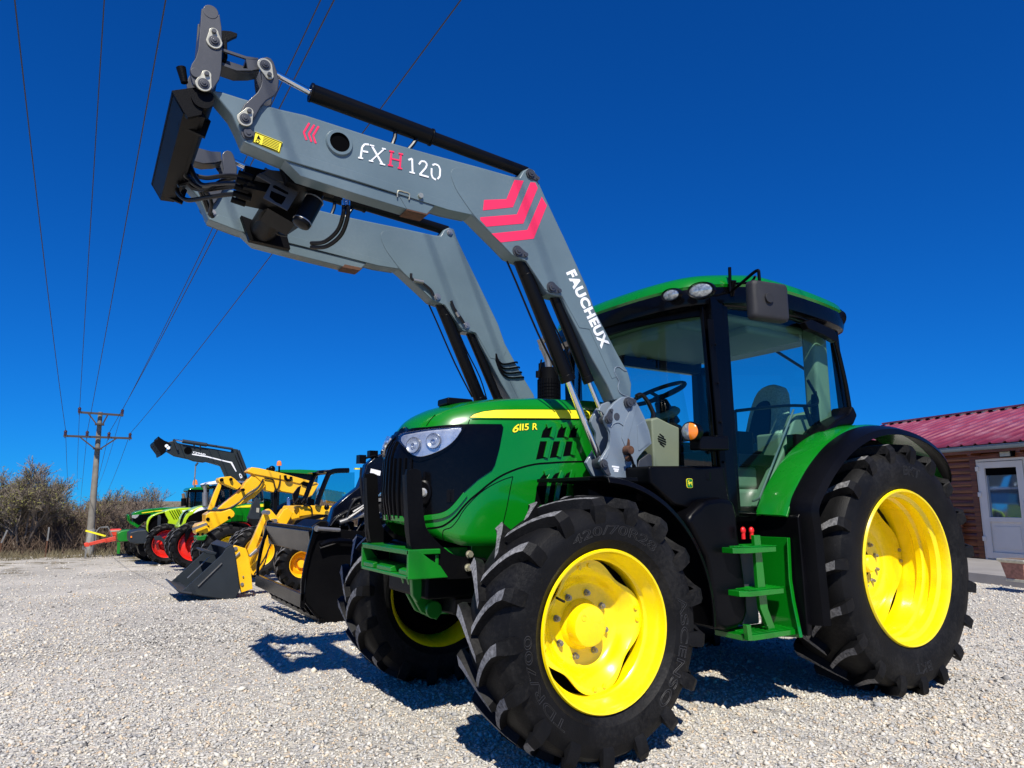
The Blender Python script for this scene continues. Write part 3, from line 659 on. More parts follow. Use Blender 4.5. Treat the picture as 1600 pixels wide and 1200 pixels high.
# ------------------------------------------------------------------ chassis, axle, bumper
m = M(); m.box(-.42, 3.05, -.26, .26, .62, 1.02); m.box(-.35, 1.2, -.30, .30, .95, 1.35); m.box(1.0, 2.9, -.55, .55, .80, 1.18); m.box(.6, 3.0, -.34, .34, .50, .75); m.box(-.60, -.3, -.28, .28, .72, 1.02)
m.box(2.45, 2.9, -.66, .66, .62, 1.0); obj('chassis', m, BLACKM, T, bevel=.02)
m = M(); m.loft([[V((x, y, z+.632)) for x, z in ((-.09*k, -.10*k), (.09*k, -.10*k), (.09*k, .10*k), (-.09*k, .10*k))] for y, k in ((-.78, .9), (-.62, .7), (-.3, 1.0), (-.15, 1.35), (.15, 1.35), (.3, 1.0), (.62, .7), (.78, .9))])
m.box(-.20, .22, -.17, .17, .66, .86); m.cyl((0, -.70, .48), (0, -.70, .80), .075); m.cyl((0, .70, .48), (0, .70, .80), .075); m.cyl((-.16, -.55, .60), (-.16, .55, .60), .035)
obj('front_axle', m, G_GREEN2, T, bevel=.012)
m = M(); m.box(2.44, 2.72, -.80, .80, .69, .95); obj('rear_axle', m, BLACKM, T, bevel=.03)
# front weight carrier (hollow box) : front face x=-.745
fx = -.75; m = M()
def quad_px(pts): return [(at(u, v, 'x', fx).y, at(u, v, 'x', fx).z) for u, v in pts]
yN, yF, zt_, zb_ = -.375, .36, 1.0, .845
m.box(fx, fx+.19, yN, yF, zt_-.028, zt_); m.box(fx, fx+.19, yN, yF, zb_, zb_+.02)
m.prism([(fx, zb_), (fx, zt_), (fx+.06, zt_-.005), (fx+.13, zt_-.055), (fx+.19, zt_-.09), (fx+.24, zb_)], yN-.001, yN+.022); m.prism([(fx, zb_), (fx, zt_), (fx+.06, zt_-.005), (fx+.13, zt_-.055), (fx+.19, zt_-.09), (fx+.24, zb_)], yF-.022, yF+.001)
m.box(fx+.17, fx+.19, yN+.02, yF-.02, zb_+.02, zt_-.03)
for y0, y1 in ((yN+.03, yN+.14), (-.12, .10), (yF-.20, yF-.03)): m.prism([(fx+.004, zb_+.02), (fx+.004, zb_+.045), (fx+.05, zb_+.06), (fx+.165, zb_+.05), (fx+.165, zb_+.02)], y0, y1)
obj('weight_carrier', m, G_GREEN2, T, bevel=.005)
both('bracket_plate', M().box(-.56, -.18, -.30, -.27, .85, 1.0), G_GREEN2, T, bevel=.006); both('bracket_plate', M().prism([(-.35, .86), (-.35, 1.02), (-.12, 1.02), (-.16, .84)], -.335, -.30), G_GREEN2, T, bevel=.006)
m = M(); m.prism([(-.62, .84), (-.50, .85), (-.46, .70), (-.38, .62), (-.42, .57), (-.52, .62), (-.58, .72)], -.05, -.02); m.prism([(-.62, .84), (-.50, .85), (-.46, .70), (-.38, .62), (-.42, .57), (-.52, .62), (-.58, .72)], .03, .06)
m.cyl((-.47, -.10, .64), (-.47, .10, .64), .032); m.cyl((-.47, -.12, .64), (-.47, -.10, .64), .05); m.prism([(-.44, .84), (-.30, .84), (-.26, .68), (-.32, .60), (-.37, .66)], -.20, -.16); m.prism([(-.66, .84), (-.6, .84), (-.59, .74), (-.62, .70), (-.65, .74)], -.22, -.18)
obj('tow_hitch', m, G_GREEN2, T, bevel=.006)
# loader guard posts in front of the grille
gp_ = P([(634, 742), (638, 735), (646, 732.5), (654, 735), (657.5, 742), (660, 790), (664, 822), (676, 840), (700, 862), (722, 870), (757, 872), (757, 898), (700, 905), (676, 897), (655, 880), (642, 856), (638, 830)], -.34)
m = M(); m.prism(smooth2(gp_, 2), -.350, -.325)
m.loft([[V((gp_[i][0]*1, -.325, gp_[i][1])), V((gp_[i][0]+.002, -.285, gp_[i][1]))] for i in (0, 16, 15, 14)], closed=False, caps=False)
g1 = obj('grille_guard', m, BLACKM, T, bevel=.004)
g2 = obj('grille_guard', m.mir(), BLACKM, T, bevel=.004)
for o_, s in ((g1, -1), (g2, 1)):
    for u, v in ((733, 866), (731, 887)):
        m = M(); p = at(u, v, 'y', -.35); p.y = s*.350; m.cyl(p, p+V((0, s*.008, 0)), .022, n=20); m.cyl(p+V((0, s*.008, 0)), p+V((0, s*.024, 0)), .017, n=6); obj('guard_bolt', m, ZINC, o_)
# rails that carry the loader bracket
m = M(); m.box(-.36, 1.0, -.33, -.30, .84, 1.02); m.box(.30, .95, -.58, -.30, .86, 1.40); both('loader_subframe', m, BLACKM, T, bevel=.008)

# ------------------------------------------------------------------ mudguards
def arc_pts(cx, cz, r, a0, a1, n): return [(cx+math.sin(a)*r, cz+math.cos(a)*r) for a in [a0+(a1-a0)*i/n for i in range(n+1)]]
arc = arc_pts(0, .62, .765, rad(2), rad(93), 20)
m = M(); prof = [(-.70, -.02), (-.74, 0), (-1.06, .004), (-1.10, -.006), (-1.115, -.035), (-1.105, -.036), (-1.09, -.014), (-1.06, -.006), (-.74, -.01), (-.70, -.03)]
rings = []
for i, (x, z) in enumerate(arc):
    a = math.atan2(x, z-.62); rings.append([V((x+math.sin(a)*h, y, z+math.cos(a)*h)) for y, h in prof])
m.loft(rings); m.box(.02, .36, -.95, -.45, 1.365, 1.385)
for s, q in ((-1, m), (1, m.mir())): obj('front_mudguard', q, BLACK, T, bevel=.003)
m = M(); m.tube([(.34, -.98, 1.28), (.36, -.80, 1.24), (.30, -.66, .95), (.12, -.66, .75)], .022, sm=4); both('mudguard_bracket', m, BLACKM, T)
# rear fenders
fp = catmull([(1.49, 0, 1.165), (1.58, 0, 1.31), (1.70, 0, 1.44), (1.86, 0, 1.575), (2.07, 0, 1.69), (2.32, 0, 1.765), (2.58, 0, 1.785), (2.85, 0, 1.75), (3.10, 0, 1.655), (3.30, 0, 1.51), (3.42, 0, 1.34)], 4)
def fender(prof, pts, rnd=0):
    rings = []; NP = len(pts)
    for i, p in enumerate(pts):
        d = (pts[min(i+1, len(pts)-1)]-pts[max(i-1, 0)]).normalized(); n = V((-d.z, 0, d.x)); n = n if n.z > 0 or n.x < 0 else -n
        e_ = max(0, (i-(NP-1-rnd))/rnd) if rnd else 0; kk = math.sqrt(max(0, 1-e_*e_))*.85+.15 if e_ > 0 else 1
        rings.append([V((p.x+n.x*h, -1.033+(y+1.033)*kk, p.z+n.z*h)) for y, h in prof])
    return M().loft(rings)
gprof = [(-.795, 0), (-.80, .012), (-.84, .022), (-1.005, .014), (-1.035, .002), (-1.035, -.012), (-.84, .006), (-.795, -.014)]
bprof = [(-1.033, .004), (-1.06, .002), (-1.10, -.004), (-1.165, -.030), (-1.19, -.07), (-1.182, -.072), (-1.155, -.04), (-1.09, -.016), (-1.033, -.010)]
pts_b = catmull([(1.565, 0, .52), (1.55, 0, .80), (1.54, 0, 1.05)]+[tuple(q) for q in fp[2::4]], 4)
for s in (-1, 1):
    a = fender(gprof, fp); b = fender(bprof, pts_b, 8)
    if s == 1: a, b = a.mir(), b.mir()
    f = obj('rear_fender', a, G_GREEN, T, bevel=.003); obj('fender_extension', b, BLACK, f)
m = M(); m.prism(P([(1266, 702), (1280, 674), (1303, 655), (1318, 648), (1326, 634), (1333, 650), (1327, 665), (1303, 668), (1286, 690), (1276, 714)], -.84), -.88, -.70); both('door_sill_seal', m, BLACK, T, bevel=.02, seg=3)
m = M(); m.prism([(1.51, 1.16), (1.62, 1.30), (1.80, 1.50), (1.84, 1.49), (1.68, 1.2), (1.60, .95), (1.575, .46), (1.53, .46), (1.52, .9)], -1.10, -.80); both('fender_skirt', m, BLACK, T, bevel=.008)
m = M(); m.box(1.95, 3.1, -.80, -.72, 1.0, 1.72); both('inner_fender', m, BLACKM, T)

# ------------------------------------------------------------------ fuel tank, lower body, steps
tk = P([(1090, 792), (1104, 780), (1146, 782), (1154, 835), (1163, 900), (1168, 958), (1152, 982), (1118, 983), (1112, 940), (1100, 870), (1072, 815)], -.92)
m = M(); m.prism(smooth2(tk, 2), -.93, -.40); both('fuel_tank', m, BLACK, T, bevel=.035, seg=4, ang=50)
m = M(); m.prism(P([(1012, 728), (1130, 728), (1143, 800), (1090, 800), (1052, 790), (1015, 757)], -.84), -.85, -.45); lb, _ = both('side_tank', m, BLACK, T, bevel=.02, seg=3)
p = at(1077, 755, 'y', -.85); m = M()
def rrect(cx, cz, w_, h_, r_, n=5):
    o = []
    for sx, sz, a0 in ((1, 1, 0), (-1, 1, 90), (-1, -1, 180), (1, -1, 270)):
        for i in range(n+1):
            a = rad(a0+90*i/n); o.append((cx+sx*(w_/2-r_)+math.cos(a)*r_, cz+sz*(h_/2-r_)+math.sin(a)*r_))
    return o
m.prism(rrect(p.x, p.z, .050, .056, .012), -.8535, -.850); o = obj('badge', m, G_DECAL, lb)
m = M(); m.prism(rrect(p.x, p.z, .044, .050, .010), -.8550, -.8535); o = obj('badge_field', m, G_GREEN, lb)
deer = [(-.018, .004), (-.012, .010), (-.004, .008), (.004, .006), (.008, .013), (.004, .019), (.009, .018), (.012, .014), (.017, .012), (.014, .007), (.011, .002), (.017, -.004), (.014, -.006), (.008, -.002), (.004, -.001), (.008, -.012), (.005, -.012), (.0, -.002), (-.006, .001), (-.012, -.008), (-.018, -.014), (-.016, -.006), (-.012, .001)]
m = M(); m.prism([(p.x-x, p.z+z-.001) for x, z in deer], -.8562, -.8550); o = obj('leaping_animal_emblem', m, G_DECAL, lb)
p = at(1116, 742, 'y', -.9); m = M(); m.cyl((p.x, -.80, p.z-.03), (p.x, -.80, p.z+.02), .055, n=24); m.cyl((p.x, -.80, p.z+.02), (p.x, -.80, p.z+.035), .035, n=18); obj('filler_cap', m, BLACK, T, bevel=.004)
m = M()
xp = 1.50; yz = [(at(u, v, 'x', xp).y, at(u, v, 'x', xp).z) for u, v in ((1184, 838), (1233, 840), (1236, 905), (1241, 938), (1253, 996), (1190, 994))]
m.prism(yz, xp, xp+.006, ax='x'); e_ = yz[1:5]; m.prism([(a-.004, b) for a, b in e_]+[(a+.004, b) for a, b in e_[::-1]], xp-.022, xp+.006, ax='x')
lad = obj('step_panel', m, G_GREEN, T, bevel=.003)
for (u0, v0, u1, v1) in ((1150, 858, 1213, 859), (1160, 924, 1225, 924), (1165, 989, 1243, 990)):
    a = at(u0, v0, 'y', -1.0); b = at(u1, v1, 'y', -1.0); z = (a.z+b.z)/2; m = M()
    m.prism([(a.x-.04, -.80), (a.x-.04, -1.01), (a.x+.02, -1.045), (b.x-.06, -1.045), (b.x, -1.0), (b.x, -.80)], z-.016, z+.016, ax='z')
    for k in range(7): m.box(a.x+.02, b.x-.03, -1.03+k*.03, -1.02+k*.03, z+.016, z+.022)
    obj('step', m, G_GREEN, lad, bevel=.004)
m = M()
q = [(1174, 836), (1184, 836), (1186, 858), (1192, 915), (1196, 950), (1211, 990), (1200, 990), (1184, 950), (1180, 915), (1176, 858)]
m.prism(P(q, -.98), -1.0, -.975); m.prism([(x-.0, z) for x, z in P([(1160, 975), (1167, 975), (1170, 1000), (1163, 1000)], -1.03)], -1.06, -1.03)
obj('step_stringer', m, G_GREEN, lad, bevel=.003)
m = M(); m.box(1.20, 1.35, -.90, -.6, .52, .98); obj('battery_box', m, DGREY, T, bevel=.01)
for u in (1161, 1174): m = M(); p = at(u, 829, 'y', -.97); m.sphere(p, .019, 12, (1, .8, 1.2)); m.cyl(p-V((0, 0, .05)), p, .012, n=10); obj('battery_terminal_cover', m, REDP, T)

# ------------------------------------------------------------------ cab
m = M()
m.bar((1.235, -.79, 1.16), (1.19, -.775, 2.60), .10, .11, up=(1, 0, 0)); m.bar((1.30, -.81, 1.2), (1.28, -.80, 2.60), .028, .05, up=(1, 0, 0)); m.bar((1.17, -.80, 1.16), (1.12, -.76, 2.60), .03, .03, up=(1, 0, 0))
def cp(u, v, y=-.80): return at(u, v, 'y', y)
m.tube([cp(1303, 525), cp(1312, 560), cp(1322, 605), cp(1330, 655)], .018, sm=3)      # rear post
m.tube([cp(1128, 476), cp(1200, 484), cp(1262, 502), cp(1300, 524)], .022, sm=3)
m.bar((1.1, -.76, 1.20), (1.62, -.76, 1.20), .06, .05); m.bar((1.0, -.70, 1.28), (1.15, -.78, 1.20), .05, .05)
m.tube([cp(1145, 801), cp(1203, 801), cp(1222, 775), cp(1242, 740), cp(1266, 690), cp(1290, 668), cp(1330, 650)], .016, sm=3)
m.bar((2.30, -.72, 1.70), (2.42, -.70, 2.6), .05, .09, up=(1, 0, 0))
m.bar((2.62, -.74, 1.72), (2.58, -.72, 2.6), .05, .05, up=(1, 0, 0))
frame_side = M()
frame_side.bar((1.235, .79, 1.16), (1.19, .775, 2.60), .10, .11, up=(1, 0, 0)); frame_side.bar((2.62, .74, 1.72), (2.60, .72, 2.6), .07, .07, up=(1, 0, 0)); frame_side.bar((1.1, .76, 1.20), (1.62, .76, 1.20), .06, .05)

for q in (m,):
    pass
fr = M().join(m).join(frame_side)
fr.bar((2.66, -.74, 1.74), (2.66, .74, 1.74), .06, .06); fr.bar((2.6, -.74, 2.58), (2.6, .74, 2.58), .08, .05)
fr.bar((1.02, -.62, 1.34), (1.02, .62, 1.34), .06, .05); fr.box(.95, 1.1, -.72, .72, 1.10, 1.36); fr.box(1.2, 1.9, .66, .72, 1.1, 1.3); fr.box(1.1, 2.7, -.66, .66, 1.10, 1.16)
obj('cab_frame', fr, BLACKG, T, bevel=.006)
# front pillar bolts strip
m = M(); m.bar((1.165, -.842, 1.30), (1.125, -.825, 2.42), .05, .012, up=(0, 1, 0))
for k in range(4): m.cyl((1.16-.008*k, -.845, 1.5+.25*k), (1.16-.008*k, -.856, 1.5+.25*k), .008, n=10)
obj('pillar_cover', m, BLACK, T, bevel=.002)
# glass
gl = P([(1132, 480), (1200, 488), (1262, 506), (1299, 528), (1310, 575), (1326, 652), (1290, 666), (1264, 694), (1240, 742), (1204, 799), (1147, 799)], -.80)
m = M(); m.add([(x, -.785, z) for x, z in gl], [tuple(range(len(gl)))]); obj('door_glass', m, GLASS, T, fix=False)
m = M(); m.add([(x, .785, z) for x, z in gl], [tuple(range(len(gl)))]); obj('door_glass', m, GLASS, T, fix=False)
ws = []
for i in range(13):
    y = -.74+1.48*i/12; x = .90+.26*(abs(y)/.74)**2.4; ws.append([V((x+.03, y, 1.36)), V((x-.0, y, 1.9)), V((x+.03, y, 2.56))])
m = M(); m.loft(ws, closed=False, caps=False); obj('windscreen', m, GLASS, T, fix=False)
m = M(); m.add([(2.64, -.70, 1.76), (2.64, .70, 1.76), (2.60, .70, 2.56), (2.60, -.70, 2.56)], [(0, 1, 2, 3)]); obj('rear_window', m, GLASS, T, fix=False)
# roof
pl = [(.84, 0), (.85, .2), (.875, .42), (.93, .62), (1.02, .76), (1.18, .83), (1.5, .865), (1.9, .87), (2.3, .85), (2.6, .80), (2.74, .68), (2.80, .45), (2.81, 0)]
half_ = catmull([(x, y, 0) for x, y in pl], 3)
def ring(dx, z, zr=None):
    pts = []
    for sg in (-1, 1):
        h_ = half_ if sg == -1 else half_[1:-1][::-1]
        for p in h_:
            q = V((p.x, sg*p.y, 0)); c = V((1.85, 0, 0)); d = q-c; f = V((max(-1, min(1, (q.x-1.85)/.9)), q.y/.87, 0)); L = max(.3, f.length)
            q = V((q.x-dx*(q.x-1.85)/.98, q.y*(1-dx/.87), 0)); k = (q.x-.84)/1.97
            fz = z+(-.10*max(0, k-.35)**1.5-.11*max(0, .40-k)/.40)
            pts.append(V((q.x, q.y, fz)))
    return pts
m = M(); m.loft([ring(.30, 2.60), ring(.06, 2.575), ring(.01, 2.60), ring(.0, 2.66), ring(.012, 2.715)]); obj('roof_underside', m, BLACKG, T, ang=30)
m = M(); m.loft([ring(.014, 2.705), ring(.004, 2.73), ring(.02, 2.775), ring(.07, 2.81), ring(.2, 2.84), ring(.5, 2.86)]); roof = obj('roof', m, G_GREEN, T, ang=40)
m = M(); m.loft([[V((x, y+s*.0, z)) for x, z in ((1.15, 2.74), (1.25, 2.79), (1.6, 2.83), (2.2, 2.80), (2.2, 2.74))] for y in (-.62, -.58, .58, .62)]); obj('roof_dome', m, G_GREEN, roof, bevel=.03, seg=3)
m = M(); m.box(1.1, 2.5, -.66, .66, 2.50, 2.56); m.box(1.15, 1.45, -.5, .5, 2.44, 2.52); m.box(1.7, 2.3, -.64, -.4, 2.45, 2.52); obj('roof_lining', m, TRIM, T, bevel=.03, seg=3)
m = M(); m.box(2.30, 2.46, -.75, -.63, 1.80, 2.55); obj('rear_pillar_trim', m, TRIM, T, bevel=.03, seg=3)
m = M(); m.box(1.25, 2.6, .66, .74, 2.42, 2.56); m.box(2.62, 2.76, .62, .76, 1.2, 2.5); obj('far_side_lining', m, BLACK, T, bevel=.02)
m = M(); m.loft([[V((x-.035, y, 2.60)), V((x-.03, y, 2.47-.04*(1-abs(y)/.8))), V((x-.012, y, 2.465-.04*(1-abs(y)/.8))), V((x-.01, y, 2.60))] for x, y in [(.90+.26*(abs(y)/.74)**2.4, y) for y in [-.78+1.56*i/14 for i in range(15)]]]); obj('sun_visor', m, BLACK, T)
for i, (u, v, rx) in enumerate(((1050, 461, .060), (1096, 454, .075))):
    xq = .885+.03*i+ (.05 if i else 0); p = at(u, v, 'x', xq); n_ = V((-.95, -.28-.25*i, -.12)).normalized()
    p = p+n_*.0
    m = M(); m.lathe([(0, .014), (rx*.5, .012), (rx*.85, .006), (rx, 0)], V((0, 0, 0)), (0, 0, 1), 28)
    a = n_.cross(V((0, 0, 1))).normalized(); b = a.cross(n_)
    def fx_(q): return p+n_*(q.z+.012)+a*q.x+b*q.y*-.62
    L = M().join(m, fx_); obj('roof_light', L, LAMP, T)
    bz = M(); bz.lathe([(rx*.98, .008), (rx*1.12, .012), (rx*1.22, -.02)], V((0, 0, 0)), (0, 0, 1), 28); obj('roof_light_bezel', M().join(bz, fx_), BLACK, T)
    q2 = M().join(m, lambda q: V((fx_(q).x, -fx_(q).y, fx_(q).z))); obj('roof_light', q2, LAMP, T)
m = M(); p = at(1300, 496, 'y', -.72)
m.cyl(p+V((-.05, 0, .0)), p+V((.07, -.02, -.01)), .055, .07, n=20); m.box(p.x-.15, p.x+.02, -.80, -.6, p.z-.07, p.z+.05); m.cyl(p+V((.03, -.0, -.07)), p+V((.06, -.05, -.075)), .03, n=16); both('rear_work_light', m, BLACK, T, bevel=.012)
m = M(); m.prism(P([(1252, 505), (1262, 500), (1298, 517), (1306, 532), (1302, 536), (1280, 524), (1258, 515)], -.84), -.87, -.82); obj('window_hinge_cover', m, BLACK, T, bevel=.006)
m = M(); p = at(1265, 472, 'y', -.7); m.cyl(p+V((0, 0, -.05)), p+V((-.01, 0, .03)), .018, .006, n=12); obj('aerial', m, STEEL, T)
# mirror
m = M(); A = at(1143, 450, 'y', -.86)
m.cyl(at(1141, 456, 'y', -.86), at(1140, 418, 'y', -.86), .011, n=12); m.tube([at(1143, 455, 'y', -.86), at(1160, 441, 'y', -1.0), at(1182, 423, 'y', -1.13), at(1186, 430, 'y', -1.15), at(1187, 462, 'y', -1.15)], .010, sm=5)
m.tube([at(1150, 443, 'y', -.9), at(1172, 441, 'y', -1.02), at(1180, 432, 'y', -1.1)], .008, sm=4); m.cyl(at(1143, 462, 'y', -.84), at(1146, 438, 'y', -.88), .02, n=12)
ma = obj('mirror_arm', m, BLACK, T)
a = at(1172, 437, 'y', -1.15); b = at(1228, 505, 'y', -1.15); cx2, cz2 = (a.x+b.x)/2, (a.z+b.z)/2; wd, hg = (b.x-a.x)*.93, (a.z-b.z)*1.06
m = M(); Rm = Matrix.Translation((cx2, -1.15, cz2)) @ Matrix.Rotation(rad(-8), 4, 'Z')
mm = M(); mm.loft([[V((x*k, y, z*k2)) for x, z in rrect(0, 0, wd, hg, .03)] for y, k, k2 in ((-.035, .80, .86), (-.028, .92, .95), (-.012, .99, 1), (.03, 1, 1), (.036, .97, .98))]); mm.cyl((-.03, -.05, .01), (-.03, .0, .01), .032, n=20); mm.xf(Rm)
obj('mirror_housing', mm, MPLAS, ma, bevel=.002, ang=40)
mm = M(); mm.add([(x, .038, z) for x, z in rrect(0, 0, wd*.9, hg*.92, .03)], [tuple(range(24))]); mm.xf(Rm); obj('mirror_glass', mm, CHROME, ma, fix=False)
# indicator lamp on its arm
m = M(); m.bar((1.13, -.88, 1.61), (.86, -.90, 1.60), .085, .08); m.box(1.05, 1.16, -.90, -.76, 1.57, 1.66); p = at(1078, 674, 'y', -.93)
m.lathe([(0, -.10), (.045, -.10), (.058, -.06), (.060, .0), (.054, .006)], p, (-.93, -.37, 0), 28); la = obj('indicator_arm', m, BLACK, T, bevel=.012, seg=3)
n_ = V((-.93, -.37, 0)).normalized(); lt = n_.cross(V((0, 0, 1)))
for sg, mt, nm in ((-1, AMBER, 'amber_lens'), (1, LAMP, 'clear_lens')):
    m = M(); m.lathe([(0, .020), (.02, .019), (.040, .012), (.052, .003), (.052, 0)], p, n_, 14, a0=(0 if sg > 0 else math.pi), a1=(math.pi if sg > 0 else 2*math.pi), ref=(0, 0, 1)); obj(nm, m, mt, la)
# interior: steering wheel, column, console, seat, rails
c = V((1.42, .0, 2.065)); ax = V((-.45, 0, .9)).normalized(); a = V((0, 1, 0)); b = a.cross(ax)
m = M(); m.tube([c+a*math.cos(t)*.215+b*math.sin(t)*.215 for t in [i*math.pi/14 for i in range(28)]], .016, closed=True, sm=0, n=10)
for t in (0.5, 2.6, 4.7): m.bar(c-ax*.03, c+a*math.cos(t)*.2+b*math.sin(t)*.2, .03, .015)
m.cyl(c-ax*.05, c-ax*.02, .05); sw = obj('steering_wheel', m, BLACK, T)
m = M(); m.cyl(c-ax*.06, c-ax*.26, .05, .085); m.cyl(c-ax*.26, (1.45, 0, 1.35), .09, .12); obj('steering_column', m, BLACK, T, bevel=.01)
m = M(); m.prism([(1.02, 1.3), (1.0, 1.74), (1.06, 1.80), (1.22, 1.78), (1.26, 1.3)], -.22, .22); m.lathe([(0, .0), (.10, .0), (.12, .03), (.09, .06), (0, .07)], c-ax*.2, ax, 24); obj('dashboard', m, TRIM, T, bevel=.025, seg=3)
m = M(); m.prism(P([(1018, 655), (1028, 652), (1048, 662), (1062, 668), (1062, 732), (1022, 732)], -.62), -.62, -.50); sp = obj('side_console', m, TRIM, T, bevel=.012)
m = M(); p = at(1034, 688, 'y', -.62)
for k in range(5):
    z = p.z-.03+.015*k; hw_ = math.sqrt(max(0, .035**2-(z-p.z)**2)); m.bar((p.x-hw_, -.621, z+.01), (p.x+hw_, -.621, z-.01), .006, .006)
obj('speaker_slots', m, DARKIN, sp)
m = M()
sb = smooth2([(-.22, 0), (-.235, .25), (-.20, .48), (-.13, .60), (0, .63), (.13, .60), (.20, .48), (.235, .25), (.22, 0)], 2)
Rs = Matrix.Translation((2.36, -.10, 1.58)) @ Matrix.Rotation(rad(-22), 4, 'Z') @ Matrix.Rotation(rad(12), 4, 'Y') @ Matrix.Diagonal((1, 1.12, 1.02, 1))
m.prism([(a_, b_) for a_, b_ in sb], 0, .12, ax='x'); m.xf(Rs); seat = obj('seat_back', m, SEATF, T, bevel=.035, seg=4)
m = M(); m.prism([(a_*.66, .0+b_*.78) for a_, b_ in sb], -.010, .03, ax='x'); m.xf(Rs); obj('seat_pad', m, BLACKM, seat, bevel=.01)
m = M(); m.box(1.78, 2.28, -.26, .24, 1.50, 1.64); m.box(1.85, 2.2, -.2, .2, 1.2, 1.5); m.box(1.72, 2.1, -.34, -.27, 1.68, 1.75); m.box(1.70, 2.15, -.52, -.36, 1.2, 1.62); m.box(1.72, 2.05, .26, .5, 1.2, 1.72); obj('seat_cushion', m, BLACKM, T, bevel=.03, seg=3)
m = M(); m.prism(P([(1240, 648), (1275, 640), (1292, 662), (1264, 700), (1236, 745), (1208, 790), (1180, 792), (1222, 700)], -.66), -.68, -.60); m.box(1.3, 1.85, -.64, -.5, 1.16, 1.22); m.box(1.95, 2.6, -.66, -.45, 1.2, 1.74); m.box(2.3, 2.62, -.66, .66, 1.2, 1.72); obj('interior_panel', m, TRIM, T, bevel=.02, seg=3)
m = M(); m.box(1.25, 1.9, -.62, -.40, 1.16, 1.34); m.box(1.45, 1.8, -.58, -.44, 1.34, 1.50); obj('floor_console', m, TRIM, T, bevel=.03, seg=3)
m = M(); m.box(1.55, 2.0, -.64, -.30, 1.50, 1.58); m.box(1.60, 1.75, -.60, -.52, 1.58, 1.74); m.cyl((1.45, -.5, 1.34), (1.40, -.5, 1.62), .012); m.sphere((1.40, -.5, 1.63), .028, 10); m.cyl((1.52, -.56, 1.34), (1.50, -.56, 1.55), .010); m.sphere((1.50, -.56, 1.56), .022, 10); obj('armrest_controls', m, BLACK, T, bevel=.015)
m = M(); y = -.735
m.tube([at(1150, 642, 'y', y), at(1225, 634, 'y', y), at(1266, 634, 'y', y), at(1277, 630, 'y', y), at(1275, 618, 'y', y), at(1262, 594, 'y', y)], .011, sm=3); m.cyl(at(1258, 636, 'y', y), at(1268, 665, 'y', y), .016); m.cyl(at(1210, 755, 'y', y), at(1262, 672, 'y', y), .007); m.cyl(at(1207, 545, 'y', .3), at(1278, 590, 'y', .3), .014)
obj('grab_rail', m, BLACK, T)
m = M(); m.tube([at(1240, 640, 'y', y), at(1192, 765, 'y', y), at(1186, 778, 'y', y), at(1176, 783, 'y', y)], .008, sm=4); obj('gas_strut', m, STEEL, T)
m = M(); m.prism([(1.60, 1.60), (1.58, 1.86), (1.64, 1.93), (1.72, 1.9), (1.72, 1.62)], -.50, -.38); m.cyl((1.65, -.44, 1.9), (1.63, -.44, 2.0), .02); m.box(1.35, 1.6, -.55, -.35, 1.16, 1.45); obj('control_lever', m, BLACK, T, bevel=.02)
m = M(); p = at(1055, 530, 'y', .45); m.box(p.x, p.x+.05, .30, .55, p.z-.10, p.z+.08); m.tube([p+V((0, -.15, .1)), p+V((0, -.28, .1)), p+V((0, -.28, -.1)), p+V((0, -.1, -.12))], .006, sm=3); obj('ceiling_monitor', m, DGREY, T, bevel=.008)
# exhaust on the right of the bonnet
y = .56; m = M(); p = at(858, 625, 'y', y); z1 = at(858, 578, 'y', y).z; m.cyl((p.x, y, 1.2), (p.x, y, z1), .085, n=28); m.cyl((p.x, y, z1), (p.x, y, z1+.012), .075, n=28)
ex = obj('exhaust_muffler', m, BLACKM, T)
m = M()
for i in range(26):
    a_ = 2*math.pi*i/26; m.bar((p.x+math.cos(a_)*.089, y+math.sin(a_)*.089, 1.2), (p.x+math.cos(a_)*.089, y+math.sin(a_)*.089, z1-.08), .005, .005)
for k in range(34): zz = 1.3+k*.026; (m.lathe([(.0875, zz), (.0905, zz+.003), (.0875, zz+.006)], (p.x, y, 0), (0, 0, 1), 26) if zz < z1-.08 else 0)
obj('heat_shield_mesh', m, BLACK, ex)
m = M(); m.tube([at(858, 580, 'y', y), at(856, 562, 'y', y), at(850, 547, 'y', y), at(843, 530, 'y', y)], lambda t: .030-.006*t, n=16, sm=5); obj('exhaust_pipe', m, STEEL, ex)
m = M(); m.tube([at(846, 562, 'y', y), at(843, 578, 'y', y), at(841, 588, 'y', y)], .007); m.cyl(at(841, 580, 'y', y), at(841, 590, 'y', y), .02); obj('exhaust_stay', m, BLACKM, ex)
m = M(); m.cyl((.95, .74, 1.3), (1.0, .76, 2.35), .012); m.box(.93, 1.0, .80, .9, 2.1, 2.4); obj('mirror_arm', m, BLACK, T)
# ------------------------------------------------------------------ front loader
YO, YI = -.600, -.490
c1 = lambda pts: C(pts, 220, 0, 4)
c2 = lambda pts: C(pts, 240, 200, 4)
c3 = lambda pts: C(pts, 560, 160, 4)
c4 = lambda pts: C(pts, 600, 380, 4)
c5 = lambda pts: C(pts, 860, 560, 6.6667)
armp = P([(329, 140), (345, 142.5), (378, 153), (437, 170), (477, 179), (560, 206), (620, 225), (680, 242), (747, 260), (800, 275), (812, 277), (818, 266), (827, 262), (836, 266), (841, 282), (852, 307), (880, 367), (917, 447), (930, 485), (965, 552), (982, 582), (987, 600), (986, 622), (960, 626), (948, 600), (925, 560), (905, 520), (887, 485), (878, 464), (868, 462), (856, 459), (850, 452), (846, 443), (833, 425), (822, 408), (812, 405), (802, 400), (795, 394), (788, 386), (781, 379), (765, 363), (750, 348), (737, 336), (700, 328), (640, 309), (600, 296), (560, 284), (500, 266), (440, 248), (381, 222), (372, 200), (361, 178), (346, 160)], YO)
decal_parts = []
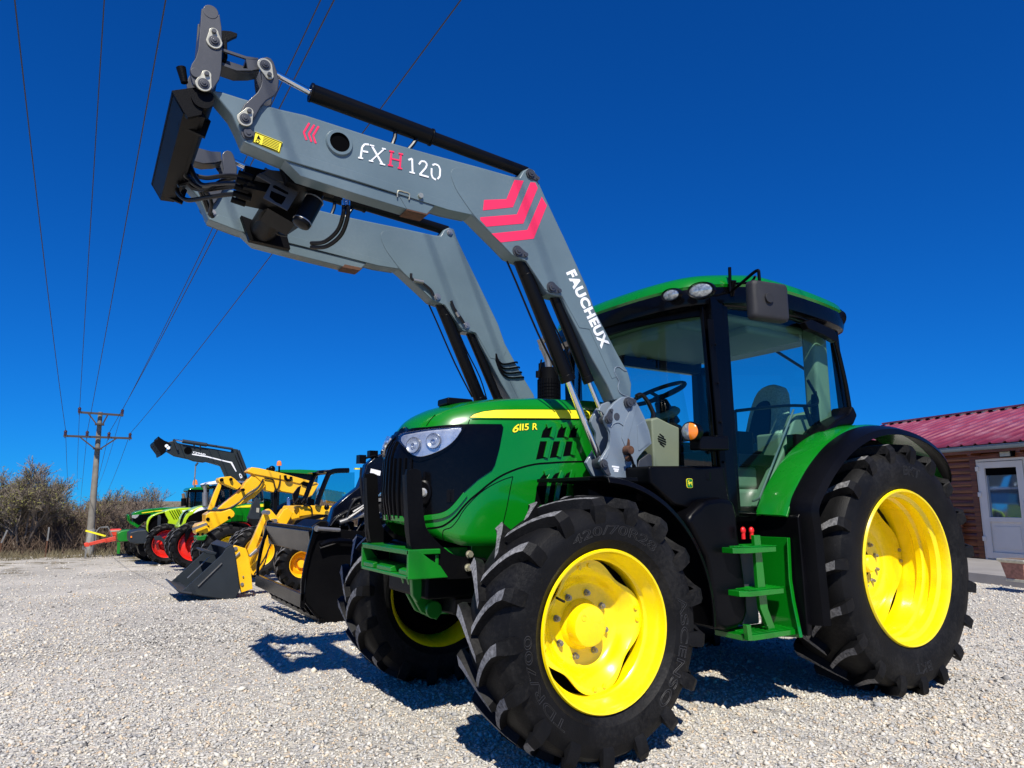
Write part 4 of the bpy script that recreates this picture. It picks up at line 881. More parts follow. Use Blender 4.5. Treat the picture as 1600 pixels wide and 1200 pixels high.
for s in (-1, 1):
    m = M(); m.prism(armp, YO, YI)
    if s == 1: m = m.mir()
    arm = obj('loader_arm', m, ARM, T, bevel=.010, seg=3, ang=30)
    if s == -1: ARM_N = arm
    else: ARM_F = arm
    # elbow reinforcing plates both sides
    ep = smooth2(P([(745, 263.5), (715, 262), (706, 266), (705, 276), (712, 295), (724, 314), (740, 336), (760, 357), (781, 378)], YO), 3, False)+P([(800, 398), (822, 408), (838, 432), (851, 452), (878, 463), (905, 512), (925, 515), (931, 500), (926, 480), (915, 447), (880, 370), (850, 309), (838, 283), (800, 278)], YO)
    m = M(); m.prism(ep, YO-.003, YO); m.prism(ep, YI, YI+.003); obj('elbow_plate', m if s == -1 else m.mir(), ARM, arm, bevel=.0015)
    # lower channel under the front part, ends in a worn rusty bracket
    ch_ = P([(445, 249), (500, 267), (560, 285), (622, 304), (655, 312), (680, 322), (668, 334), (636, 326), (560, 303), (470, 274)], YO)
    m = M(); m.prism(ch_, YO+.006, YI-.006); obj('arm_channel', m if s == -1 else m.mir(), ARM, arm, bevel=.004)
    m = M(); m.prism(P([(623, 304), (655, 311), (679.5, 321.5), (667.5, 334), (636, 326)], YO), YO+.003, YO+.02); obj('bracket_cheek', m if s == -1 else m.mir(), ARM, arm, bevel=.003)
    m = M(); m.prism(P([(640, 322), (674, 331), (667.5, 336), (635, 328)], YO), YO+.004, YI-.004); p = at(656, 307, 'y', YO); bk = obj('parking_leg_bracket', m if s == -1 else m.mir(), RUST if s == 1 else [RUST], arm, bevel=.003)
    m = M(); m.tube([at(621, 308, 'y', YO-.003), at(622, 298, 'y', YO-.006), at(632, 300, 'y', YO-.006), at(640, 303, 'y', YO-.006), at(639, 312, 'y', YO-.003)], .004, sm=2); m.cyl(p, p+V((0, -.018, 0)), .014, n=16); obj('retaining_clip', m if s == -1 else m.mir(), ZINC, arm)
    # round opening on the arm: raised ring, shade inside painted as near-black disc
    c = at(530, 223.5, 'y', YO); m = M(); m.lathe([(.052, .012), (.066, .012), (.070, .006), (.072, 0)], c, (0, -1, 0), 40); m.lathe([(.052, .012), (.052, .002), (0, .002)], c, (0, -1, 0), 40)
    m.m = [0]*(40*3+40*0)+[1]*(len(m.f)-120); obj('arm_port', m if s == -1 else m.mir(), [ARM, DARKIN], arm)
    # underside strip seen in the far arm's inner face (pressed fold)
    fo = P([(381, 222), (440, 248), (500, 266), (560, 284), (640, 309), (700, 328), (737, 336), (720, 322), (640, 296), (560, 270), (470, 242), (400, 214)], YO)
    m = M(); m.prism(fo, YO-.0045, YO); m.prism(fo, YI, YI+.0045); obj('arm_fold', m if s == -1 else m.mir(), ARM, arm, bevel=.003)
    rb_ = P([(826, 306), (836, 303), (964, 588), (956, 592)], YO); m = M(); m.prism(rb_, YO-.0025, YO); m.prism(rb_, YI, YI+.0025); obj('pressed_fold', m if s == -1 else m.mir(), ARM, arm, bevel=.0012)
    # gouged weld seam at the foot of the arm
    w_ = C([(665, 140), (675, 100), (705, 85), (735, 100), (770, 125), (795, 125)], 860, 560, 6.6667); w2 = C([(665, 140), (690, 190), (715, 240), (705, 300), (720, 350), (760, 380), (820, 400)], 860, 560, 6.6667)
    m = M(); m.tube([at(u, v, 'y', YO-.002) for u, v in w_], .0035, n=6); m.tube([at(u, v, 'y', YO-.002) for u, v in w2], .0035, n=6); obj('weld_seam', m if s == -1 else m.mir(), MOUNT, arm)
def pin(m, c, s, r=.030, out=.022, tab=None, y=None):
    """pivot head with lock tab; c = (x,z), y = face"""
    x, z = c; p = V((x, y, z)); m.cyl(p, p+V((0, s*out*.45, 0)), r, n=26); m.cyl(p+V((0, s*out*.45, 0)), p+V((0, s*out, 0)), r*.72, n=24); m.cyl(p+V((0, s*out, 0)), p+V((0, s*(out+.004), 0)), r*.34, n=14)
    if tab:
        q = p+V((tab[0], 0, tab[1])); m.bar(p+V((0, s*.006, 0)), q+V((0, s*.006, 0)), .010, r*1.3, up=(0, 0, 1), h2=r*.7) if False else m.cyl(q, q+V((0, s*.016, 0)), r*.38, n=12)
        d = (q-p); nrm = V((-d.z, 0, d.x)).normalized()
        a, b, c_, e = p+nrm*r*.95, p-nrm*r*.95, q-nrm*r*.45, q+nrm*r*.45; o1 = V((0, s*.002, 0)); o2 = V((0, s*.010, 0))
        m.add([a+o1, b+o1, c_+o1, e+o1, a+o2, b+o2, c_+o2, e+o2], [(0, 1, 2, 3), (4, 5, 6, 7), (0, 1, 5, 4), (1, 2, 6, 5), (2, 3, 7, 6), (3, 0, 4, 7)])
for s, arm in ((-1, ARM_N), (1, ARM_F)):
    for (u, v), tab, r in (((828, 272), (.05, -.02), .030), ((808, 393), (.055, -.012), .034), ((861, 449), (.055, -.015), .034), ((387, 210), None, .030)):
        m = M(); p = at(u, v, 'y', YO); pin(m, (p.x, p.z), s, r, .02, tab, y=s*.600)
        if s == 1: m.cyl((p.x, .6, p.z), (p.x, .49, p.z), r*.6); pin(m, (p.x, p.z), -1, r*.8, .014, None, y=.490)
        obj('pivot_pin', m, DGREY if s == -1 else STEEL, arm, ang=30)
# decals on the near arm
for q in ([(785, 610), (925, 605), (975, 485), (1032, 490), (965, 655), (778, 675)], [(762, 718), (990, 700), (1075, 500), (1105, 502), (1120, 535), (1030, 757), (800, 777), (762, 735)], [(832, 820), (1055, 797), (1145, 590), (1177, 645), (1095, 852), (890, 875)]):
    obj('chevron_decal', M().prism(P(c3(q), YO-.003), YO-.0045, YO-.003), PINK, ARM_N)
def stroke(m, pts, w_, y, off): # thick polyline on the plane y
    q = [at(u, v, 'y', y) for u, v in pts]
    for i in range(len(q)-1): m.bar(V((q[i].x, y-off-.0002*i, q[i].z)), V((q[i+1].x, y-off-.0002*i, q[i+1].z)), w_, .0016, up=(0, 1, 0))
m = M()
for d in (0, 31, 58): stroke(m, c1([(1053+d, 770+d*.35), (1018+d, 828+d*.35), (1035+d*1.0, 876+d*.35)]), .010, YO, .001)
obj('small_chevrons', m, PINK, ARM_N)
gw = .0100
m = M()
for g in ([(1290, 188), (1302, 190)], ):
    pass
stroke(m, c2([(1293, 186), (1303, 120), (1318, 102), (1345, 104)]), gw, YO, .001); stroke(m, c2([(1308, 146), (1340, 152)]), gw, YO, .002); stroke(m, c2([(1277, 186), (1308, 192)]), gw*.8, YO, .003)
stroke(m, c2([(1362, 110), (1430, 228)]), gw*1.15, YO, .001); stroke(m, c2([(1440, 132), (1356, 208)]), gw*.75, YO, .002)
for a_, b_ in (((1350, 108), (1378, 114)), ((1426, 128), (1450, 134)), ((1344, 205), (1372, 211)), ((1412, 224), (1446, 232))): stroke(m, c2([a_, b_]), gw*.7, YO, .003)
obj('loader_model_lettering', m, WHITE, ARM_N); m = M(); stroke(m, c3([(312, 360), (335, 352), (338, 440)]), gw, YO, .001); stroke(m, c3([(318, 436), (352, 444)]), gw*.8, YO, .002)
stroke(m, c3([(378, 388), (392, 368), (415, 370), (428, 388), (420, 410), (382, 452)]), gw, YO, .001); stroke(m, c3([(380, 452), (438, 468)]), gw, YO, .003)
stroke(m, c3([(462, 392), (480, 386), (500, 396), (510, 420), (508, 462), (494, 480)]), gw, YO, .001); stroke(m, c3([(484, 484), (464, 472), (456, 450), (457, 412)]), gw, YO, .001)
obj('loader_model_lettering', m, WHITE, ARM_N)
m = M()
stroke(m, c2([(1487, 148), (1478, 232)]), gw*1.1, YO, .001); stroke(m, c2([(1545, 162), (1538, 250)]), gw*1.1, YO, .001); stroke(m, c2([(1485, 192), (1542, 205)]), gw*.8, YO, .002)
for a_, b_ in (((1472, 145), (1502, 151)), ((1530, 160), (1558, 166)), ((1463, 232), (1495, 238)), ((1524, 250), (1552, 256))): stroke(m, c2([a_, b_]), gw*.8, YO, .003)
obj('loader_model_letter', m, PINK, ARM_N)
tm = text_m('FAUCHEUX', offset=.05, spacing=1.1); q = lambda u, v: at(*C([(u, v)], 600, 380, 4)[0], 'y', YO)
o = obj('maker_lettering', put_text(tm, q(1134, 186), q(1356, 662), q(1190, 161), (0, -1, 0), .0045), WHITE, ARM_N)
m = M(); m.prism(P(c1([(714, 826), (884, 893), (867, 962), (697, 892)]), YO), YO-.0062, YO-.0005); sk = obj('warning_sticker', m, YSTICK, ARM_N)
m = M(); stroke(m, c1([(712, 830), (880, 897), (864, 957), (700, 890), (712, 830)]), .003, YO, .0065)
for k in range(6): stroke(m, c1([(765-2*k, 862+9*k), (865-2*k, 902+9*k)]), .0022, YO, .0065)
m.prism(P(c1([(735, 848), (722, 868), (748, 878)]), YO), YO-.0078, YO-.0055); p = at(*c1([(730, 884)])[0], 'y', YO-.0068); m.lathe([(.006, 0), (.010, 0)], p, (0, -1, 0), 16); obj('sticker_print', m, BLACK, sk)

# cylinders
def ucyl(name, pu, qu, y, r, rod, split, par, mt=CYLB, full=0, cap=True):
    p = at(*pu, 'y', y); q = at(*qu, 'y', y); return ucyl3(name, p, q, r, rod, split, par, mt)
def ucyl3(name, p, q, r, rod, split, par, mt=CYLB):
    d = q-p; s0 = p+d*split; m = M(); m.cyl(p+d*.012, s0, r, n=28); m.cyl(s0-d.normalized()*.03, s0+d.normalized()*.012, r*1.08, n=28); m.cyl(p-V((0, r*.9, 0)), p+V((0, r*.9, 0)), r*.8, n=20); m.cyl(p+d*.10, p+d*.104, r*1.02, n=28)
    b = obj(name, m, mt, par, bevel=.003)
    m = M(); m.cyl(s0, q, rod, n=22); obj('piston_rod', m, CHROME, b)
    m = M(); m.cyl(q-V((0, rod*1.6, 0)), q+V((0, rod*1.6, 0)), rod*1.9, n=20); obj('rod_eye', m, DGREY, b); return b
for s in (-1, 1):
    P3 = lambda u, v: V((at(u, v, 'y', -.545).x, s*.545, at(u, v, 'y', -.545).z))
    ucyl3('lift_cylinder', P3(808, 395), P3(938, 722), .043, .021, .60, T)
    ucyl3('levelling_cylinder', P3(861, 452), P3(944, 655), .033, .014, .70, T)
    m = M(); m.cyl(P3(864, 458), P3(880, 505), .022, n=18); m.tube([P3(846, 462), P3(862, 500), P3(885, 548), P3(898, 590)], .005, sm=3); m.tube([P3(792, 408), P3(806, 440), P3(840, 520), P3(872, 585)], .006, sm=3)
    m.tube([P3(819, 405), P3(836, 440), P3(848, 462)], .008, sm=3); obj('cylinder_pipes', m, CYLB, T)
    A, B, Cc, Dd = P3(417, 108), P3(484, 144), P3(672, 214), P3(822, 270)
    m = M(); m.cyl(B, Cc, .046, n=28); m.cyl(Cc, Cc+(Dd-Cc)*.02, .050, n=28); m.cyl(Cc, Dd, .036, n=28); m.cyl(B, B+(Cc-B)*.02, .050, n=28)
    tc_ = obj('tilt_cylinder', m, CYLB, T, bevel=.003); m = M(); m.cyl(A, B, .018, n=20); obj('piston_rod', m, CHROME, tc_)
    m = M(); m.tube([P3(618, 196), P3(617, 215), P3(610, 232)], .012, sm=2); m.tube([P3(652, 215), P3(645, 226), P3(636, 236)], .012, sm=2); obj('hose_union', m, HOSE, tc_)
# front linkage and carriage
PA = P(c1([(378, 62), (392, 60), (400, 70), (400, 90), (420, 105), (450, 112), (476, 105), (490, 95), (503, 180), (507, 300), (502, 440), (490, 500), (440, 575), (415, 568), (360, 552), (325, 530), (315, 500), (306, 440), (318, 405), (340, 372), (357, 320), (368, 200)]), -.63)
PB = P(c1([(740, 395), (755, 375), (780, 368), (808, 378), (825, 402), (845, 460), (858, 520), (852, 580), (830, 612), (780, 640), (745, 680), (715, 735), (690, 772), (655, 786), (622, 765), (611, 725), (640, 665), (680, 628), (722, 590), (742, 555), (752, 510), (745, 470)]), -.60)
keyh = [((458, 262), (455, 205)), ((392, 528), (410, 470)), ((780, 400), (806, 462)), ((655, 735), (680, 690))]
tb = P(c1([(505, 300), (660, 352), (735, 362), (745, 430), (690, 440), (600, 440), (510, 408)]), -.60)
hb = P([(268, 143), (276, 140), (290, 126), (302, 120), (330, 148), (322, 165), (303, 172), (280, 171), (273, 158)], -.60)
back = P([(290, 126), (303, 135), (345, 150), (352, 163), (330, 172), (322, 190), (300, 200), (285, 230), (270, 240), (283, 172), (275, 150)], -.60)
car = M(); car.prism(P([(268, 143), (280, 171), (303, 171), (300, 178), (284, 182), (264, 148)], -.60), -.60, .60)
bm_x0, bm_z1 = at(268, 143, 'y', -.60).x, at(268, 143, 'y', -.60).z
car = M(); car.prism([(bm_x0, bm_z1), (bm_x0+.055, bm_z1-.085), (bm_x0+.075, bm_z1-.11), (bm_x0+.130, bm_z1-.08), (bm_x0+.140, bm_z1-.02), (bm_x0+.10, bm_z1+.05)], -.61, -.585)
car.prism([(bm_x0, bm_z1), (bm_x0+.055, bm_z1-.085), (bm_x0+.065, bm_z1-.085), (bm_x0+.012, bm_z1+.002)], -.60, .50)
car.prism([(bm_x0+.055, bm_z1-.085), (bm_x0+.130, bm_z1-.08), (bm_x0+.130, bm_z1-.088), (bm_x0+.055, bm_z1-.093)], -.60, .50)
car.prism([(bm_x0+.004, bm_z1), (bm_x0+.10, bm_z1+.045), (bm_x0+.10, bm_z1+.033), (bm_x0+.004, bm_z1-.012)], -.60, .50)
car.cyl((bm_x0+.13, -.62, bm_z1-.0), (bm_x0+.13, .56, bm_z1-.0), .05, n=20)
car.join(M().join(M().prism([(bm_x0+.055, bm_z1-.085), (bm_x0, bm_z1), (bm_x0+.10, bm_z1+.05), (bm_x0+.140, bm_z1-.02), (bm_x0+.130, bm_z1-.08)], .485, .51)))
car.prism([(bm_x0+.06, bm_z1-.08), (bm_x0+.15, bm_z1-.08), (bm_x0+.10, bm_z1+.03), (bm_x0+.03, bm_z1-.01)], -.59, .49)
for y0 in (-.46, .44): car.prism([(bm_x0+.05, bm_z1-.08), (bm_x0+.02, bm_z1-.01), (bm_x0+.10, bm_z1+.045), (bm_x0+.19, bm_z1-.02), (bm_x0+.17, bm_z1-.11)], y0, y0+.02)
car.cyl((bm_x0+.05, -.6, bm_z1+.06), (bm_x0+.03, -.6, bm_z1+.13), .016, .022, n=12)
CAR = obj('quick_hitch_carriage', car, BLACKM, T, bevel=.004)
m = M(); pp = at(567/4+220, 209/4, 'y', -.5); m.prism(P(c1([(505, 195), (560, 200), (602, 215), (600, 235), (575, 245), (508, 280)]), -.54), -.55, -.53); m.prism(P(c1([(508, 270), (530, 260), (535, 390), (508, 400)]), -.54), -.58, -.50); both('coupling_hook', m, BLACKM, CAR, bevel=.003)
for s in (-1, 1):
    def mk(m): return m if s == -1 else m.mir()
    m = M(); m.prism(PA, -.640, -.618); m.prism(PA, -.515, -.495); m.prism(P(c1([(376, 180), (366, 200), (352, 330), (338, 380), (330, 400), (345, 400), (362, 330)]), -.60), -.618, -.515); pl_ = obj('hitch_plate', mk(m), DGREY, CAR, bevel=.004)
    m = M(); m.prism(PB, -.622, -.604); m.prism(PB, -.485, -.468); lk = obj('tilt_link', mk(m), DGREY, CAR, bevel=.005)
    m = M(); m.prism(P(c1([(505, 300), (660, 352), (735, 362), (733, 374), (655, 366), (507, 316)]), -.60), -.60, -.588); m.prism(P(c1([(508, 390), (600, 424), (690, 430), (700, 440), (600, 440), (510, 408)]), -.60), -.60, -.588); m.prism(P(c1([(655, 360), (733, 370), (745, 430), (690, 438), (668, 425)]), -.60), -.599, -.588); m.prism(tb, -.512, -.50); m.prism(P(c1([(510, 395), (600, 430), (690, 438), (745, 425), (745, 435), (690, 448), (600, 442), (510, 408)]), -.60), -.588, -.512); m.prism(P(c1([(660, 352), (735, 362), (730, 385), (660, 375)]), -.60), -.588, -.512); obj('connecting_bar', mk(m), DGREY, CAR, bevel=.003)
    for (a_, b_) in keyh:
        m = M(); dk = M()
        pa = at(*c1([a_])[0], 'y', -.64); pb = at(*c1([b_])[0], 'y', -.64); yy = -.640 if a_[0] < 600 else -.622; pa.y = yy; pb.y = yy; r1, r2 = .036, .021; d = pb-pa; t0 = math.atan2(d.z, d.x)
        out = [(pa.x+math.cos(t0+a)*r1, pa.z+math.sin(t0+a)*r1) for a in [math.pi*.5+i*math.pi/10 for i in range(11)]]+[(pb.x+math.cos(t0+a)*r2, pb.z+math.sin(t0+a)*r2) for a in [-math.pi*.5+i*math.pi/8 for i in range(9)]]
        m.prism(out, yy-.008, yy)
        for rr_, h_ in ((.026, .012), (.017, .018), (.009, .022)): dk.cyl(pa, pa-V((0, h_, 0)), rr_, n=22)
        dk.cyl(pb, pb-V((0, .020, 0)), .011, n=10); rp = obj('retaining_plate', mk(m), CREAM if s == -1 else DGREY, pl_, bevel=.002); obj('plate_pin', mk(dk), DGREY, pl_, bevel=.002)
    dk = M(); p = at(*c1([(435, 82)])[0], 'y', -.63); dk.cyl(p+V((0, .12, 0)), p-V((0, .012, 0)), .034, n=24); obj('plate_pin', mk(dk), DGREY, pl_, bevel=.002); dk = M(); p = at(*c1([(345, 458)])[0], 'y', -.64); dk.cyl(p, p-V((0, .008, 0)), .024, n=20)
    obj('plate_pin', mk(dk), DGREY, pl_, bevel=.002)
# cross tube, valve block, accumulator
cx_, cz_ = at(475, 262, 'y', -.49).x, at(475, 262, 'y', -.49).z-.01
m = M(); m.cyl((cx_, -.49, cz_), (cx_, .49, cz_), .085, n=32); m.prism([(cx_-.14, cz_+.06), (cx_+.14, cz_+.0), (cx_+.17, cz_-.10), (cx_-.08, cz_-.09)], .44, .492); m.prism([(cx_-.14, cz_+.06), (cx_+.14, cz_+.0), (cx_+.17, cz_-.10), (cx_-.08, cz_-.09)], -.492, -.44); obj('cross_tube', m, BLACKM, T, bevel=.004)
yv = -.40
m = M(); o_ = c2([(640, 280), (700, 290), (905, 405), (835, 520), (680, 440), (725, 350), (630, 300)])
pl2 = P(c2([(668, 282), (905, 405), (835, 520), (682, 440), (730, 352), (640, 300)]), yv); m.prism(pl2, yv-.006, yv)
m.prism(P(c2([(640, 300), (668, 282), (720, 260), (880, 275), (870, 310), (820, 340)]), yv), yv, yv+.25); vb = obj('valve_bracket', m, DGREY, T, bevel=.003)
m = M()
for q in ([(745, 360), (760, 357), (840, 402), (842, 415), (828, 412), (748, 372)], [(735, 392), (828, 432), (820, 450), (800, 478), (760, 460), (725, 430)]): m.prism(P(c2(q), yv-.008), yv-.0085, yv-.006)
obj('bracket_slots', m, DARKIN, vb)
m = M(); m.box(cx_-.26, cx_-.02, yv+.06, yv+.30, cz_-.10, cz_+.02)
p = at(*c2([(680, 350)])[0], 'y', yv+.03)
for k in range(5): m.cyl(p+V((-.05+.02*(k % 2), .04*k, .02-.02*k)), p+V((-.12, .04*k, .03-.02*k)), .016, n=12)
m.prism(P(c2([(660, 540), (905, 410), (960, 560), (870, 620), (700, 520)]), yv+.3), yv+.25, yv+.45)
obj('hydraulic_valve_block', m, BLACKM, vb, bevel=.006)
m = M(); a_ = at(*c2([(1010, 440)])[0], 'y', yv-.02); b_ = at(*c2([(925, 595)])[0], 'y', yv-.02)
m.cyl(a_, b_, .048, n=32); m.lathe([(.048, 0), (.045, .012), (.02, .02), (0, .022)], b_, (b_-a_), 32)
acc = obj('accumulator', m, CYLB, T, bevel=.004)
d_ = (b_-a_)
for t in (.05, .92): obj('clamp_band', M().cyl(a_+d_*t, a_+d_*(t+.035), .0505, n=32), STEEL, acc)
m = M(); m.bar(at(*c2([(985, 375)])[0], 'y', yv), at(*c2([(1045, 415)])[0], 'y', yv), .09, .09); m.cyl(a_, at(*c2([(1030, 395)])[0], 'y', yv-.02), .035); obj('accumulator_mount', m, BLACKM, acc, bevel=.006)
def hose(pts, r=.013, par=T, name='hydraulic_hose'):
    return obj(name, M().tube([at(*C([(a, b)], 240, 200, 4)[0], 'y', y) for a, b, y in pts], r, n=10, sm=8), HOSE, par)
hose([(205, 240, .1), (250, 290, .1), (330, 312, .08), (430, 300, .05), (520, 300, 0), (600, 325, -.05)])
hose([(215, 200, .12), (215, 290, .14), (250, 350, .12), (330, 378, .1), (430, 330, .08), (520, 310, .05)], .012)
hose([(190, 300, .2), (240, 370, .2), (320, 385, .15), (450, 370, .08), (540, 368, .0), (625, 385, -.05)])
hose([(140, 330, .3), (150, 400, .3), (210, 450, .25), (330, 435, .15), (480, 415, .05), (610, 420, -.03)])
hose([(230, 300, .25), (330, 400, .25), (360, 470, .3), (350, 540, .4)], .012)
hose([(1188, 470, .05), (1185, 540, .05), (1150, 640, .12), (1070, 710, .2), (985, 720, .3)]); hose([(1215, 470, .03), (1212, 560, .05), (1170, 670, .12), (1080, 740, .2), (985, 745, .3)])
hose([(715, 545, .2), (700, 590, .25), (720, 640, .3)], .010); hose([(755, 550, .2), (740, 610, .25), (780, 660, .3), (830, 672, .35)], .010)
hose([(175, 150, .0), (190, 230, .05), (200, 300, .1), (250, 330, .15), (300, 420, .3), (340, 520, .42)], .011)
hose([(215, 130, .05), (225, 220, .05), (290, 345, .0), (380, 350, -.1), (470, 345, -.2), (600, 350, -.35)], .011)
hose([(150, 360, .2), (200, 345, .2), (280, 345, .2), (330, 460, .35), (370, 560, .42)], .011)
m = M(); G2 = lambda a, b, y=.03: at(*C([(a, b)], 240, 200, 4)[0], 'y', y)
m.tube([G2(1085, 400), G2(1140, 408), G2(1175, 420), G2(1190, 440), G2(1188, 480)], .009, sm=5); obj('hose_elbow', m, CHROME, T); m = M(); m.tube([G2(1275, 448), G2(1240, 436), G2(1220, 445), G2(1215, 480)], .009, sm=5); obj('hose_elbow', m, CHROME, T)
m = M(); m.cyl(G2(1188, 455), G2(1188, 486), .014, n=12); m.cyl(G2(1215, 455), G2(1214, 486), .014, n=12); m.cyl(G2(1130, 406), G2(1160, 414), .015, n=6)
for (a, b), (c_, d_) in (((585, 320), (620, 332)), ((610, 375), (640, 392)), ((605, 418), (640, 425)), ((655, 428), (672, 440)), ((590, 335), (625, 350))): m.cyl(G2(a, b, -.05), G2(c_, d_, -.05), .015, n=12)
obj('hose_fittings', m, CHROME, T)
# hoses inside the far arm elbow, pipes on the far arm
m = M(); G4 = lambda a, b, y=.47: at(*C([(a, b)], 600, 380, 4)[0], 'y', y)
m.tube([G4(170, 190), G4(175, 225), G4(225, 240), G4(290, 290), G4(310, 330)], .010, sm=4); obj('elbow_hose', m, HOSE, ARM_F); m = M(); m.tube([G4(420, 360), G4(440, 410), G4(475, 460), G4(500, 500)], .010, sm=4); obj('elbow_hose', m, HOSE, ARM_F)
m = M(); m.cyl(G4(185, 232, .465), G4(245, 245, .465), .014, n=12); m.cyl(G4(452, 430, .465), G4(468, 460, .465), .012, n=12); obj('elbow_hose_fitting', m, STEEL, ARM_F)
m = M()
for k in range(4): m.tube([G4(700, 690+k*12, .485), G4(712+k*4, 728+k*20, .482), G4(735+k*8, 752+k*26, .480), G4(770+k*10, 754+k*29, .480), G4(826+k*13, 743+k*31, .480), G4(832+k*13, 750+k*31, .488)], .0065, sm=4)
obj('arm_pipes', m, BLACK, ARM_F)
# loader brackets on the tractor
bp_ = P(c5([(700, 425), (730, 405), (790, 400), (845, 415), (900, 500), (960, 620), (1010, 760), (1035, 890), (960, 955), (905, 1020), (880, 1060), (880, 1160), (870, 1280), (620, 1280), (560, 1200), (520, 1130), (495, 1075), (540, 1000), (585, 930), (605, 850), (600, 760), (560, 690), (545, 640), (560, 590), (600, 520), (650, 460)]), -.62)
for s in (-1, 1):
    m = M(); m.prism(bp_, -.640, -.615); m.prism(bp_, -.505, -.48); m.prism(P(c5([(1035, 890), (960, 955), (905, 1020), (880, 1060), (860, 1050), (890, 1000), (950, 935), (1020, 880)]), -.62), -.615, -.505)
    m.prism(P(c5([(560, 590), (540, 560), (500, 540), (530, 480), (600, 450), (650, 460)]), -.56), -.56, -.54)
    br = obj('loader_bracket', m if s == -1 else m.mir(), MOUNT, T, bevel=.004)
    m = M(); m.prism(P(c5([(740, 830), (760, 690), (800, 600), (870, 440), (900, 500), (860, 640), (790, 900), (775, 915)]), -.64), -.6445, -.640); m.prism(P(c5([(900, 700), (970, 650), (1025, 820), (1030, 880), (930, 960), (915, 960)]), -.64), -.6435, -.640)
    m.tube([at(*c5([q])[0], 'y', -.642) for q in ((630, 720), (660, 680), (710, 668), (760, 700))], .0035, sm=4, n=6); m.tube([at(*c5([q])[0], 'y', -.642) for q in ((600, 760), (620, 850), (610, 960), (580, 1040))], .003, sm=4, n=6)
    obj('bracket_rib', m if s == -1 else m.mir(), MOUNT, br, bevel=.002)
    m = M()
    p = at(*c5([(805, 462)])[0], 'y', -.64); pin(m, (p.x, p.z), -1, .034, .026, (.045, .012), y=-.640)
    p = at(*c5([(600, 635)])[0], 'y', -.64); pin(m, (p.x, p.z), -1, .028, .022, (.02, .055), y=-.640)
    p = at(*c5([(548, 1100)])[0], 'y', -.64); pin(m, (p.x, p.z), -1, .028, .022, (.035, -.06), y=-.640)
    p = at(*c5([(690, 605)])[0], 'y', -.64); m.cyl(p, p+V((0, -.003, 0)), .022, n=24)
    obj('bracket_pin', m if s == -1 else m.mir(), DGREY, br, ang=30)
    m = M(); p = at(*c5([(785, 960)])[0], 'y', -.64); m.cyl(p, p+V((0, -.05, 0)), .030, .026, n=24); m.cyl(p+V((-.0, -.01, -.05)), p+V((0, -.045, -.05)), .018, n=16); lv = obj('locking_boss', m if s == -1 else m.mir(), RUST, br, bevel=.004)
    m = M(); m.tube([at(*c5([q])[0], 'y', -.70) for q in ((790, 1000), (820, 1000), (850, 1060), (875, 1140))], .008, sm=5); m.tube([at(*c5([q])[0], 'y', -.70) for q in ((865, 1110), (930, 1270))], .012, sm=0); obj('locking_handle', m if s == -1 else m.mir(), BLACK, br)
    m = M(); p = at(*c5([(805, 860)])[0], 'y', -.641); m.prism(P(c5([(800, 830), (820, 850), (825, 930), (790, 930)]), -.64), -.6455, -.6445); obj('rust_patch', m if s == -1 else m.mir(), RUST, br)
    m = M(); m.prism(P(c5([(890, 1130), (905, 1060), (1010, 990), (1035, 1010), (1050, 1280), (880, 1280)]), -.60), -.62, -.52); obj('bracket_box', m if s == -1 else m.mir(), DGREY, br, bevel=.006)
tm = text_m('Parking leg\nuse with\ncare', offset=.02) if False else None
m = M()
for k, (a_, b_) in enumerate((((640, 1125), (715, 1135)), ((655, 1150), (712, 1158)), ((665, 1172), (705, 1176)))): stroke(m, c5([a_, b_]), .010, -.64, .001)
obj('bracket_sticker', m, WHITE, T)
m = M(); pts = [at(*c5([q])[0], 'y', -.52) for q in ((900, 400), (950, 380), (1000, 430), (1050, 520), (1075, 600), (1040, 720), (1030, 820))]; m.tube(pts, .014, sm=4)
m.tube([p + V((.02, .03, .01)) for p in pts], .012, sm=4); obj('hose_bundle', m, HOSE, T)
# ------------------------------------------------------------------ shrubs behind the yard
def bark(name, c):
    m, n, b = newmat(name); L = n.links.new; tc = N(n, 'ShaderNodeTexCoord'); nz = N(n, 'ShaderNodeTexNoise'); nz.inputs['Scale'].default_value = 3; nz.inputs['Detail'].default_value = 6; L(tc.outputs['Object'], nz.inputs['Vector'])
    cr = N(n, 'ShaderNodeValToRGB'); L(nz.outputs['Fac'], cr.inputs[0]); cr.color_ramp.elements[0].position = .3; cr.color_ramp.elements[1].position = .7
    cr.color_ramp.elements[0].color = (c[0]*.6, c[1]*.6, c[2]*.6, 1); cr.color_ramp.elements[1].color = (c[0]*1.5, c[1]*1.5, c[2]*1.5, 1); L(cr.outputs[0], b.inputs['Base Color']); b.inputs['Roughness'].default_value = .9; return m
BARK = bark('bare_twigs', (.165, .125, .095)); BARK2 = bark('grey_bark', (.20, .165, .13)); BUD = bark('spring_buds', (.17, .16, .045)); BRUSH = bark('dry_brush', (.12, .082, .055))
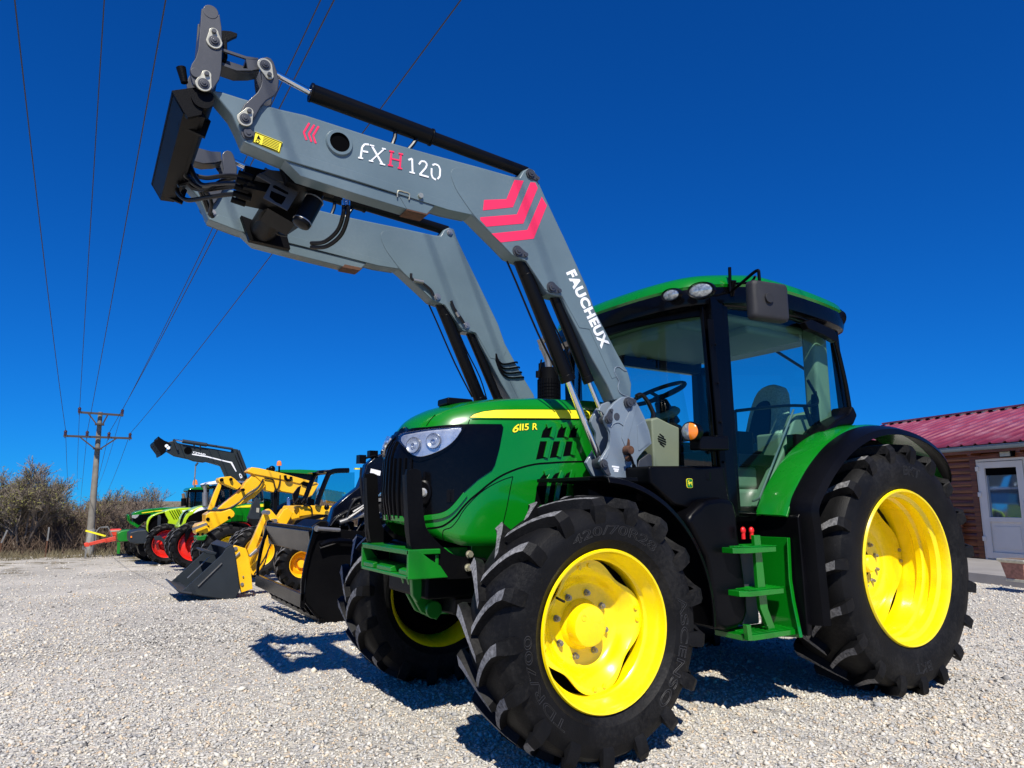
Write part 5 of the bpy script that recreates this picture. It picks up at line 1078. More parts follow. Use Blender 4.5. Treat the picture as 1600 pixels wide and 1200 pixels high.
def shrub_data(seed, H, spread, stems, depth, buds, r0=.05):
    rg = random.Random(seed); W = M(); B = M()
    def seg(p, q, r1, r2): W.cyl(p, q, r1, r2, n=3, cap=False)
    def grow(p, d, L, r, k):
        q = p; n = 3
        for i in range(n):
            d = (d+V((rg.gauss(0, .13), rg.gauss(0, .13), rg.gauss(.05, .07)))).normalized(); q2 = q+d*L/n; seg(q, q2, r*(1-.25*i/n), r*(1-.25*(i+1)/n)); q = q2
            if k > 0 and (i > 0 or k < depth):
                for _ in range(1 if k > 2 else 2):
                    e = (d+V((rg.gauss(0, .55), rg.gauss(0, .55), rg.gauss(.05, .35)))).normalized(); grow(q, e, L*rg.uniform(.5, .8), max(.0055, r*.55), k-1)
        if k > 0: grow(q, d, L*rg.uniform(.55, .8), max(.0055, r*.7), k-1)
        elif buds and rg.random() < buds:
            for _ in range(3):
                c = q+V((rg.gauss(0, .05), rg.gauss(0, .05), rg.gauss(0, .05))); a = V((rg.gauss(0, 1), rg.gauss(0, 1), rg.gauss(0, 1))).normalized()*.028; b = V((rg.gauss(0, 1), rg.gauss(0, 1), rg.gauss(0, 1))).normalized()*.028
                B.add([c-a, c+b, c+a, c-b], [(0, 1, 2, 3)])
    for i in range(stems):
        a = 6.283*i/stems+rg.uniform(-.3, .3); p = V((math.cos(a)*.15*spread, math.sin(a)*.15*spread, -.05)); d = V((math.cos(a)*spread*rg.uniform(.2, .8), math.sin(a)*spread*rg.uniform(.2, .8), 1)).normalized()
        grow(p, d, H*rg.uniform(.34, .44), r0, depth)
    return W, B
def mk_shrub(name, dat, label, cat, loc, group=None, wood=BARK):
    t = thing(name, label, cat, loc, group); W, B = dat
    o = obj('branches', W, wood, None, fix=False); o.parent = t
    if B.f: q = obj('buds', B, BUD, None, fix=False); q.parent = t
    return t
def place_copy(t, loc, rz, s, label, group):
    r = t.copy(); col.objects.link(r); r.location = loc; r.rotation_euler = (0, 0, rz); r.scale = (s, s, s); r['label'] = label; r['group'] = group
    for ch in t.children:
        c = ch.copy(); col.objects.link(c); c.parent = r
    return r
def gp(u, y):                          # ground point below picture column u at depth row y
    d = ray(u, 780); s = (y-CAM[1])/d.y; x = CAM[0]+d.x*s; return V((x, y, ground_z(x, y)))
SH = 3.5
GRP = 'bare shrubs behind the yard'
protos = []
p = gp(42, 29.5); big = mk_shrub('bare_tree', shrub_data(11, 3.05, .60, 9, 5, .12, .04), 'tallest bare rounded tree with a haze of green buds, far left behind the yard', 'tree', p, None, BARK2)
for i, (u, y, sd, H, sp, st_, bd, lb) in enumerate(((228, 30, 3, 2.6, 1.0, 5, .0, 'bare brown shrub of fine twigs in the thicket behind the yard'), (120, 28, 5, 2.4, 1.2, 6, .12, 'bare brown shrub of fine twigs in the thicket behind the yard'), (185, 31, 8, 2.7, .8, 5, .30, 'bare brown shrub of fine twigs in the thicket behind the yard'))):
    protos.append(mk_shrub('bare_shrub', shrub_data(sd, H*1.0, sp, st_, 4, bd, .035), lb, 'shrub', gp(u, y+SH), GRP))
rg = random.Random(5); lb = 'bare brown shrub of fine twigs in the thicket behind the yard'
for (u, y) in [(-60, 27), (-10, 29), (15, 31), (70, 31), (90, 29), (150, 29), (170, 33), (205, 28), (250, 33), (275, 31), (300, 34), (330, 33), (100, 35), (30, 36), (140, 37), (215, 36), (265, 37), (370, 35), (420, 36), (480, 37), (540, 38), (-120, 30), (600, 38), (680, 40), (60, 40), (185, 41)]:
    place_copy(rg.choice(protos), gp(u, y+SH), rg.uniform(0, 6.28), rg.uniform(.58, .85)*(.78 if u < 120 else 1)*(1+max(0, y-31)*.02), lb, GRP)
W = M(); rg = random.Random(9)
for i in range(10500):
    u = rg.uniform(-200, 760); y = 28.6+abs(rg.gauss(0, 5))+max(0, (u-330)*.01)
    if False: continue
    p = gp(u, y); h = rg.uniform(.3, 1.5)*(.7 if y < 30 else 1.2); d = V((rg.gauss(0, .35), rg.gauss(0, .35), 1)); W.cyl(p, p+d*h*.5, .009, .008, n=3, cap=False); d2 = d+V((rg.gauss(0, .4), rg.gauss(0, .4), 0)); W.cyl(p+d*h*.5, p+d*h*.5+d2*h*.5, .008, .005, n=3, cap=False)
    if rg.random() < .6:
        e = V((rg.gauss(0, .6), rg.gauss(0, .6), .5)); q = p+d*h*rg.uniform(.3, .8); W.cyl(q, q+e*h*.4, .006, .004, n=3, cap=False)
o = obj('undergrowth', W, BRUSH, fix=False); o['kind'] = 'stuff'; tag(o, 'dense reddish brown dry undergrowth behind the yard', 'undergrowth')
W = M()
for i in range(2200):
    u = rg.uniform(-150, 330); y = 27.6+rg.gauss(0, .9); p = gp(u, y); h = rg.uniform(.05, .28); d = V((rg.gauss(0, .4), rg.gauss(0, .4), 1)); W.cyl(p, p+d*h, .010, .003, n=3, cap=False)
o = obj('dry_grass', W, bark('dry_grass_blades', (.15, .125, .07)), fix=False); o['kind'] = 'stuff'; tag(o, 'thin strip of dry grass at the far edge of the gravel', 'grass')

# ------------------------------------------------------------------ boundary posts
CONC = mat('weathered_concrete', (.19, .175, .145), .85, var=.2, vs=4, bump=.3, dust=.3, dustc=(.16, .14, .10)); GALV = mat('galvanised_post', (.17, .17, .165), .6, var=.2)
for u, v0, v1, lb_, mt in ((9, 857, 813, 'slim fence post below the tall budding tree, partly rusty', (GALV, RUST)), (80, 856, 810, 'rusty brown fence post between the tall tree and the utility pole', (GALV, RUST)), (149, 854, 812, 'pale grey fence post just right of the utility pole', (GALV, GALV)), (141.5, 862, 845, 'short grey stake in the gravel before the utility pole', (GALV, GALV))):
    yq_ = 27.2 if v0 < 860 else 25.5; p = gp(u, yq_); k = (p-V(CAM)).dot(_F)/FPX; h = (v0-v1)*k; t = thing('fence_post', lb_, 'fence post', p, None)
    m = M(); m.bar(p+V((0, 0, -.1)), p+V((.02, 0, h*.55)), .05, .05); o = obj('lower_length', m, mt[1], t); m = M(); m.bar(p+V((.02, 0, h*.55)), p+V((.03 if u > 20 else .15, 0, h)), .048, .048); obj('upper_length', m, mt[0], t)
# ------------------------------------------------------------------ utility pole and lines
YP = 28.0; pb = V((at(140, 852, 'y', YP).x, YP, ground_z(-1.8, YP))); ptop = at(157, 644, 'y', YP)
pole = thing('utility_pole', 'tall leaning concrete utility pole with two steel crossarms', 'utility pole', pb)
m = M(); m.cyl(pb-V((0, 0, .3)), ptop, .145, .078, n=20); obj('shaft', m, CONC, pole)
m = M(); m.cyl(pb+V((0, 0, -.1)), pb+V((.02, 0, .95)), .158, .152, n=20); obj('base_sleeve', m, mat('pale_cast_sleeve', (.28, .27, .24), .85, var=.2, bump=.3), pole)
DST = mat('dark_galvanised_arm', (.045, .035, .030), .7, var=.2)
ins = []
for (l, r, br, z_) in (((122, 644), (193, 649), (138, 168, 663), 0), ((99, 681), (206, 685), (125, 182, 701), 0)):
    a, b = at(*l, 'y', YP-.2), at(*r, 'y', YP-.2); m = M(); m.bar(a, b, .07, .08)
    c_ = at((br[0]+br[1])/2, br[2], 'y', YP-.22); e1 = at(br[0], l[1]+2, 'y', YP-.2); e2 = at(br[1], r[1], 'y', YP-.2); c_.x = pb.x+(ptop.x-pb.x)*(c_.z-pb.z)/(ptop.z-pb.z)
    m.bar(e1, c_+V((-.1, 0, 0)), .05, .05); m.bar(e2, c_+V((.1, 0, 0)), .05, .05); m.bar(c_-V((.16, 0, 0)), c_+V((.16, 0, 0)), .28, .06); obj('crossarm', m, DST, pole)
BRN = mat('brown_porcelain', (.05, .018, .012), .25, coat=.5)
wires = [((124, 643), (163, 0), (121, 705), (113, 760), 'power line from the left end of the upper crossarm'), ((191, 646), (501, 0), (180, 700), (150, 750), 'power line from the right end of the upper crossarm, left one of a close pair'),
         ((102, 679), (23, 0), (103, 700), (104, 765), 'power line from the left tip of the lower crossarm, leftmost in the sky'), ((136, 680), (259, 0), (131, 705), (124, 758), 'power line from the second insulator of the lower crossarm'),
         ((170, 682), (522, 0), (165, 712), (153, 752), 'power line from the third insulator of the lower crossarm, right one of a close pair'), ((203, 683), (720, 0), (197, 700), (165, 755), 'power line from the right tip of the lower crossarm, rightmost in the sky')]
WIRE = mat('weathered_conductor', (.03, .03, .034), .5)
for (i0, top, b1, b2, lb_) in wires:
    p = at(*i0, 'y', YP-.2); m = M(); m.cyl(p+V((0, 0, -.02)), p+V((0, 0, .10)), .055, .05, n=12); m.cyl(p+V((0, 0, .10)), p+V((0, 0, .17)), .07, .03, n=12); m.cyl(p+V((0, 0, -.14)), p, .015, n=8); obj('insulator', m, BRN, pole)
    s = p+V((0, 0, .15)); pts = []; q = at(*top, 'z', 7.6 if i0[1] < 660 else 6.8); tn_ = (q.x-s.x)/(q.y-s.y)
    # shallow parabola: from the insulator over the camera to the next pole behind
    sl_ = (q.z-s.z)/(q.y-s.y); cv = .0011
    for k in range(41):
        y = s.y-(s.y+16)*k/40; z = s.z+sl_*(y-s.y)-cv*(s.y-y)*(y-q.y); pts.append(V((s.x+(y-s.y)*tn_, y, z)))
    far = [s+V((0, 62*k/20, (-2.2-(.6 if i0[1] > 660 else 0))*k/20-.0012*(62*k/20)*(62-62*k/20))) for k in range(1, 21)][::-1]
    tag(obj('power_line', M().tube(far+pts, .0085, n=5, sm=0), WIRE), lb_, 'power line', 'power lines on the utility pole')

# ------------------------------------------------------------------ red hay rake by the pole
ROR = mat('orange_red_paint', (.62, .045, .015), .4, var=.15, dust=.2); YR = .0
Yi = 26.0
k5 = lambda pts: C(pts, 0, 660, 5)
def G5(a, b, y=Yi): return at(a/5, 660+b/5, 'y', y)
zi = ground_z(-1, Yi)
t = thing('hay_rake', 'small orange red towed farm implement with a yellow bar beside the utility pole', 'farm implement', (G5(780, 940).x, Yi, zi))
m = M(); m.prism(P(k5([(856, 850), (870, 838), (950, 834), (955, 880), (900, 888), (862, 884)]), Yi), Yi, Yi+.9); obj('gearbox_cover', m, ROR, t, bevel=.03)
m = M(); m.prism(P(k5([(862, 846), (935, 842), (935, 850), (862, 854)]), Yi), Yi-.01, Yi+.02); obj('cover_band', m, CREAM, t)
m = M(); m.bar(G5(905, 900), G5(700, 950), .12, .12); m.bar(G5(905, 910), G5(820, 925), .1, .14); m.prism(P(k5([(655, 945), (680, 937), (700, 945), (700, 968), (670, 972), (658, 962)]), Yi), Yi-.1, Yi+.15); obj('drawbar', m, ROR, t, bevel=.01)
m = M(); m.bar(G5(668, 845), G5(825, 888), .05, .06); obj('yellow_bar', m, G_DECAL, t)
m = M(); m.bar(G5(845, 815), G5(785, 820), .05, .05); m.tube([G5(780, 820), G5(750, 860), G5(750, 900), G5(745, 950)], .02); m.bar(G5(715, 900), G5(712, 1005), .05, .05); m.tube([G5(840, 815), G5(860, 850), G5(880, 900), G5(870, 940)], .02)
for q in (0, 1, 2): m.tube([G5(645+q*10, 965), G5(648+q*10, 990), G5(665+q*8, 985)], .012)
obj('rake_frame', m, GALV, t)

# ------------------------------------------------------------------ building on the right
B0 = V((12.9, 3.1, .12)); an = rad(15); wv = V((math.sin(an), math.cos(an), 0)); nv = V((-math.cos(an), math.sin(an), 0))
def bp(s, o, z): return V((B0.x, B0.y, 0))+wv*s+nv*o+V((0, 0, z))
def wsolve(u, v, o=0):                 # (s, z) on the wall plane offset o
    n = nv; p0 = bp(0, o, 0); d = ray(u, v); k = (p0-V(CAM)).dot(n)/d.dot(n); p = V(CAM)+d*k; return (p-p0).dot(wv), p.z
def bbox(m, s0, s1, o0, o1, z0, z1):
    vs = [bp(s, o, z) for s in (s0, s1) for o in (o0, o1) for z in (z0, z1)]; m.add(vs, [(0, 1, 3, 2), (4, 6, 7, 5), (0, 4, 5, 1), (2, 3, 7, 6), (0, 2, 6, 4), (1, 5, 7, 3)]); return m
def wood_mat():
    m, n, b = newmat('varnished_log_boards'); L = n.links.new; tc = N(n, 'ShaderNodeTexCoord'); mp = N(n, 'ShaderNodeMapping'); mp.inputs['Scale'].default_value = (1.2, 1.2, 30); L(tc.outputs['Object'], mp.inputs[0])
    nz = N(n, 'ShaderNodeTexNoise'); nz.inputs['Scale'].default_value = 1.5; nz.inputs['Detail'].default_value = 7; L(mp.outputs[0], nz.inputs['Vector']); cr = N(n, 'ShaderNodeValToRGB'); L(nz.outputs['Fac'], cr.inputs[0])
    cr.color_ramp.elements[0].position = .32; cr.color_ramp.elements[0].color = (.06, .015, .006, 1); cr.color_ramp.elements[1].position = .7; cr.color_ramp.elements[1].color = (.25, .075, .024, 1); L(cr.outputs[0], b.inputs['Base Color']); b.inputs['Roughness'].default_value = .35; return m
WOOD = wood_mat(); ROOF = mat('wine_red_roof_sheet', (.20, .028, .055), .38, coat=.2, var=.15, dust=.55, dustc=(.36, .20, .25)); UPVC = mat('white_door_frame', (.72, .66, .56), .35, var=.04); GUT = mat('grey_gutter', (.20, .25, .28), .4, metal=.3, var=.1)
house = thing('wooden_building', 'low wooden building with a wine red metal roof, right edge behind the tractor', 'building', (B0.x, B0.y, .12))
s_d0, _z = wsolve(1534, 800); z_dt = wsolve(1530, 718)[1]; dW = 1.02
S0, S1 = -9.0, 5.0
m = M(); zz = .12
ds0, ds1 = s_d0-dW, s_d0
while zz < 2.45:      # rounded log boards as real relief
    for a_, b_ in ((S0, ds0), (ds1, S1)) if zz < z_dt-.02 else ((S0, S1),):
        rr = [[bp(s, o, zz+h) for o, h in ((-.2, 0), (.0, .004), (.008, .02), (.010, .065), (.008, .11), (.0, .126), (-.2, .13))] for s in (a_, b_)]; m.loft(rr)
    zz += .13
obj('log_wall', m, WOOD, house)
m = M(); bbox(m, ds0, ds1, -.22, -.16, .12, z_dt); obj('door_recess', m, DARKIN, house)
m = M()
for a_, b_ in ((ds1, ds1+.12), (ds0-.12, ds0)): bbox(m, a_, b_, .0, .045, .12, z_dt+.1)
bbox(m, ds0, ds1, .0, .045, z_dt, z_dt+.1); obj('door_surround', m, WOOD, house, bevel=.004)
door = None
m = M(); fw = .05
bbox(m, ds1-fw, ds1-.002, -.1, .03, .14, z_dt-.002); bbox(m, ds0+.002, ds0+fw, -.1, .03, .14, z_dt-.002); bbox(m, ds0+fw, ds1-fw, -.1, .03, z_dt-fw, z_dt-.002); bbox(m, ds0+fw, ds1-fw, -.1, .02, .13, .17)
door = obj('door', m, UPVC, house, bevel=.004)
a_, b_ = ds0+fw+.006, ds1-fw-.006; st = .13; gz0 = wsolve(1560, 808)[1]; gz1 = z_dt-fw-.13
m = M(); bbox(m, a_, a_+st, -.06, .045, .18, z_dt-fw-.01); bbox(m, b_-st, b_, -.06, .045, .18, z_dt-fw-.01); bbox(m, a_+st, b_-st, -.06, .045, gz1, z_dt-fw-.01); bbox(m, a_+st, b_-st, -.06, .045, gz0-.09, gz0); bbox(m, a_+st, b_-st, -.06, .045, .18, .30); bbox(m, a_+st+.0, b_-st, -.03, .02, .30, gz0-.09)
bbox(m, a_+st+.06, b_-st-.06, .02, .028, .38, gz0-.17); obj('door_leaf', m, UPVC, door, bevel=.006)
MIRG = D.materials.new('reflecting_pane'); MIRG.use_nodes = True; b_n = MIRG.node_tree.nodes['Principled BSDF']; b_n.inputs['Base Color'].default_value = (.35, .42, .5, 1); b_n.inputs['Metallic'].default_value = .85; b_n.inputs['Roughness'].default_value = .03
m = M(); m.add([bp(a_+st, .0, gz0), bp(b_-st, .0, gz0), bp(b_-st, .0, gz1), bp(a_+st, .0, gz1)], [(0, 1, 2, 3)]); obj('door_pane', m, MIRG, door, fix=False)
m = M(); bbox(m, a_+st, b_-st, .004, .012, gz1-.14, gz1); obj('blind', m, DARKIN, door)
m = M()
for z in (.5, 1.35, 1.85): bbox(m, b_-.02, b_+.05, .045, .065, z, z+.09)
bbox(m, a_+.03, a_+.06, .045, .08, 1.05, 1.25); obj('door_hinge', m, UPVC, door, bevel=.004)
# eaves, gutter, roof
gz_ = wsolve(1530, 697, .42)[1]
m = M(); bbox(m, S0-.3, S1+.3, -.1, .30, gz_-.07, gz_-.035); bbox(m, S0-.3, S1+.3, .28, .31, gz_-.12, gz_+.02)
for k in range(14): bbox(m, S0+k, S0+k+.08, -.1, .29, gz_-.16, gz_-.07)
obj('eaves', m, WOOD, house)
m = M(); m.loft([[bp(s, .36+math.cos(t)*r_, gz_-.01+math.sin(t)*r_) for t, r_ in [(math.pi+i*math.pi/8, .065) for i in range(9)]+[(2*math.pi-i*math.pi/8, .055) for i in range(9)]] for s in (S0-.35, S1+.35)])
bbox(m, S0-.35, S1+.35, .415, .43, gz_-.005, gz_+.012); obj('gutter', m, GUT, house)
rz = wsolve(1500, 649, -3.0)[1]
m = M(); step_ = .30; s = S0-.35; rows = []
while s < S1+.35:
    for ds, h in ((0, 0), (.06, 0), (.085, .03), (.125, .03), (.15, 0)): rows.append((s+ds, h))
    s += step_
m.loft([[bp(s, .44, gz_+.035+h), bp(s, -1.3, gz_+.035+(rz-gz_)*.5+h), bp(s, -3.0, rz+h), bp(s, -6.3, gz_+.05+h)] for s, h in rows], closed=False, caps=False); rf = obj('roof', m, ROOF, house, ang=20)
sm = rf.modifiers.new('thickness', 'SOLIDIFY'); sm.thickness = .012
m = M(); bbox(m, S0-.4, S1+.4, -3.12, -2.88, rz+.02, rz+.06); obj('ridge_cap', m, ROOF, rf)
m = M(); bbox(m, S0, S1, -6.2, -6.0, .12, 2.4); m.add([bp(S1, -.1, .12), bp(S1, -6.1, .12), bp(S1, -6.1, gz_), bp(S1, -3, rz-.05), bp(S1, -.1, gz_)], [(0, 1, 2, 3, 4)]); m.add([bp(S0, -.1, .12), bp(S0, -6.1, .12), bp(S0, -6.1, gz_), bp(S0, -3, rz-.05), bp(S0, -.1, gz_)], [(0, 1, 2, 3, 4)]); obj('rear_wall', m, WOOD, house)
ls, lz = wsolve(1572, 710, .1); m = M(); bbox(m, ls-.13, ls+.13, .03, .12, lz-.05, lz+.07); wl = obj('wall_lamp', m, BLACK, house, bevel=.01); m = M(); bbox(m, ls-.10, ls+.10, .12, .135, lz-.035, lz+.05); obj('lamp_cover', m, CREAM, wl)
tz = .15; m = M(); TER = mat('terrace_slabs', (.25, .235, .22), .8, var=.15, vs=2, bump=.3)
# terrace in front of the door
c0 = V((9.915, 2.027, 0)); off = (c0-bp(0, 0, 0)).dot(nv); e0 = (c0-bp(0, 0, 0)).dot(wv)
bbox(m, -7, 4.2, -.1, off, -.1, tz); struct(obj('terrace', m, TER, bevel=.01))
# bench and bits in the shade by the wall
bs = wsolve(1512, 840)[0]
t = thing('log_bench', 'dark wooden slatted bench against the building wall left of the white door', 'bench', bp(bs+.55, .35, tz)); m = M()
for k in range(3): bbox(m, bs-.0, bs+1.2, .14+k*.12, .24+k*.12, .58, .61)
obj('seat', m, WOOD, t); m = M(); bbox(m, bs, bs+1.2, .08, .11, .75, .85); bbox(m, bs, bs+1.2, .08, .11, .92, 1.0); obj('backrest', m, WOOD, t)
for q in (bs+.08, bs+1.06): m = M(); bbox(m, q, q+.06, .07, .13, tz, 1.0); bbox(m, q, q+.06, .14, .46, .52, .58); bbox(m, q, q+.06, .40, .46, tz, .52); obj('leg', m, WOOD, t)
# planter
p = atg(1600, 913); p = at(1598, 909, 'z', tz); t = thing('planter', 'square stone effect planter with a cream rim on the terrace, right edge', 'planter', p)
TC = mat('reddish_stone_planter', (.35, .16, .11), .8, var=.3, vs=25, bump=.4); m = M()
def sq(h, z): return [V((p.x+a*math.cos(an)*h+b*math.sin(an)*h, p.y-a*math.sin(an)*h+b*math.cos(an)*h, z)) for a, b in ((-1, -1), (1, -1), (1, 1), (-1, 1))]
z1_ = at(1598, 873, 'y', p.y).z; H_ = z1_-tz
m.loft([sq(.13, tz+.03), sq(.17, tz+H_*.85)]); obj('pot', m, TC, t, bevel=.008); m = M(); m.loft([sq(.14, tz), sq(.14, tz+.04)]); obj('pot_foot', m, CREAM, t, bevel=.006); m = M(); m.loft([sq(.175, tz+H_*.83), sq(.20, tz+H_*.92), sq(.20, tz+H_)]); obj('rim', m, CREAM, t, bevel=.006)
m = M(); m.loft([sq(.18, tz+H_*.98), sq(.17, tz+H_*1.005)]); obj('soil', m, BRUSH, t)
# ------------------------------------------------------------------ machines parked behind
def small_wheel(par, u, v, Y, R, W, rr, rm, side=-1, lod=0, n=18, tread=True):  # far wheels get near-black rims: shaded inner side put into the colour
    c = at(u, v, 'y', Y); c.y = Y+(W/2 if side < 0 else -W/2)
    e = D.objects.new('wheel', None); col.objects.link(e); e.location = c; e.parent = par; e.matrix_parent_inverse = Matrix.Translation(-V(par.location)); e.empty_display_size = .1
    def ch(nm, m, mt, **k):
        o = obj(nm, m, mt, None, **k); o.parent = e; o.matrix_parent_inverse = Matrix.Translation(-c); return o
    tm = tyre_m(c, R, W, rr, W*.36, side, n, lugh=.04, seg=40, lod=lod); ch('tyre', tm, [RUBBER, LUG])
    m = M(); f = W*.36; m.lathe([(rr-.01, f), (rr, f+.012), (rr-.015, f+.005), (rr-.03, f-.06), (rr-.05, f-.12), (rr-.05, -f), (rr, -f)], c, (0, side, 0), 40); m.lathe([(rr-.05, f-.14), (rr*.55, f-.10), (rr*.42, f-.16), (rr*.30, f-.16), (rr*.28, f-.05), (0, f-.05)], c, (0, side, 0), 36); ch('rim', m, rm)
    return e
def tf(ox, oy, s): return lambda pts: C(pts, ox, oy, s)
k6 = tf(200, 660, 4); k7 = tf(400, 680, 5); ks = tf(290, 720, 6.6667); kL = tf(235, 675, 9.41); kR = tf(180, 780, 11.43); kb = tf(540, 700, 12); kB = tf(240, 780, 7.06); kG = tf(400, 700, 4.286)
def pl(par, name, pts, Y, th, mt, bevel=.006, back=0):
    m = M(); m.prism(P(pts, Y), Y+back, Y+back+th); return obj(name, m, mt, par, bevel=bevel)
def tb(par, name, pts, k, Y, r, mt, sm=4): return obj(name, M().tube([at(*k([q])[0], 'y', Y) for q in pts], r, n=8, sm=sm), mt, par)
def base(u, Y): p = at(u, 800, 'y', Y); return (p.x, Y, ground_z(p.x, Y))
LIME = mat('lime_green_paint', (.42, .62, .012), .3, coat=.5, var=.06); REDR = mat('red_rim_paint', (.66, .018, .010), .35, coat=.3, var=.08); JCB = mat('industrial_yellow_paint', (.93, .50, .006), .35, coat=.4, var=.08, dust=.12, dustc=(.3, .2, .05)); SLATE = mat('slate_grey_paint', (.018, .024, .030), .5, var=.15, dust=.08, dustc=(.1, .1, .1), spec=.35); DKG = mat('dark_olive_grey_paint', (.018, .023, .022), .45, coat=.05, var=.1, spec=.35)
CG = glass('blue_tinted_glass', (.10, .22, .27), .3)
# --- far green tractor -----------------------------------------------------
Y = 25.0
t = thing('tractor', 'farthest green tractor, behind the lime one with the front weight', 'tractor', base(230, Y))
pl(t, 'hood', kR([(305, 275), (330, 240), (400, 215), (600, 175), (860, 152), (1150, 148), (1500, 140), (1500, 230), (1200, 260), (900, 300), (620, 390), (520, 400), (440, 480), (400, 520), (350, 490), (300, 460), (260, 440), (215, 385), (205, 290), (225, 268), (255, 275), (270, 380), (330, 430), (310, 340)]), Y, 1.0, G_GREEN, .05)
pl(t, 'stripe', kR([(470, 240), (800, 196), (960, 190), (960, 205), (700, 222), (480, 252)]), Y-.01, .02, G_DECAL, 0)
pl(t, 'grille', kR([(305, 330), (430, 275), (640, 255), (630, 380), (520, 395), (420, 465), (320, 395)]), Y-.015, .4, BLACKG, .01)
pl(t, 'headlight', kR([(297, 300), (310, 285), (430, 275), (400, 320), (360, 345), (300, 335)]), Y-.03, .1, REFLECTOR, .005)
pl(t, 'front_weight', kR([(35, 610), (130, 560), (330, 545), (330, 600), (250, 640), (250, 750), (80, 765), (40, 730)]), Y, .9, G_GREEN2, .03)
pl(t, 'front_linkage', kR([(35, 760), (90, 770), (90, 870), (80, 980), (30, 975)]), Y, .12, G_GREEN2, .01)
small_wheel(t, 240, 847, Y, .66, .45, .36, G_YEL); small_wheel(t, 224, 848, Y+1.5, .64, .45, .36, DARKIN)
p0 = at(330, 838, 'y', Y); w_ = small_wheel(t, 345, 838, Y, .86, .5, .5, G_YEL)
m = M(); Q = lambda a, b, y=Y: at(290+a/6.6667, 720+b/6.6667, 'y', y)
a_ = Q(20, 290); b_ = Q(300, 285); m.prism(P(ks([(15, 300), (40, 280), (130, 272), (330, 280), (330, 310), (20, 325)]), Y), Y-.3, Y+1.3); rf = obj('roof', m, G_GREEN, t, bevel=.05)
m = M(); m.prism(P(ks([(40, 318), (330, 310), (330, 500), (40, 500)]), Y), Y-.2, Y+1.2); obj('cab_glazing', m, CG, t)
m = M()
for x in (30, 105, 195): m.bar(Q(x, 310, Y-.22), Q(x-15, 490, Y-.22), .10, .06)
m.prism(P(ks([(10, 305), (40, 300), (300, 300), (300, 325), (15, 330)]), Y), Y-.32, Y-.28); m.prism(P(ks([(-30, 490), (330, 480), (330, 700), (-30, 700)]), Y), Y+.1, Y+1); obj('cab_frame', m, BLACKG, t, bevel=.01)
m = M(); m.cyl(Q(-20, 470), Q(-20, 390), .09, n=16); e_ = obj('exhaust_muffler', m, BLACKM, t); m = M(); m.tube([Q(-20, 392), Q(-22, 365), Q(-28, 340)], .055); obj('exhaust_pipe', m, mat('heat_tinted_pipe', (.30, .2, .12), .4, metal=.5), e_)
m = M(); m.cyl(Q(100, 285), Q(100, 255), .03, n=8); m.cyl(Q(100, 250), Q(100, 215), .10, .08, n=14); m.sphere(Q(100, 216), .08, 10); obj('beacon', m, AMBER, t)
# --- lime tractor with grey front weight ------------------------------------------
Y = 21.0
t = thing('tractor', 'lime green tractor with red wheels and a dark grey front weight block', 'tractor', base(262, Y))
m = M(); m.prism(P(kR([(870, 215), (960, 185), (1150, 155), (1390, 150), (1440, 170), (1330, 205), (1270, 240), (1215, 330), (1160, 440), (1090, 490), (980, 480), (940, 430), (950, 380), (900, 290)]), Y), Y, Y+.95); hd = obj('hood', m, LIME, t, bevel=.04)
pl(hd, 'nose_trim', kR([(560, 590), (555, 500), (565, 400), (600, 330), (650, 290), (760, 245), (870, 220), (875, 245), (780, 270), (690, 305), (640, 350), (610, 400), (590, 470), (590, 540), (600, 610), (570, 610)]), Y-.02, .25, LIME, .02)
m = M()
for k in range(5): q = 960+k*42; m.prism(P(kR([(q, 205-4*k), (q+14, 202-4*k), (q+105, 360-2*k), (q+88, 362-2*k)]), Y), Y-.006, Y)
obj('hood_slats', m, DARKIN, hd)
pl(hd, 'white_flash', kR([(1190, 205), (1290, 192), (1235, 250)]), Y-.008, .008, WHITE, 0)
pl(t, 'engine_bay', kR([(600, 400), (650, 340), (780, 275), (870, 245), (930, 350), (945, 430), (980, 480), (1090, 500), (1080, 640), (850, 600), (620, 600), (590, 520)]), Y+.08, .8, DARKIN, .02)
pl(t, 'front_weight', kR([(250, 625), (270, 590), (400, 555), (560, 545), (600, 600), (600, 800), (380, 800), (270, 780), (250, 740)]), Y-.15, 1.35, SLATE, .04)
pl(t, 'weight_step', kR([(600, 600), (690, 560), (690, 780), (680, 800), (600, 810)]), Y-.05, .5, SLATE, .02)
pl(t, 'lower_ballast', kR([(400, 850), (420, 810), (600, 810), (600, 1000), (520, 1030), (440, 990)]), Y+.05, .9, BLACKM, .02)
pl(t, 'front_linkage', kR([(760, 300), (790, 280), (820, 300), (815, 440), (800, 610), (745, 615), (755, 440)]), Y-.08, .06, SLATE, .01)
pl(t, 'lower_link', kR([(690, 660), (800, 650), (900, 730), (1000, 830), (970, 880), (860, 800), (820, 740), (700, 730)]), Y-.35, .08, SLATE, .01)
pl(t, 'front_marker', kR([(270, 660), (300, 655), (300, 690), (272, 690)]), Y-.18, .03, AMBER, 0)
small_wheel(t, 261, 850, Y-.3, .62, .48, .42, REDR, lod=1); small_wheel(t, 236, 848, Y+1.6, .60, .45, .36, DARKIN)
small_wheel(t, 372, 838, Y-.3, .90, .6, .5, REDR)
m = M(); a_ = at(262, 838, 'y', Y); m.prism(P(k6([(285, 520), (330, 380), (335, 520)]), Y), Y, Y+.05)
pl(t, 'cab_body', ks([(330, 230), (620, 215), (640, 520), (300, 560)]), Y+.2, 1.2, CG, .02)
pl(t, 'roof', ks([(330, 215), (400, 200), (640, 200), (640, 235), (335, 240)]), Y+.1, 1.4, SLATE, .03)
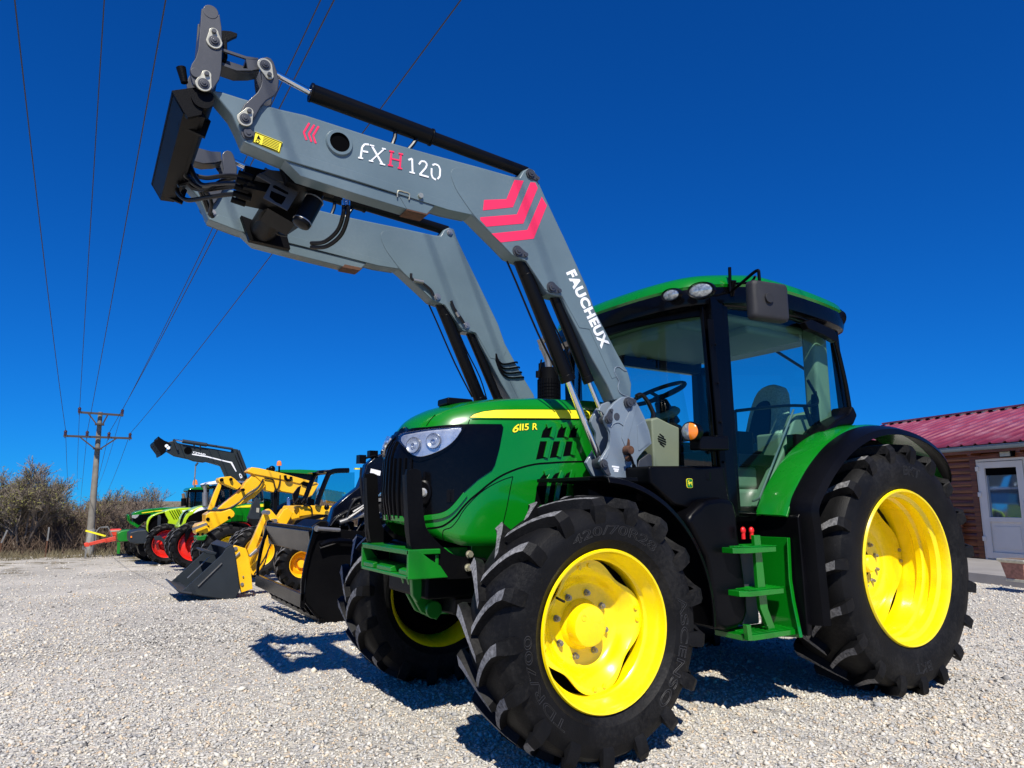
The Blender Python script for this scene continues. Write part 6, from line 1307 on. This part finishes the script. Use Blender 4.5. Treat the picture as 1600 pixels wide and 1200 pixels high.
# --- lime tractor with the dark loader ----------------------------------------------
Y = 17.6
t = thing('tractor', 'lime green and white tractor carrying a dark grey raised front loader', 'tractor', base(310, Y))
hd = pl(t, 'hood', kR([(1160, 560), (1120, 500), (1150, 470), (1200, 390), (1215, 330), (1280, 240), (1340, 205), (1480, 140), (1600, 108), (1900, 90), (1900, 480), (1350, 470), (1230, 560)]), Y, 1.0, LIME, .04)
pl(hd, 'white_flash', kR([(1395, 250), (1440, 200), (1520, 150), (1640, 125), (1900, 100), (1900, 165), (1700, 165), (1560, 190), (1480, 215), (1410, 250)]), Y-.01, .01, WHITE, 0)
pl(hd, 'engine_side', kR([(1250, 465), (1270, 380), (1320, 300), (1400, 255), (1560, 190), (1760, 190), (1760, 470)]), Y-.012, .012, DARKIN, 0)
pl(hd, 'front_shut_line', kR([(1150, 440), (1160, 380), (1190, 290), (1230, 230), (1290, 195), (1330, 205), (1260, 250), (1220, 320), (1200, 390), (1170, 450)]), Y-.02, .02, DARKIN, 0)
pl(t, 'mudguard', ks([(0, 745), (30, 700), (120, 665), (170, 655), (150, 690), (60, 740), (20, 830), (0, 860)]), Y-.35, .5, BLACK, .02)
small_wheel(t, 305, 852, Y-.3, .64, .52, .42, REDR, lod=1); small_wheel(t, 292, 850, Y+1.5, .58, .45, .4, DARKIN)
pl(t, 'engine_block', kR([(1150, 560), (1750, 500), (1750, 800), (1300, 820), (1100, 700)]), Y+.3, .6, DARKIN, .02)
pl(t, 'roof', ks([(228, 240), (250, 225), (330, 205), (480, 195), (640, 200), (640, 235), (480, 225), (250, 255)]), Y-.15, 1.6, WHITE, .03)
pl(t, 'roof_underside', ks([(230, 245), (250, 260), (640, 238), (640, 290), (560, 300), (300, 290), (245, 275)]), Y-.13, 1.5, BLACKG, .02)
pl(t, 'cab_glazing', ks([(320, 290), (640, 290), (640, 440), (310, 450)]), Y-.05, 1.3, CG, .0)
m = M()
for x, x2 in ((300, 275), (345, 320), (470, 480)): m.bar(at(*ks([(x, 285)])[0], 'y', Y-.1), at(*ks([(x2, 480)])[0], 'y', Y-.1), .10, .06)
obj('cab_frame', m, BLACKG, t)
m = M(); m.cyl(at(*ks([(205, 470)])[0], 'y', Y), at(*ks([(205, 330)])[0], 'y', Y), .08, n=16); m.tube([at(*ks([q])[0], 'y', Y) for q in ((205, 335), (205, 300), (195, 262))], .05); obj('exhaust_pipe', m, STEEL, t)
yl = Y-.2
la = pl(t, 'loader_arm', kL([(345, 105), (400, 160), (470, 180), (700, 215), (950, 250), (1190, 295), (1200, 240), (1290, 255), (1310, 300), (1340, 450), (1420, 640), (1440, 720), (1120, 700), (1100, 640), (1030, 500), (980, 470), (820, 440), (780, 450), (640, 430), (560, 400), (350, 355), (290, 320), (230, 285), (260, 250), (310, 200), (240, 150), (330, 130)]), yl, .16, DKG, .02)
pl(t, 'loader_arm', kL([(400, 160), (700, 215), (950, 250), (1190, 295), (1290, 255), (1340, 450), (1440, 720), (1120, 700), (1030, 500), (820, 440), (560, 400), (350, 355), (230, 285)]), yl+1.1, .16, DKG, .02)
pl(la, 'side_stripe', kL([(615, 318), (820, 350), (1120, 425), (1200, 440), (1225, 490), (1268, 580), (1255, 582), (1205, 500), (1180, 458), (1110, 440), (820, 368), (612, 335)]), yl-.006, .006, WHITE, 0)
obj('loader_model_lettering', put_text(text_m('Q960', offset=.03), at(*kL([(625, 312)])[0], 'y', yl), at(*kL([(812, 350)])[0], 'y', yl), at(*kL([(622, 282)])[0], 'y', yl), (0, -1, 0), .007), WHITE, la)
obj('round_logo', put_text(text_m('Q', offset=.05), at(*kL([(1290, 630)])[0], 'y', yl), at(*kL([(1330, 690)])[0], 'y', yl), at(*kL([(1320, 600)])[0], 'y', yl), (0, -1, 0), .008), WHITE, la)
m = M(); c = at(*kL([(552, 272)])[0], 'y', yl); m.cyl(c, c+V((0, -.01, 0)), .10, n=24); obj('arm_port', m, DARKIN, la)
hc = pl(t, 'hitch_head', kL([(52, 150), (60, 130), (110, 100), (118, 60), (145, 85), (215, 130), (250, 140), (310, 190), (240, 250), (225, 300), (165, 345), (150, 340), (145, 300), (60, 185)]), yl-.02, 1.3, BLACKM, .02)
m = M()
for a, b in ((237, 205), (263, 232)): c = at(*kL([(a, b)])[0], 'y', yl-.02); m.cyl(c, c+V((0, -.02, 0)), .045, n=18)
obj('reflector_disc', m, WHITE, hc)
m = M(); L2 = lambda a, b, d=0: at(*kL([(a, b)])[0], 'y', yl-.04+d); m.cyl(L2(470, 135), L2(830, 190), .055, n=14); m.cyl(L2(830, 190), L2(1210, 250), .035, n=14); m.bar(L2(345, 105), L2(400, 260), .10, .05); m.cyl(L2(1290, 270), L2(1420, 610), .045, n=14); m.cyl(L2(1255, 320), L2(1390, 640), .03, n=12); m.tube([L2(640, 180), L2(645, 215)], .02); m.tube([L2(740, 200), L2(725, 235)], .02); m.tube([L2(700, 450), L2(665, 495)], .025, sm=0); tc2 = obj('tilt_cylinder', m, SLATE, la)
m = M(); m.cyl(L2(370, 115), L2(470, 135), .025, n=12); obj('piston_rod', m, CHROME, tc2); m = M(); m.tube([L2(665, 495), L2(655, 640), L2(640, 800)], .018, sm=0); obj('loader_stay', m, GALV, la)
# --- green tractor in the row middle -----------------------------------------------
Y = 14.2
t = thing('tractor', 'green tractor with yellow rims standing behind the two yellow machines', 'tractor', base(400, Y))
hd = pl(t, 'hood', ks([(330, 505), (480, 470), (620, 450), (820, 440), (820, 600), (650, 600), (650, 645), (560, 640), (430, 650), (340, 690), (300, 620)]), Y, 1.0, G_GREEN, .05)
pl(hd, 'stripe', ks([(560, 472), (640, 460), (815, 450), (815, 478), (640, 486), (520, 488)]), Y-.01, .01, G_DECAL, 0)
pl(hd, 'front_bracket', ks([(110, 790), (230, 770), (200, 830), (120, 830)]), Y-.2, .5, G_GREEN2, .02)
m = M()
for k in range(10): m.prism(P(ks([(470+k*13, 560+k), (476+k*13, 560+k), (480+k*13, 640), (474+k*13, 640)]), Y), Y-.008, Y)
obj('side_vent', m, DARKIN, hd)
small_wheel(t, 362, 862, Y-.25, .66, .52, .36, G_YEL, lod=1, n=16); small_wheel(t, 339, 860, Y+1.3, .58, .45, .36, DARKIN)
pl(t, 'mudguard', ks([(440, 640), (520, 632), (640, 660), (700, 700), (720, 740), (640, 700), (540, 650)]), Y-.3, .5, BLACK, .01)
pl(t, 'loader_console', ks([(640, 600), (660, 560), (700, 440), (740, 380), (770, 400), (790, 560), (840, 560), (840, 610), (760, 610), (700, 610)]), Y-.3, .12, SLATE, .01)
pl(t, 'sticker', ks([(740, 490), (768, 492), (764, 540), (735, 535)]), Y-.31, .01, CREAM, 0)
pl(t, 'cab_glazing', ks([(800, 220), (1380, 160), (1340, 520), (820, 520)]), Y-.1, 1.4, CG, 0)
pl(t, 'roof', ks([(940, 105), (1000, 92), (1200, 90), (1400, 100), (1430, 115), (1380, 150), (1200, 135), (960, 120)]), Y-.3, 1.7, G_GREEN, .04)
pl(t, 'roof_underside', ks([(940, 118), (1380, 145), (1380, 185), (1250, 195), (940, 160)]), Y-.25, 1.6, BLACKG, .02)
m = M()
for q in (((915, 300), (905, 560)), ((960, 300), (950, 560)), ((1300, 160), (1290, 400))): m.bar(at(*ks([q[0]])[0], 'y', Y-.15), at(*ks([q[1]])[0], 'y', Y-.15), .09, .07)
obj('cab_frame', m, BLACKG, t)
m = M(); m.box(*[f for f in (at(*ks([(820, 420)])[0], 'y', Y).x, at(*ks([(1000, 420)])[0], 'y', Y).x)], Y+.2, Y+.9, at(*ks([(820, 520)])[0], 'y', Y).z, at(*ks([(820, 420)])[0], 'y', Y).z); obj('interior_panel', m, G_GREEN2, t)
small_wheel(t, 470, 845, Y-.3, .92, .55, .52, G_YEL)
# --- yellow telehandler with its boom up ---------------------------------------------
Y = 11.2
t = thing('telehandler', 'yellow telehandler with a raised boom and empty carriage, upper of the two yellow arms', 'telehandler', base(420, Y))
bm_ = pl(t, 'boom', ks([(645, 110), (690, 68), (760, 75), (1000, 130), (1330, 220), (1390, 240), (1350, 310), (1320, 360), (1280, 380), (1180, 350), (1000, 320), (960, 290), (930, 300), (920, 330), (840, 310), (835, 260), (700, 140)]), Y, .30, JCB, .015)
pl(bm_, 'boom_top_cover', ks([(640, 112), (688, 66), (760, 75), (1010, 130), (1380, 232), (1310, 250), (1230, 215), (1190, 240), (980, 190), (700, 136)]), Y-.03, .36, JCB, .012)
pl(t, 'boom_head', ks([(700, 145), (760, 180), (860, 180), (860, 240), (720, 380), (640, 430), (560, 460), (420, 500), (330, 510), (345, 490), (590, 290), (620, 230)]), Y+.02, .26, JCB, .015)
pl(t, 'bell_crank', ks([(340, 200), (350, 178), (380, 170), (470, 160), (510, 185), (590, 260), (540, 300), (400, 240), (380, 240), (350, 225)]), Y-.05, .36, JCB, .012)
pl(t, 'crank_link', ks([(350, 225), (378, 235), (370, 280), (300, 480), (270, 515), (232, 510), (300, 330)]), Y-.02, .12, JCB, .012)
cg_ = pl(t, 'carriage', ks([(210, 560), (260, 530), (380, 530), (470, 500), (500, 525), (515, 550), (505, 580), (330, 690), (210, 760), (150, 785), (110, 760), (105, 690), (130, 660), (210, 640)]), Y-.1, .5, JCB, .015)
tb(t, 'boom_hose', ((230, 520), (300, 515), (450, 500), (550, 440), (640, 350), (760, 270), (810, 190)), ks, Y-.04, .018, HOSE); tb(t, 'boom_hose', ((300, 522), (460, 490), (600, 400), (740, 300), (790, 230)), ks, Y-.05, .014, HOSE); tb(t, 'boom_hose', ((820, 180), (910, 200), (925, 250), (950, 310), (980, 230), (985, 150)), ks, Y-.03, .014, HOSE)
m = M()
for a, b, r in ((378, 198, .035), (475, 192, .03), (603, 302, .03), (232, 608, .035), (455, 592, .03), (130, 765, .025), (178, 765, .025), (240, 680, .015), (222, 660, .015)): c = at(*ks([(a, b)])[0], 'y', Y-.11); m.cyl(c, c+V((0, .12, 0)) , r, n=16); m.cyl(c-V((0, .02, 0)), c, r*.6, n=12)
obj('pivot_pin', m, BLACKM, cg_)
m = M(); m.bar(at(*ks([(70, 715)])[0], 'y', Y-.2), at(*ks([(220, 655)])[0], 'y', Y-.2), .05, .05); obj('locking_bar', m, STEEL, cg_)
m = M(); m.cyl(at(*ks([(235, 735)])[0], 'y', Y), at(*ks([(370, 870)])[0], 'y', Y), .02, n=8); m.cyl(at(*ks([(215, 745)])[0], 'y', Y), at(*ks([(345, 880)])[0], 'y', Y), .02, n=8); obj('support_rod', m, BLACKM, t)
m = M(); c = at(*ks([(900, 85)])[0], 'y', Y+.1); m.sphere(c, .07, 12, (1, .7, 1)); c2_ = at(*ks([(860, 95)])[0], 'y', Y+.1); m.sphere(c2_, .05, 10); m.cyl(c, at(*ks([(905, 130)])[0], 'y', Y+.1), .03, n=8); m.tube([at(*ks([q])[0], 'y', Y-.06) for q in ((1035, 150), (1050, 195), (1090, 200), (1100, 165))], .03); obj('boom_lamp', m, BLACK, bm_)
pl(bm_, 'boom_slot', ks([(1205, 235), (1225, 215), (1300, 230), (1310, 270), (1290, 280), (1210, 250)]), Y-.034, .01, DARKIN, 0)
m = M(); m.cyl(at(*ks([(975, 120)])[0], 'y', Y+.6), at(*ks([(975, 55)])[0], 'y', Y+.6), .02, n=8); bst = obj('beacon_post', m, BLACK, t); m = M(); m.cyl(at(*ks([(975, 50)])[0], 'y', Y+.6), at(*ks([(975, 22)])[0], 'y', Y+.6), .055, .05, n=16); m.sphere(at(*ks([(975, 22)])[0], 'y', Y+.6), .05, 12); obj('beacon', m, AMBER, bst)
pl(t, 'mirror', ks([(1060, 390), (1075, 380), (1088, 400), (1090, 480), (1065, 490), (1058, 450)]), Y-.5, .05, mat('blue_reflecting_mirror', (.12, .25, .6), .2, metal=.6), .004)
m = M(); m.bar(at(*ks([(935, 330)])[0], 'y', Y+.15), at(*ks([(930, 560)])[0], 'y', Y+.15), .08, .08); m.prism(P(ks([(900, 560), (1300, 380), (1400, 400), (1400, 700), (900, 700)]), Y), Y+.4, Y+1.2); obj('chassis', m, BLACKM, t, bevel=.02)
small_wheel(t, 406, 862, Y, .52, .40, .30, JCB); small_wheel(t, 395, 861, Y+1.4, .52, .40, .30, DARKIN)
# --- yellow loader with the bucket on the ground -------------------------------------
Y = 8.0
t = thing('wheel_loader', 'yellow loader with a lowered dark grey bucket resting on the gravel', 'loader', base(455, Y))
FLp = lambda q: at(*kB([q])[0], 'y', Y)
ya, yb = Y-.15, Y+1.35
sidep = P(kB([(300, 1030), (755, 610), (800, 545), (870, 505), (885, 540), (915, 760), (945, 1000), (905, 1085), (810, 1105)]), ya)
m = M(); m.prism(sidep, ya, ya+.03); bk = obj('bucket', m, SLATE, t, bevel=.004)
m = M(); m.prism(sidep, yb-.03, yb); obj('bucket_side', m, SLATE, bk, bevel=.004)
def strip(idx_pts, y0, y1, th=.02):
    q = P(kB(idx_pts), ya); r1 = []; r2 = []
    for i, (x, z) in enumerate(q):
        a = q[max(i-1, 0)]; b = q[min(i+1, len(q)-1)]; d = V((b[0]-a[0], 0, b[1]-a[1])).normalized(); n = V((-d.z, 0, d.x))*th; r1.append((x, z)); r2.append((x+n.x, z+n.z))
    return M().prism(r1+r2[::-1], y0, y1)
m = strip([(290, 1025), (560, 1065), (810, 1100), (905, 1080), (940, 1000), (912, 760), (880, 545), (868, 510), (800, 550)], ya+.03, yb-.03, -.02); obj('bucket_shell', m, SLATE, bk)
m = strip([(240, 995), (300, 1028), (420, 1045)], ya-.02, yb+.02, .025); obj('cutting_edge', m, mat('worn_cutting_edge', (.06, .065, .075), .4, metal=.4, var=.2), bk, bevel=.004)
m = M(); m.bar(at(*kB([(752, 705)])[0], 'y', ya-.008), at(*kB([(490, 960)])[0], 'y', ya-.008), .012, .035, up=(0, 1, 0)); obj('wear_strip', m, STEEL, bk)
m = M(); m.bar(at(*kB([(752, 705)])[0], 'y', ya-.008)+V((-.02, 1.1, .02)), at(*kB([(490, 960)])[0], 'y', ya-.008)+V((-.02, 1.1, .02)), .012, .03, up=(0, 1, 0)); obj('wear_strip', m, STEEL, bk)
m = M(); m.prism(P(kB([(590, 590), (620, 580), (760, 612), (745, 640), (640, 625)]), ya), ya+.5, yb-.2); obj('spill_guard', m, SLATE, bk, bevel=.01)
yq = Y+.35
qh = pl(t, 'quick_hitch', kB([(872, 530), (900, 508), (1020, 545), (1040, 600), (1060, 680), (1075, 800), (1095, 990), (970, 1032), (945, 900), (920, 780), (905, 700), (890, 620)]), yq-.4, .10, JCB, .01)
pl(t, 'quick_hitch', kB([(872, 530), (900, 508), (1020, 545), (1040, 600), (1060, 680), (1075, 800), (1095, 990), (970, 1032), (945, 900), (920, 780), (905, 700), (890, 620)]), yq+.3, .10, JCB, .01)
pl(t, 'tilt_link', kB([(1220, 150), (1240, 115), (1275, 105), (1305, 125), (1380, 215), (1375, 250), (1300, 290), (1245, 300), (1240, 235), (1110, 600), (1060, 640), (1040, 560)]), yq-.2, .10, JCB, .01)
pl(t, 'boom', kB([(1060, 800), (1100, 660), (1240, 440), (1240, 300), (1320, 290), (1440, 110), (1480, 98), (1545, 150), (1440, 330), (1300, 480), (1230, 720), (1130, 835), (1090, 840)]), yq-.1, .25, JCB, .012)
pl(t, 'tilt_cylinder', kB([(1050, 620), (1140, 540), (1150, 570), (1070, 645)]), yq-.28, .05, STEEL, .01)
pl(t, 'hitch_link', kB([(885, 640), (950, 575), (958, 600), (900, 650)]), yq-.43, .04, STEEL, .008)
m = M()
for a, b, r in ((1265, 148, .035), (1345, 238, .03), (905, 545, .03), (978, 938, .025), (990, 855, .012)): c = at(*kB([(a, b)])[0], 'y', yq-.42); m.cyl(c, c+V((0, .35, 0)), r, n=16)
obj('pivot_pin', m, STEEL, t)
m = M(); m.tube([at(*kB([q])[0], 'y', yq-.35) for q in ((990, 620), (1030, 640), (1045, 700), (1020, 740), (1060, 800))], .012); m.tube([at(*kB([q])[0], 'y', yq-.16) for q in ((1110, 830), (1180, 720), (1240, 620), (1300, 470))], .012); m.tube([at(*kB([q])[0], 'y', yq-.16) for q in ((1190, 790), (1230, 700), (1260, 560))], .010); obj('boom_hose', m, HOSE, t)
pl(t, 'body', ks([(1150, 470), (1300, 465), (1530, 470), (1530, 520), (1400, 640), (1200, 700), (1030, 705), (1120, 530)]), Y+.5, .9, JCB, .02)
pl(t, 'body_panel', ks([(1185, 480), (1300, 465), (1315, 500), (1315, 560), (1190, 580)]), Y+.45, .06, JCB, .01)
tb(t, 'body_hose', ((1230, 465), (1290, 470), (1315, 510), (1318, 570)), ks, Y+.4, .014, HOSE)
pl(t, 'mudguard', ks([(1150, 620), (1250, 595), (1380, 560), (1470, 560), (1500, 575), (1400, 600), (1250, 640), (1200, 700), (1100, 700)]), Y+.0, .45, BLACK, .01)
m = M(); c = at(*ks([(1105, 635)])[0], 'y', Y+.49); m.cyl(c, c-V((0, .01, 0)), .022, n=16); obj('round_reflector', m, REDP, t)
small_wheel(t, 474, 882, Y-.0, .42, .34, .22, JCB, lod=1, n=16); small_wheel(t, 590, 880, Y, .42, .34, .22, JCB)
m = M(); cf = [at(*ks([q])[0], 'y', Y+.45) for q in ((1370, 460), (1400, 360), (1470, 180), (1500, 130), (1560, 105), (1700, 100))]; m.tube(cf, .045, sm=3); m.tube([p_+V((0, .9, 0)) for p_ in cf], .045, sm=3); m.bar(cf[4], cf[4]+V((0, .9, 0)), .06, .06); m.prism(P(ks([(1500, 100), (1560, 90), (1760, 88), (1760, 112), (1560, 115)]), Y), Y+.4, Y+1.4); obj('cab_frame', m, BLACKG, t)
pl(t, 'cab_side_glass', ks([(1395, 400), (1500, 170), (1560, 125), (1760, 120), (1760, 420), (1640, 440)]), Y+.5, .01, glass('teal_cab_glass', (.35, .72, .75), .3), 0)
pl(t, 'roof_edge_strip', kb([(170, 375), (340, 375), (345, 405), (175, 400)]), Y+.38, .05, G_DECAL, 0)
m = M()
for k in range(6): m.prism(P(ks([(1440+k*32, 290+k*6), (1462+k*32, 292+k*6), (1500+k*26, 440), (1470+k*26, 440)]), Y+1.0), Y+1.0, Y+1.03)
m.prism(P(ks([(1440, 300), (1660, 330), (1660, 345), (1440, 318)]), Y+1.0), Y+.98, Y+1.05); obj('yellow_slatted_cover', m, JCB, t)
m = M(); m.tube([at(*ks([q])[0], 'y', Y+.4) for q in ((1130, 450), (1180, 400), (1200, 440), (1240, 400), (1250, 440))], .03); m.prism(P(ks([(1180, 350), (1240, 270), (1270, 255), (1250, 340), (1220, 430), (1190, 420)]), Y), Y+.4, Y+.45); obj('wing_mirror', m, BLACK, t); m = M(); m.sphere(at(*ks([(1470, 485)])[0], 'y', Y+.4), .05, 10); obj('side_lamp', m, BLACK, t); m = M(); m.box(*sorted((at(*kG([(455, 145)])[0], 'y', Y).x, at(*kG([(490, 145)])[0], 'y', Y).x)), Y+.3, Y+.4, at(*kG([(455, 165)])[0], 'y', Y).z, at(*kG([(455, 145)])[0], 'y', Y).z); obj('front_lamp', m, BLACK, t)
# --- black loader with the open fork bucket, closest ----------------------------------
Y = 3.7
t = thing('loader_tractor', 'black machine with a black open fork bucket just left of the green tractor nose', 'loader', base(600, Y))
GB = lambda q, y=Y: at(*kG([q])[0], 'y', y)
yF2 = Y+2.2
near_bar = kG([(385, 522), (405, 512), (430, 530), (428, 560), (400, 600), (370, 680), (345, 790), (325, 900), (318, 1020), (300, 1030), (298, 1000), (300, 900), (320, 780), (345, 680), (375, 570)])
m = M(); q = P(near_bar, Y); m.prism(q, Y-.02, Y+.02); gb = obj('fork_bucket', m, BLACKG, t, bevel=.006)
m = M(); m.prism(q, yF2-.02, yF2+.02); obj('bucket_side_rib', m, BLACKG, gb, bevel=.006)
xb = GB((310, 1020)); xt = GB((400, 545))
m = M(); m.bar(V((xb.x, Y-.02, xb.z)), V((xb.x, yF2+.02, xb.z)), .05, .14); m.bar(V((xt.x, Y, xt.z)), V((xt.x, yF2, xt.z)), .05, .04); m.prism([(xt.x-.05, xt.z-.02), (xt.x+.12, xt.z-.02), (xt.x+.04, xt.z-.26), (xt.x+.0, xt.z-.26)], Y+.1, yF2-.05); obj('bucket_crossbeam', m, BLACKG, gb, bevel=.006)
m = M(); m.prism(P(kG([(400, 545), (430, 530), (560, 545), (760, 560), (760, 1170), (480, 1180), (420, 1120), (330, 1020), (340, 850), (365, 700)]), Y), Y+.03, Y+.06); obj('bucket_side', m, BLACKM, gb, bevel=.004)
m = M(); m.prism(P(kG([(560, 560), (760, 575), (760, 1100), (600, 1080)]), Y), Y+.06, Y+.8); obj('bucket_back', m, BLACKM, gb)
tine = P(kG([(310, 1000), (335, 1040), (380, 1100), (420, 1150), (480, 1180), (540, 1180), (545, 1150), (480, 1140), (430, 1100), (380, 1030), (340, 990)]), Y)
for k in range(9):
    m = M(); y0 = Y+.04+k*(yF2-Y-.1)/8; m.prism(tine, y0, y0+.04); obj('tine', m, BLACKG, gb, bevel=.006)
m = M(); m.bar(GB((440, 1175))+V((0, 0, .03)), GB((440, 1175))+V((0, yF2-Y, .03)), .06, .04); obj('tine_bar', m, BLACKG, gb)
m = M(); a = GB((410, 540), Y-.04); m.cyl(a, a+V((0, .08, 0)), .032, n=20); m.cyl(a, GB((560, 550), Y), .022, n=16); m.cyl(GB((430, 665), Y), GB((560, 625), Y), .012, n=8); obj('clamp_pin', m, STEEL, gb)
m = M(); m.tube([GB(q_, Y-.05) for q_ in ((430, 650), (500, 625), (620, 622), (700, 640))], .028); obj('bucket_rim_tube', m, BLACKG, gb)
yl = Y+.35
NAVY = mat('gloss_navy_black_paint', (.003, .004, .010), .22, coat=.3, var=.2)
m = M(); m.prism(P(kG([(500, 480), (520, 400), (600, 330), (690, 260), (720, 180), (740, 110), (800, 60), (850, 35), (885, 45), (885, 140), (850, 290), (800, 330), (700, 420), (600, 500), (480, 530)]), yl), yl, yl+.14); la = obj('loader_arm', m, NAVY, t, bevel=.015)
pl(la, 'label_plate', kb([(475, 385), (660, 430), (645, 520), (458, 478)]), yl-.004, .004, WHITE, 0)
m = M(); m.tube([GB(q_, yl-.03) for q_ in ((600, 520), (605, 470), (630, 400), (660, 350), (700, 330))], .016); m.tube([GB(q_, yl-.03) for q_ in ((560, 530), (575, 515), (600, 505), (620, 525), (625, 545))], .010); m.tube([GB(q_, yl-.03) for q_ in ((705, 130), (700, 200), (710, 330), (720, 420))], .014); m.tube([GB(q_, yl-.03) for q_ in ((500, 520), (540, 470), (620, 420), (700, 380))], .012); obj('loader_hose', m, HOSE, la)
m = M()
for q_, w2 in (((475, 400), .04), ): pass
m.cyl(GB((650, 430), yl-.1), GB((760, 300+60), yl-.1), .015, n=8); m.cyl(GB((620, 470), yl-.1), GB((720, 400), yl-.1), .015, n=8); m.cyl(GB((560, 500), yl-.05), GB((760, 430), yl-.05), .03, n=12); obj('lift_cylinder', m, STEEL, la)
m = M(); c = GB((712, 75), yl); m.box(c.x-.04, c.x+.04, yl-.02, yl+.1, c.z-.05, c.z+.05); m.tube([c, GB((760, 60), yl), GB((800, 50), yl)], .014); c = GB((790, 45), yl); m.box(c.x-.05, c.x+.05, yl, yl+.1, c.z-.04, c.z+.05); m.sphere(GB((852, 28), yl), .035, 10); obj('work_lamp', m, BLACK, la)
m = M(); m.prism(P(kG([(440, 545), (520, 490), (700, 500), (760, 500), (760, 560), (560, 560)]), Y), Y+.5, Y+1.2); m.prism(P(kb([(480, 900), (800, 900), (800, 1300), (480, 1300)]), Y+.9), Y+.9, Y+1.6); obj('machine_body', m, BLACKM, t, bevel=.02)
pl(t, 'side_lettering_plate', kb([(555, 945), (740, 935), (745, 1000), (570, 1005)]), Y+.3, .01, GALV, 0)
pl(t, 'mudguard', kb([(880, 1180), (960, 1150), (1010, 1170), (1000, 1200), (860, 1210)]), Y+.2, .3, GALV, .005)
small_wheel(t, 640, 850, Y+.3, .62, .42, .34, STEEL)
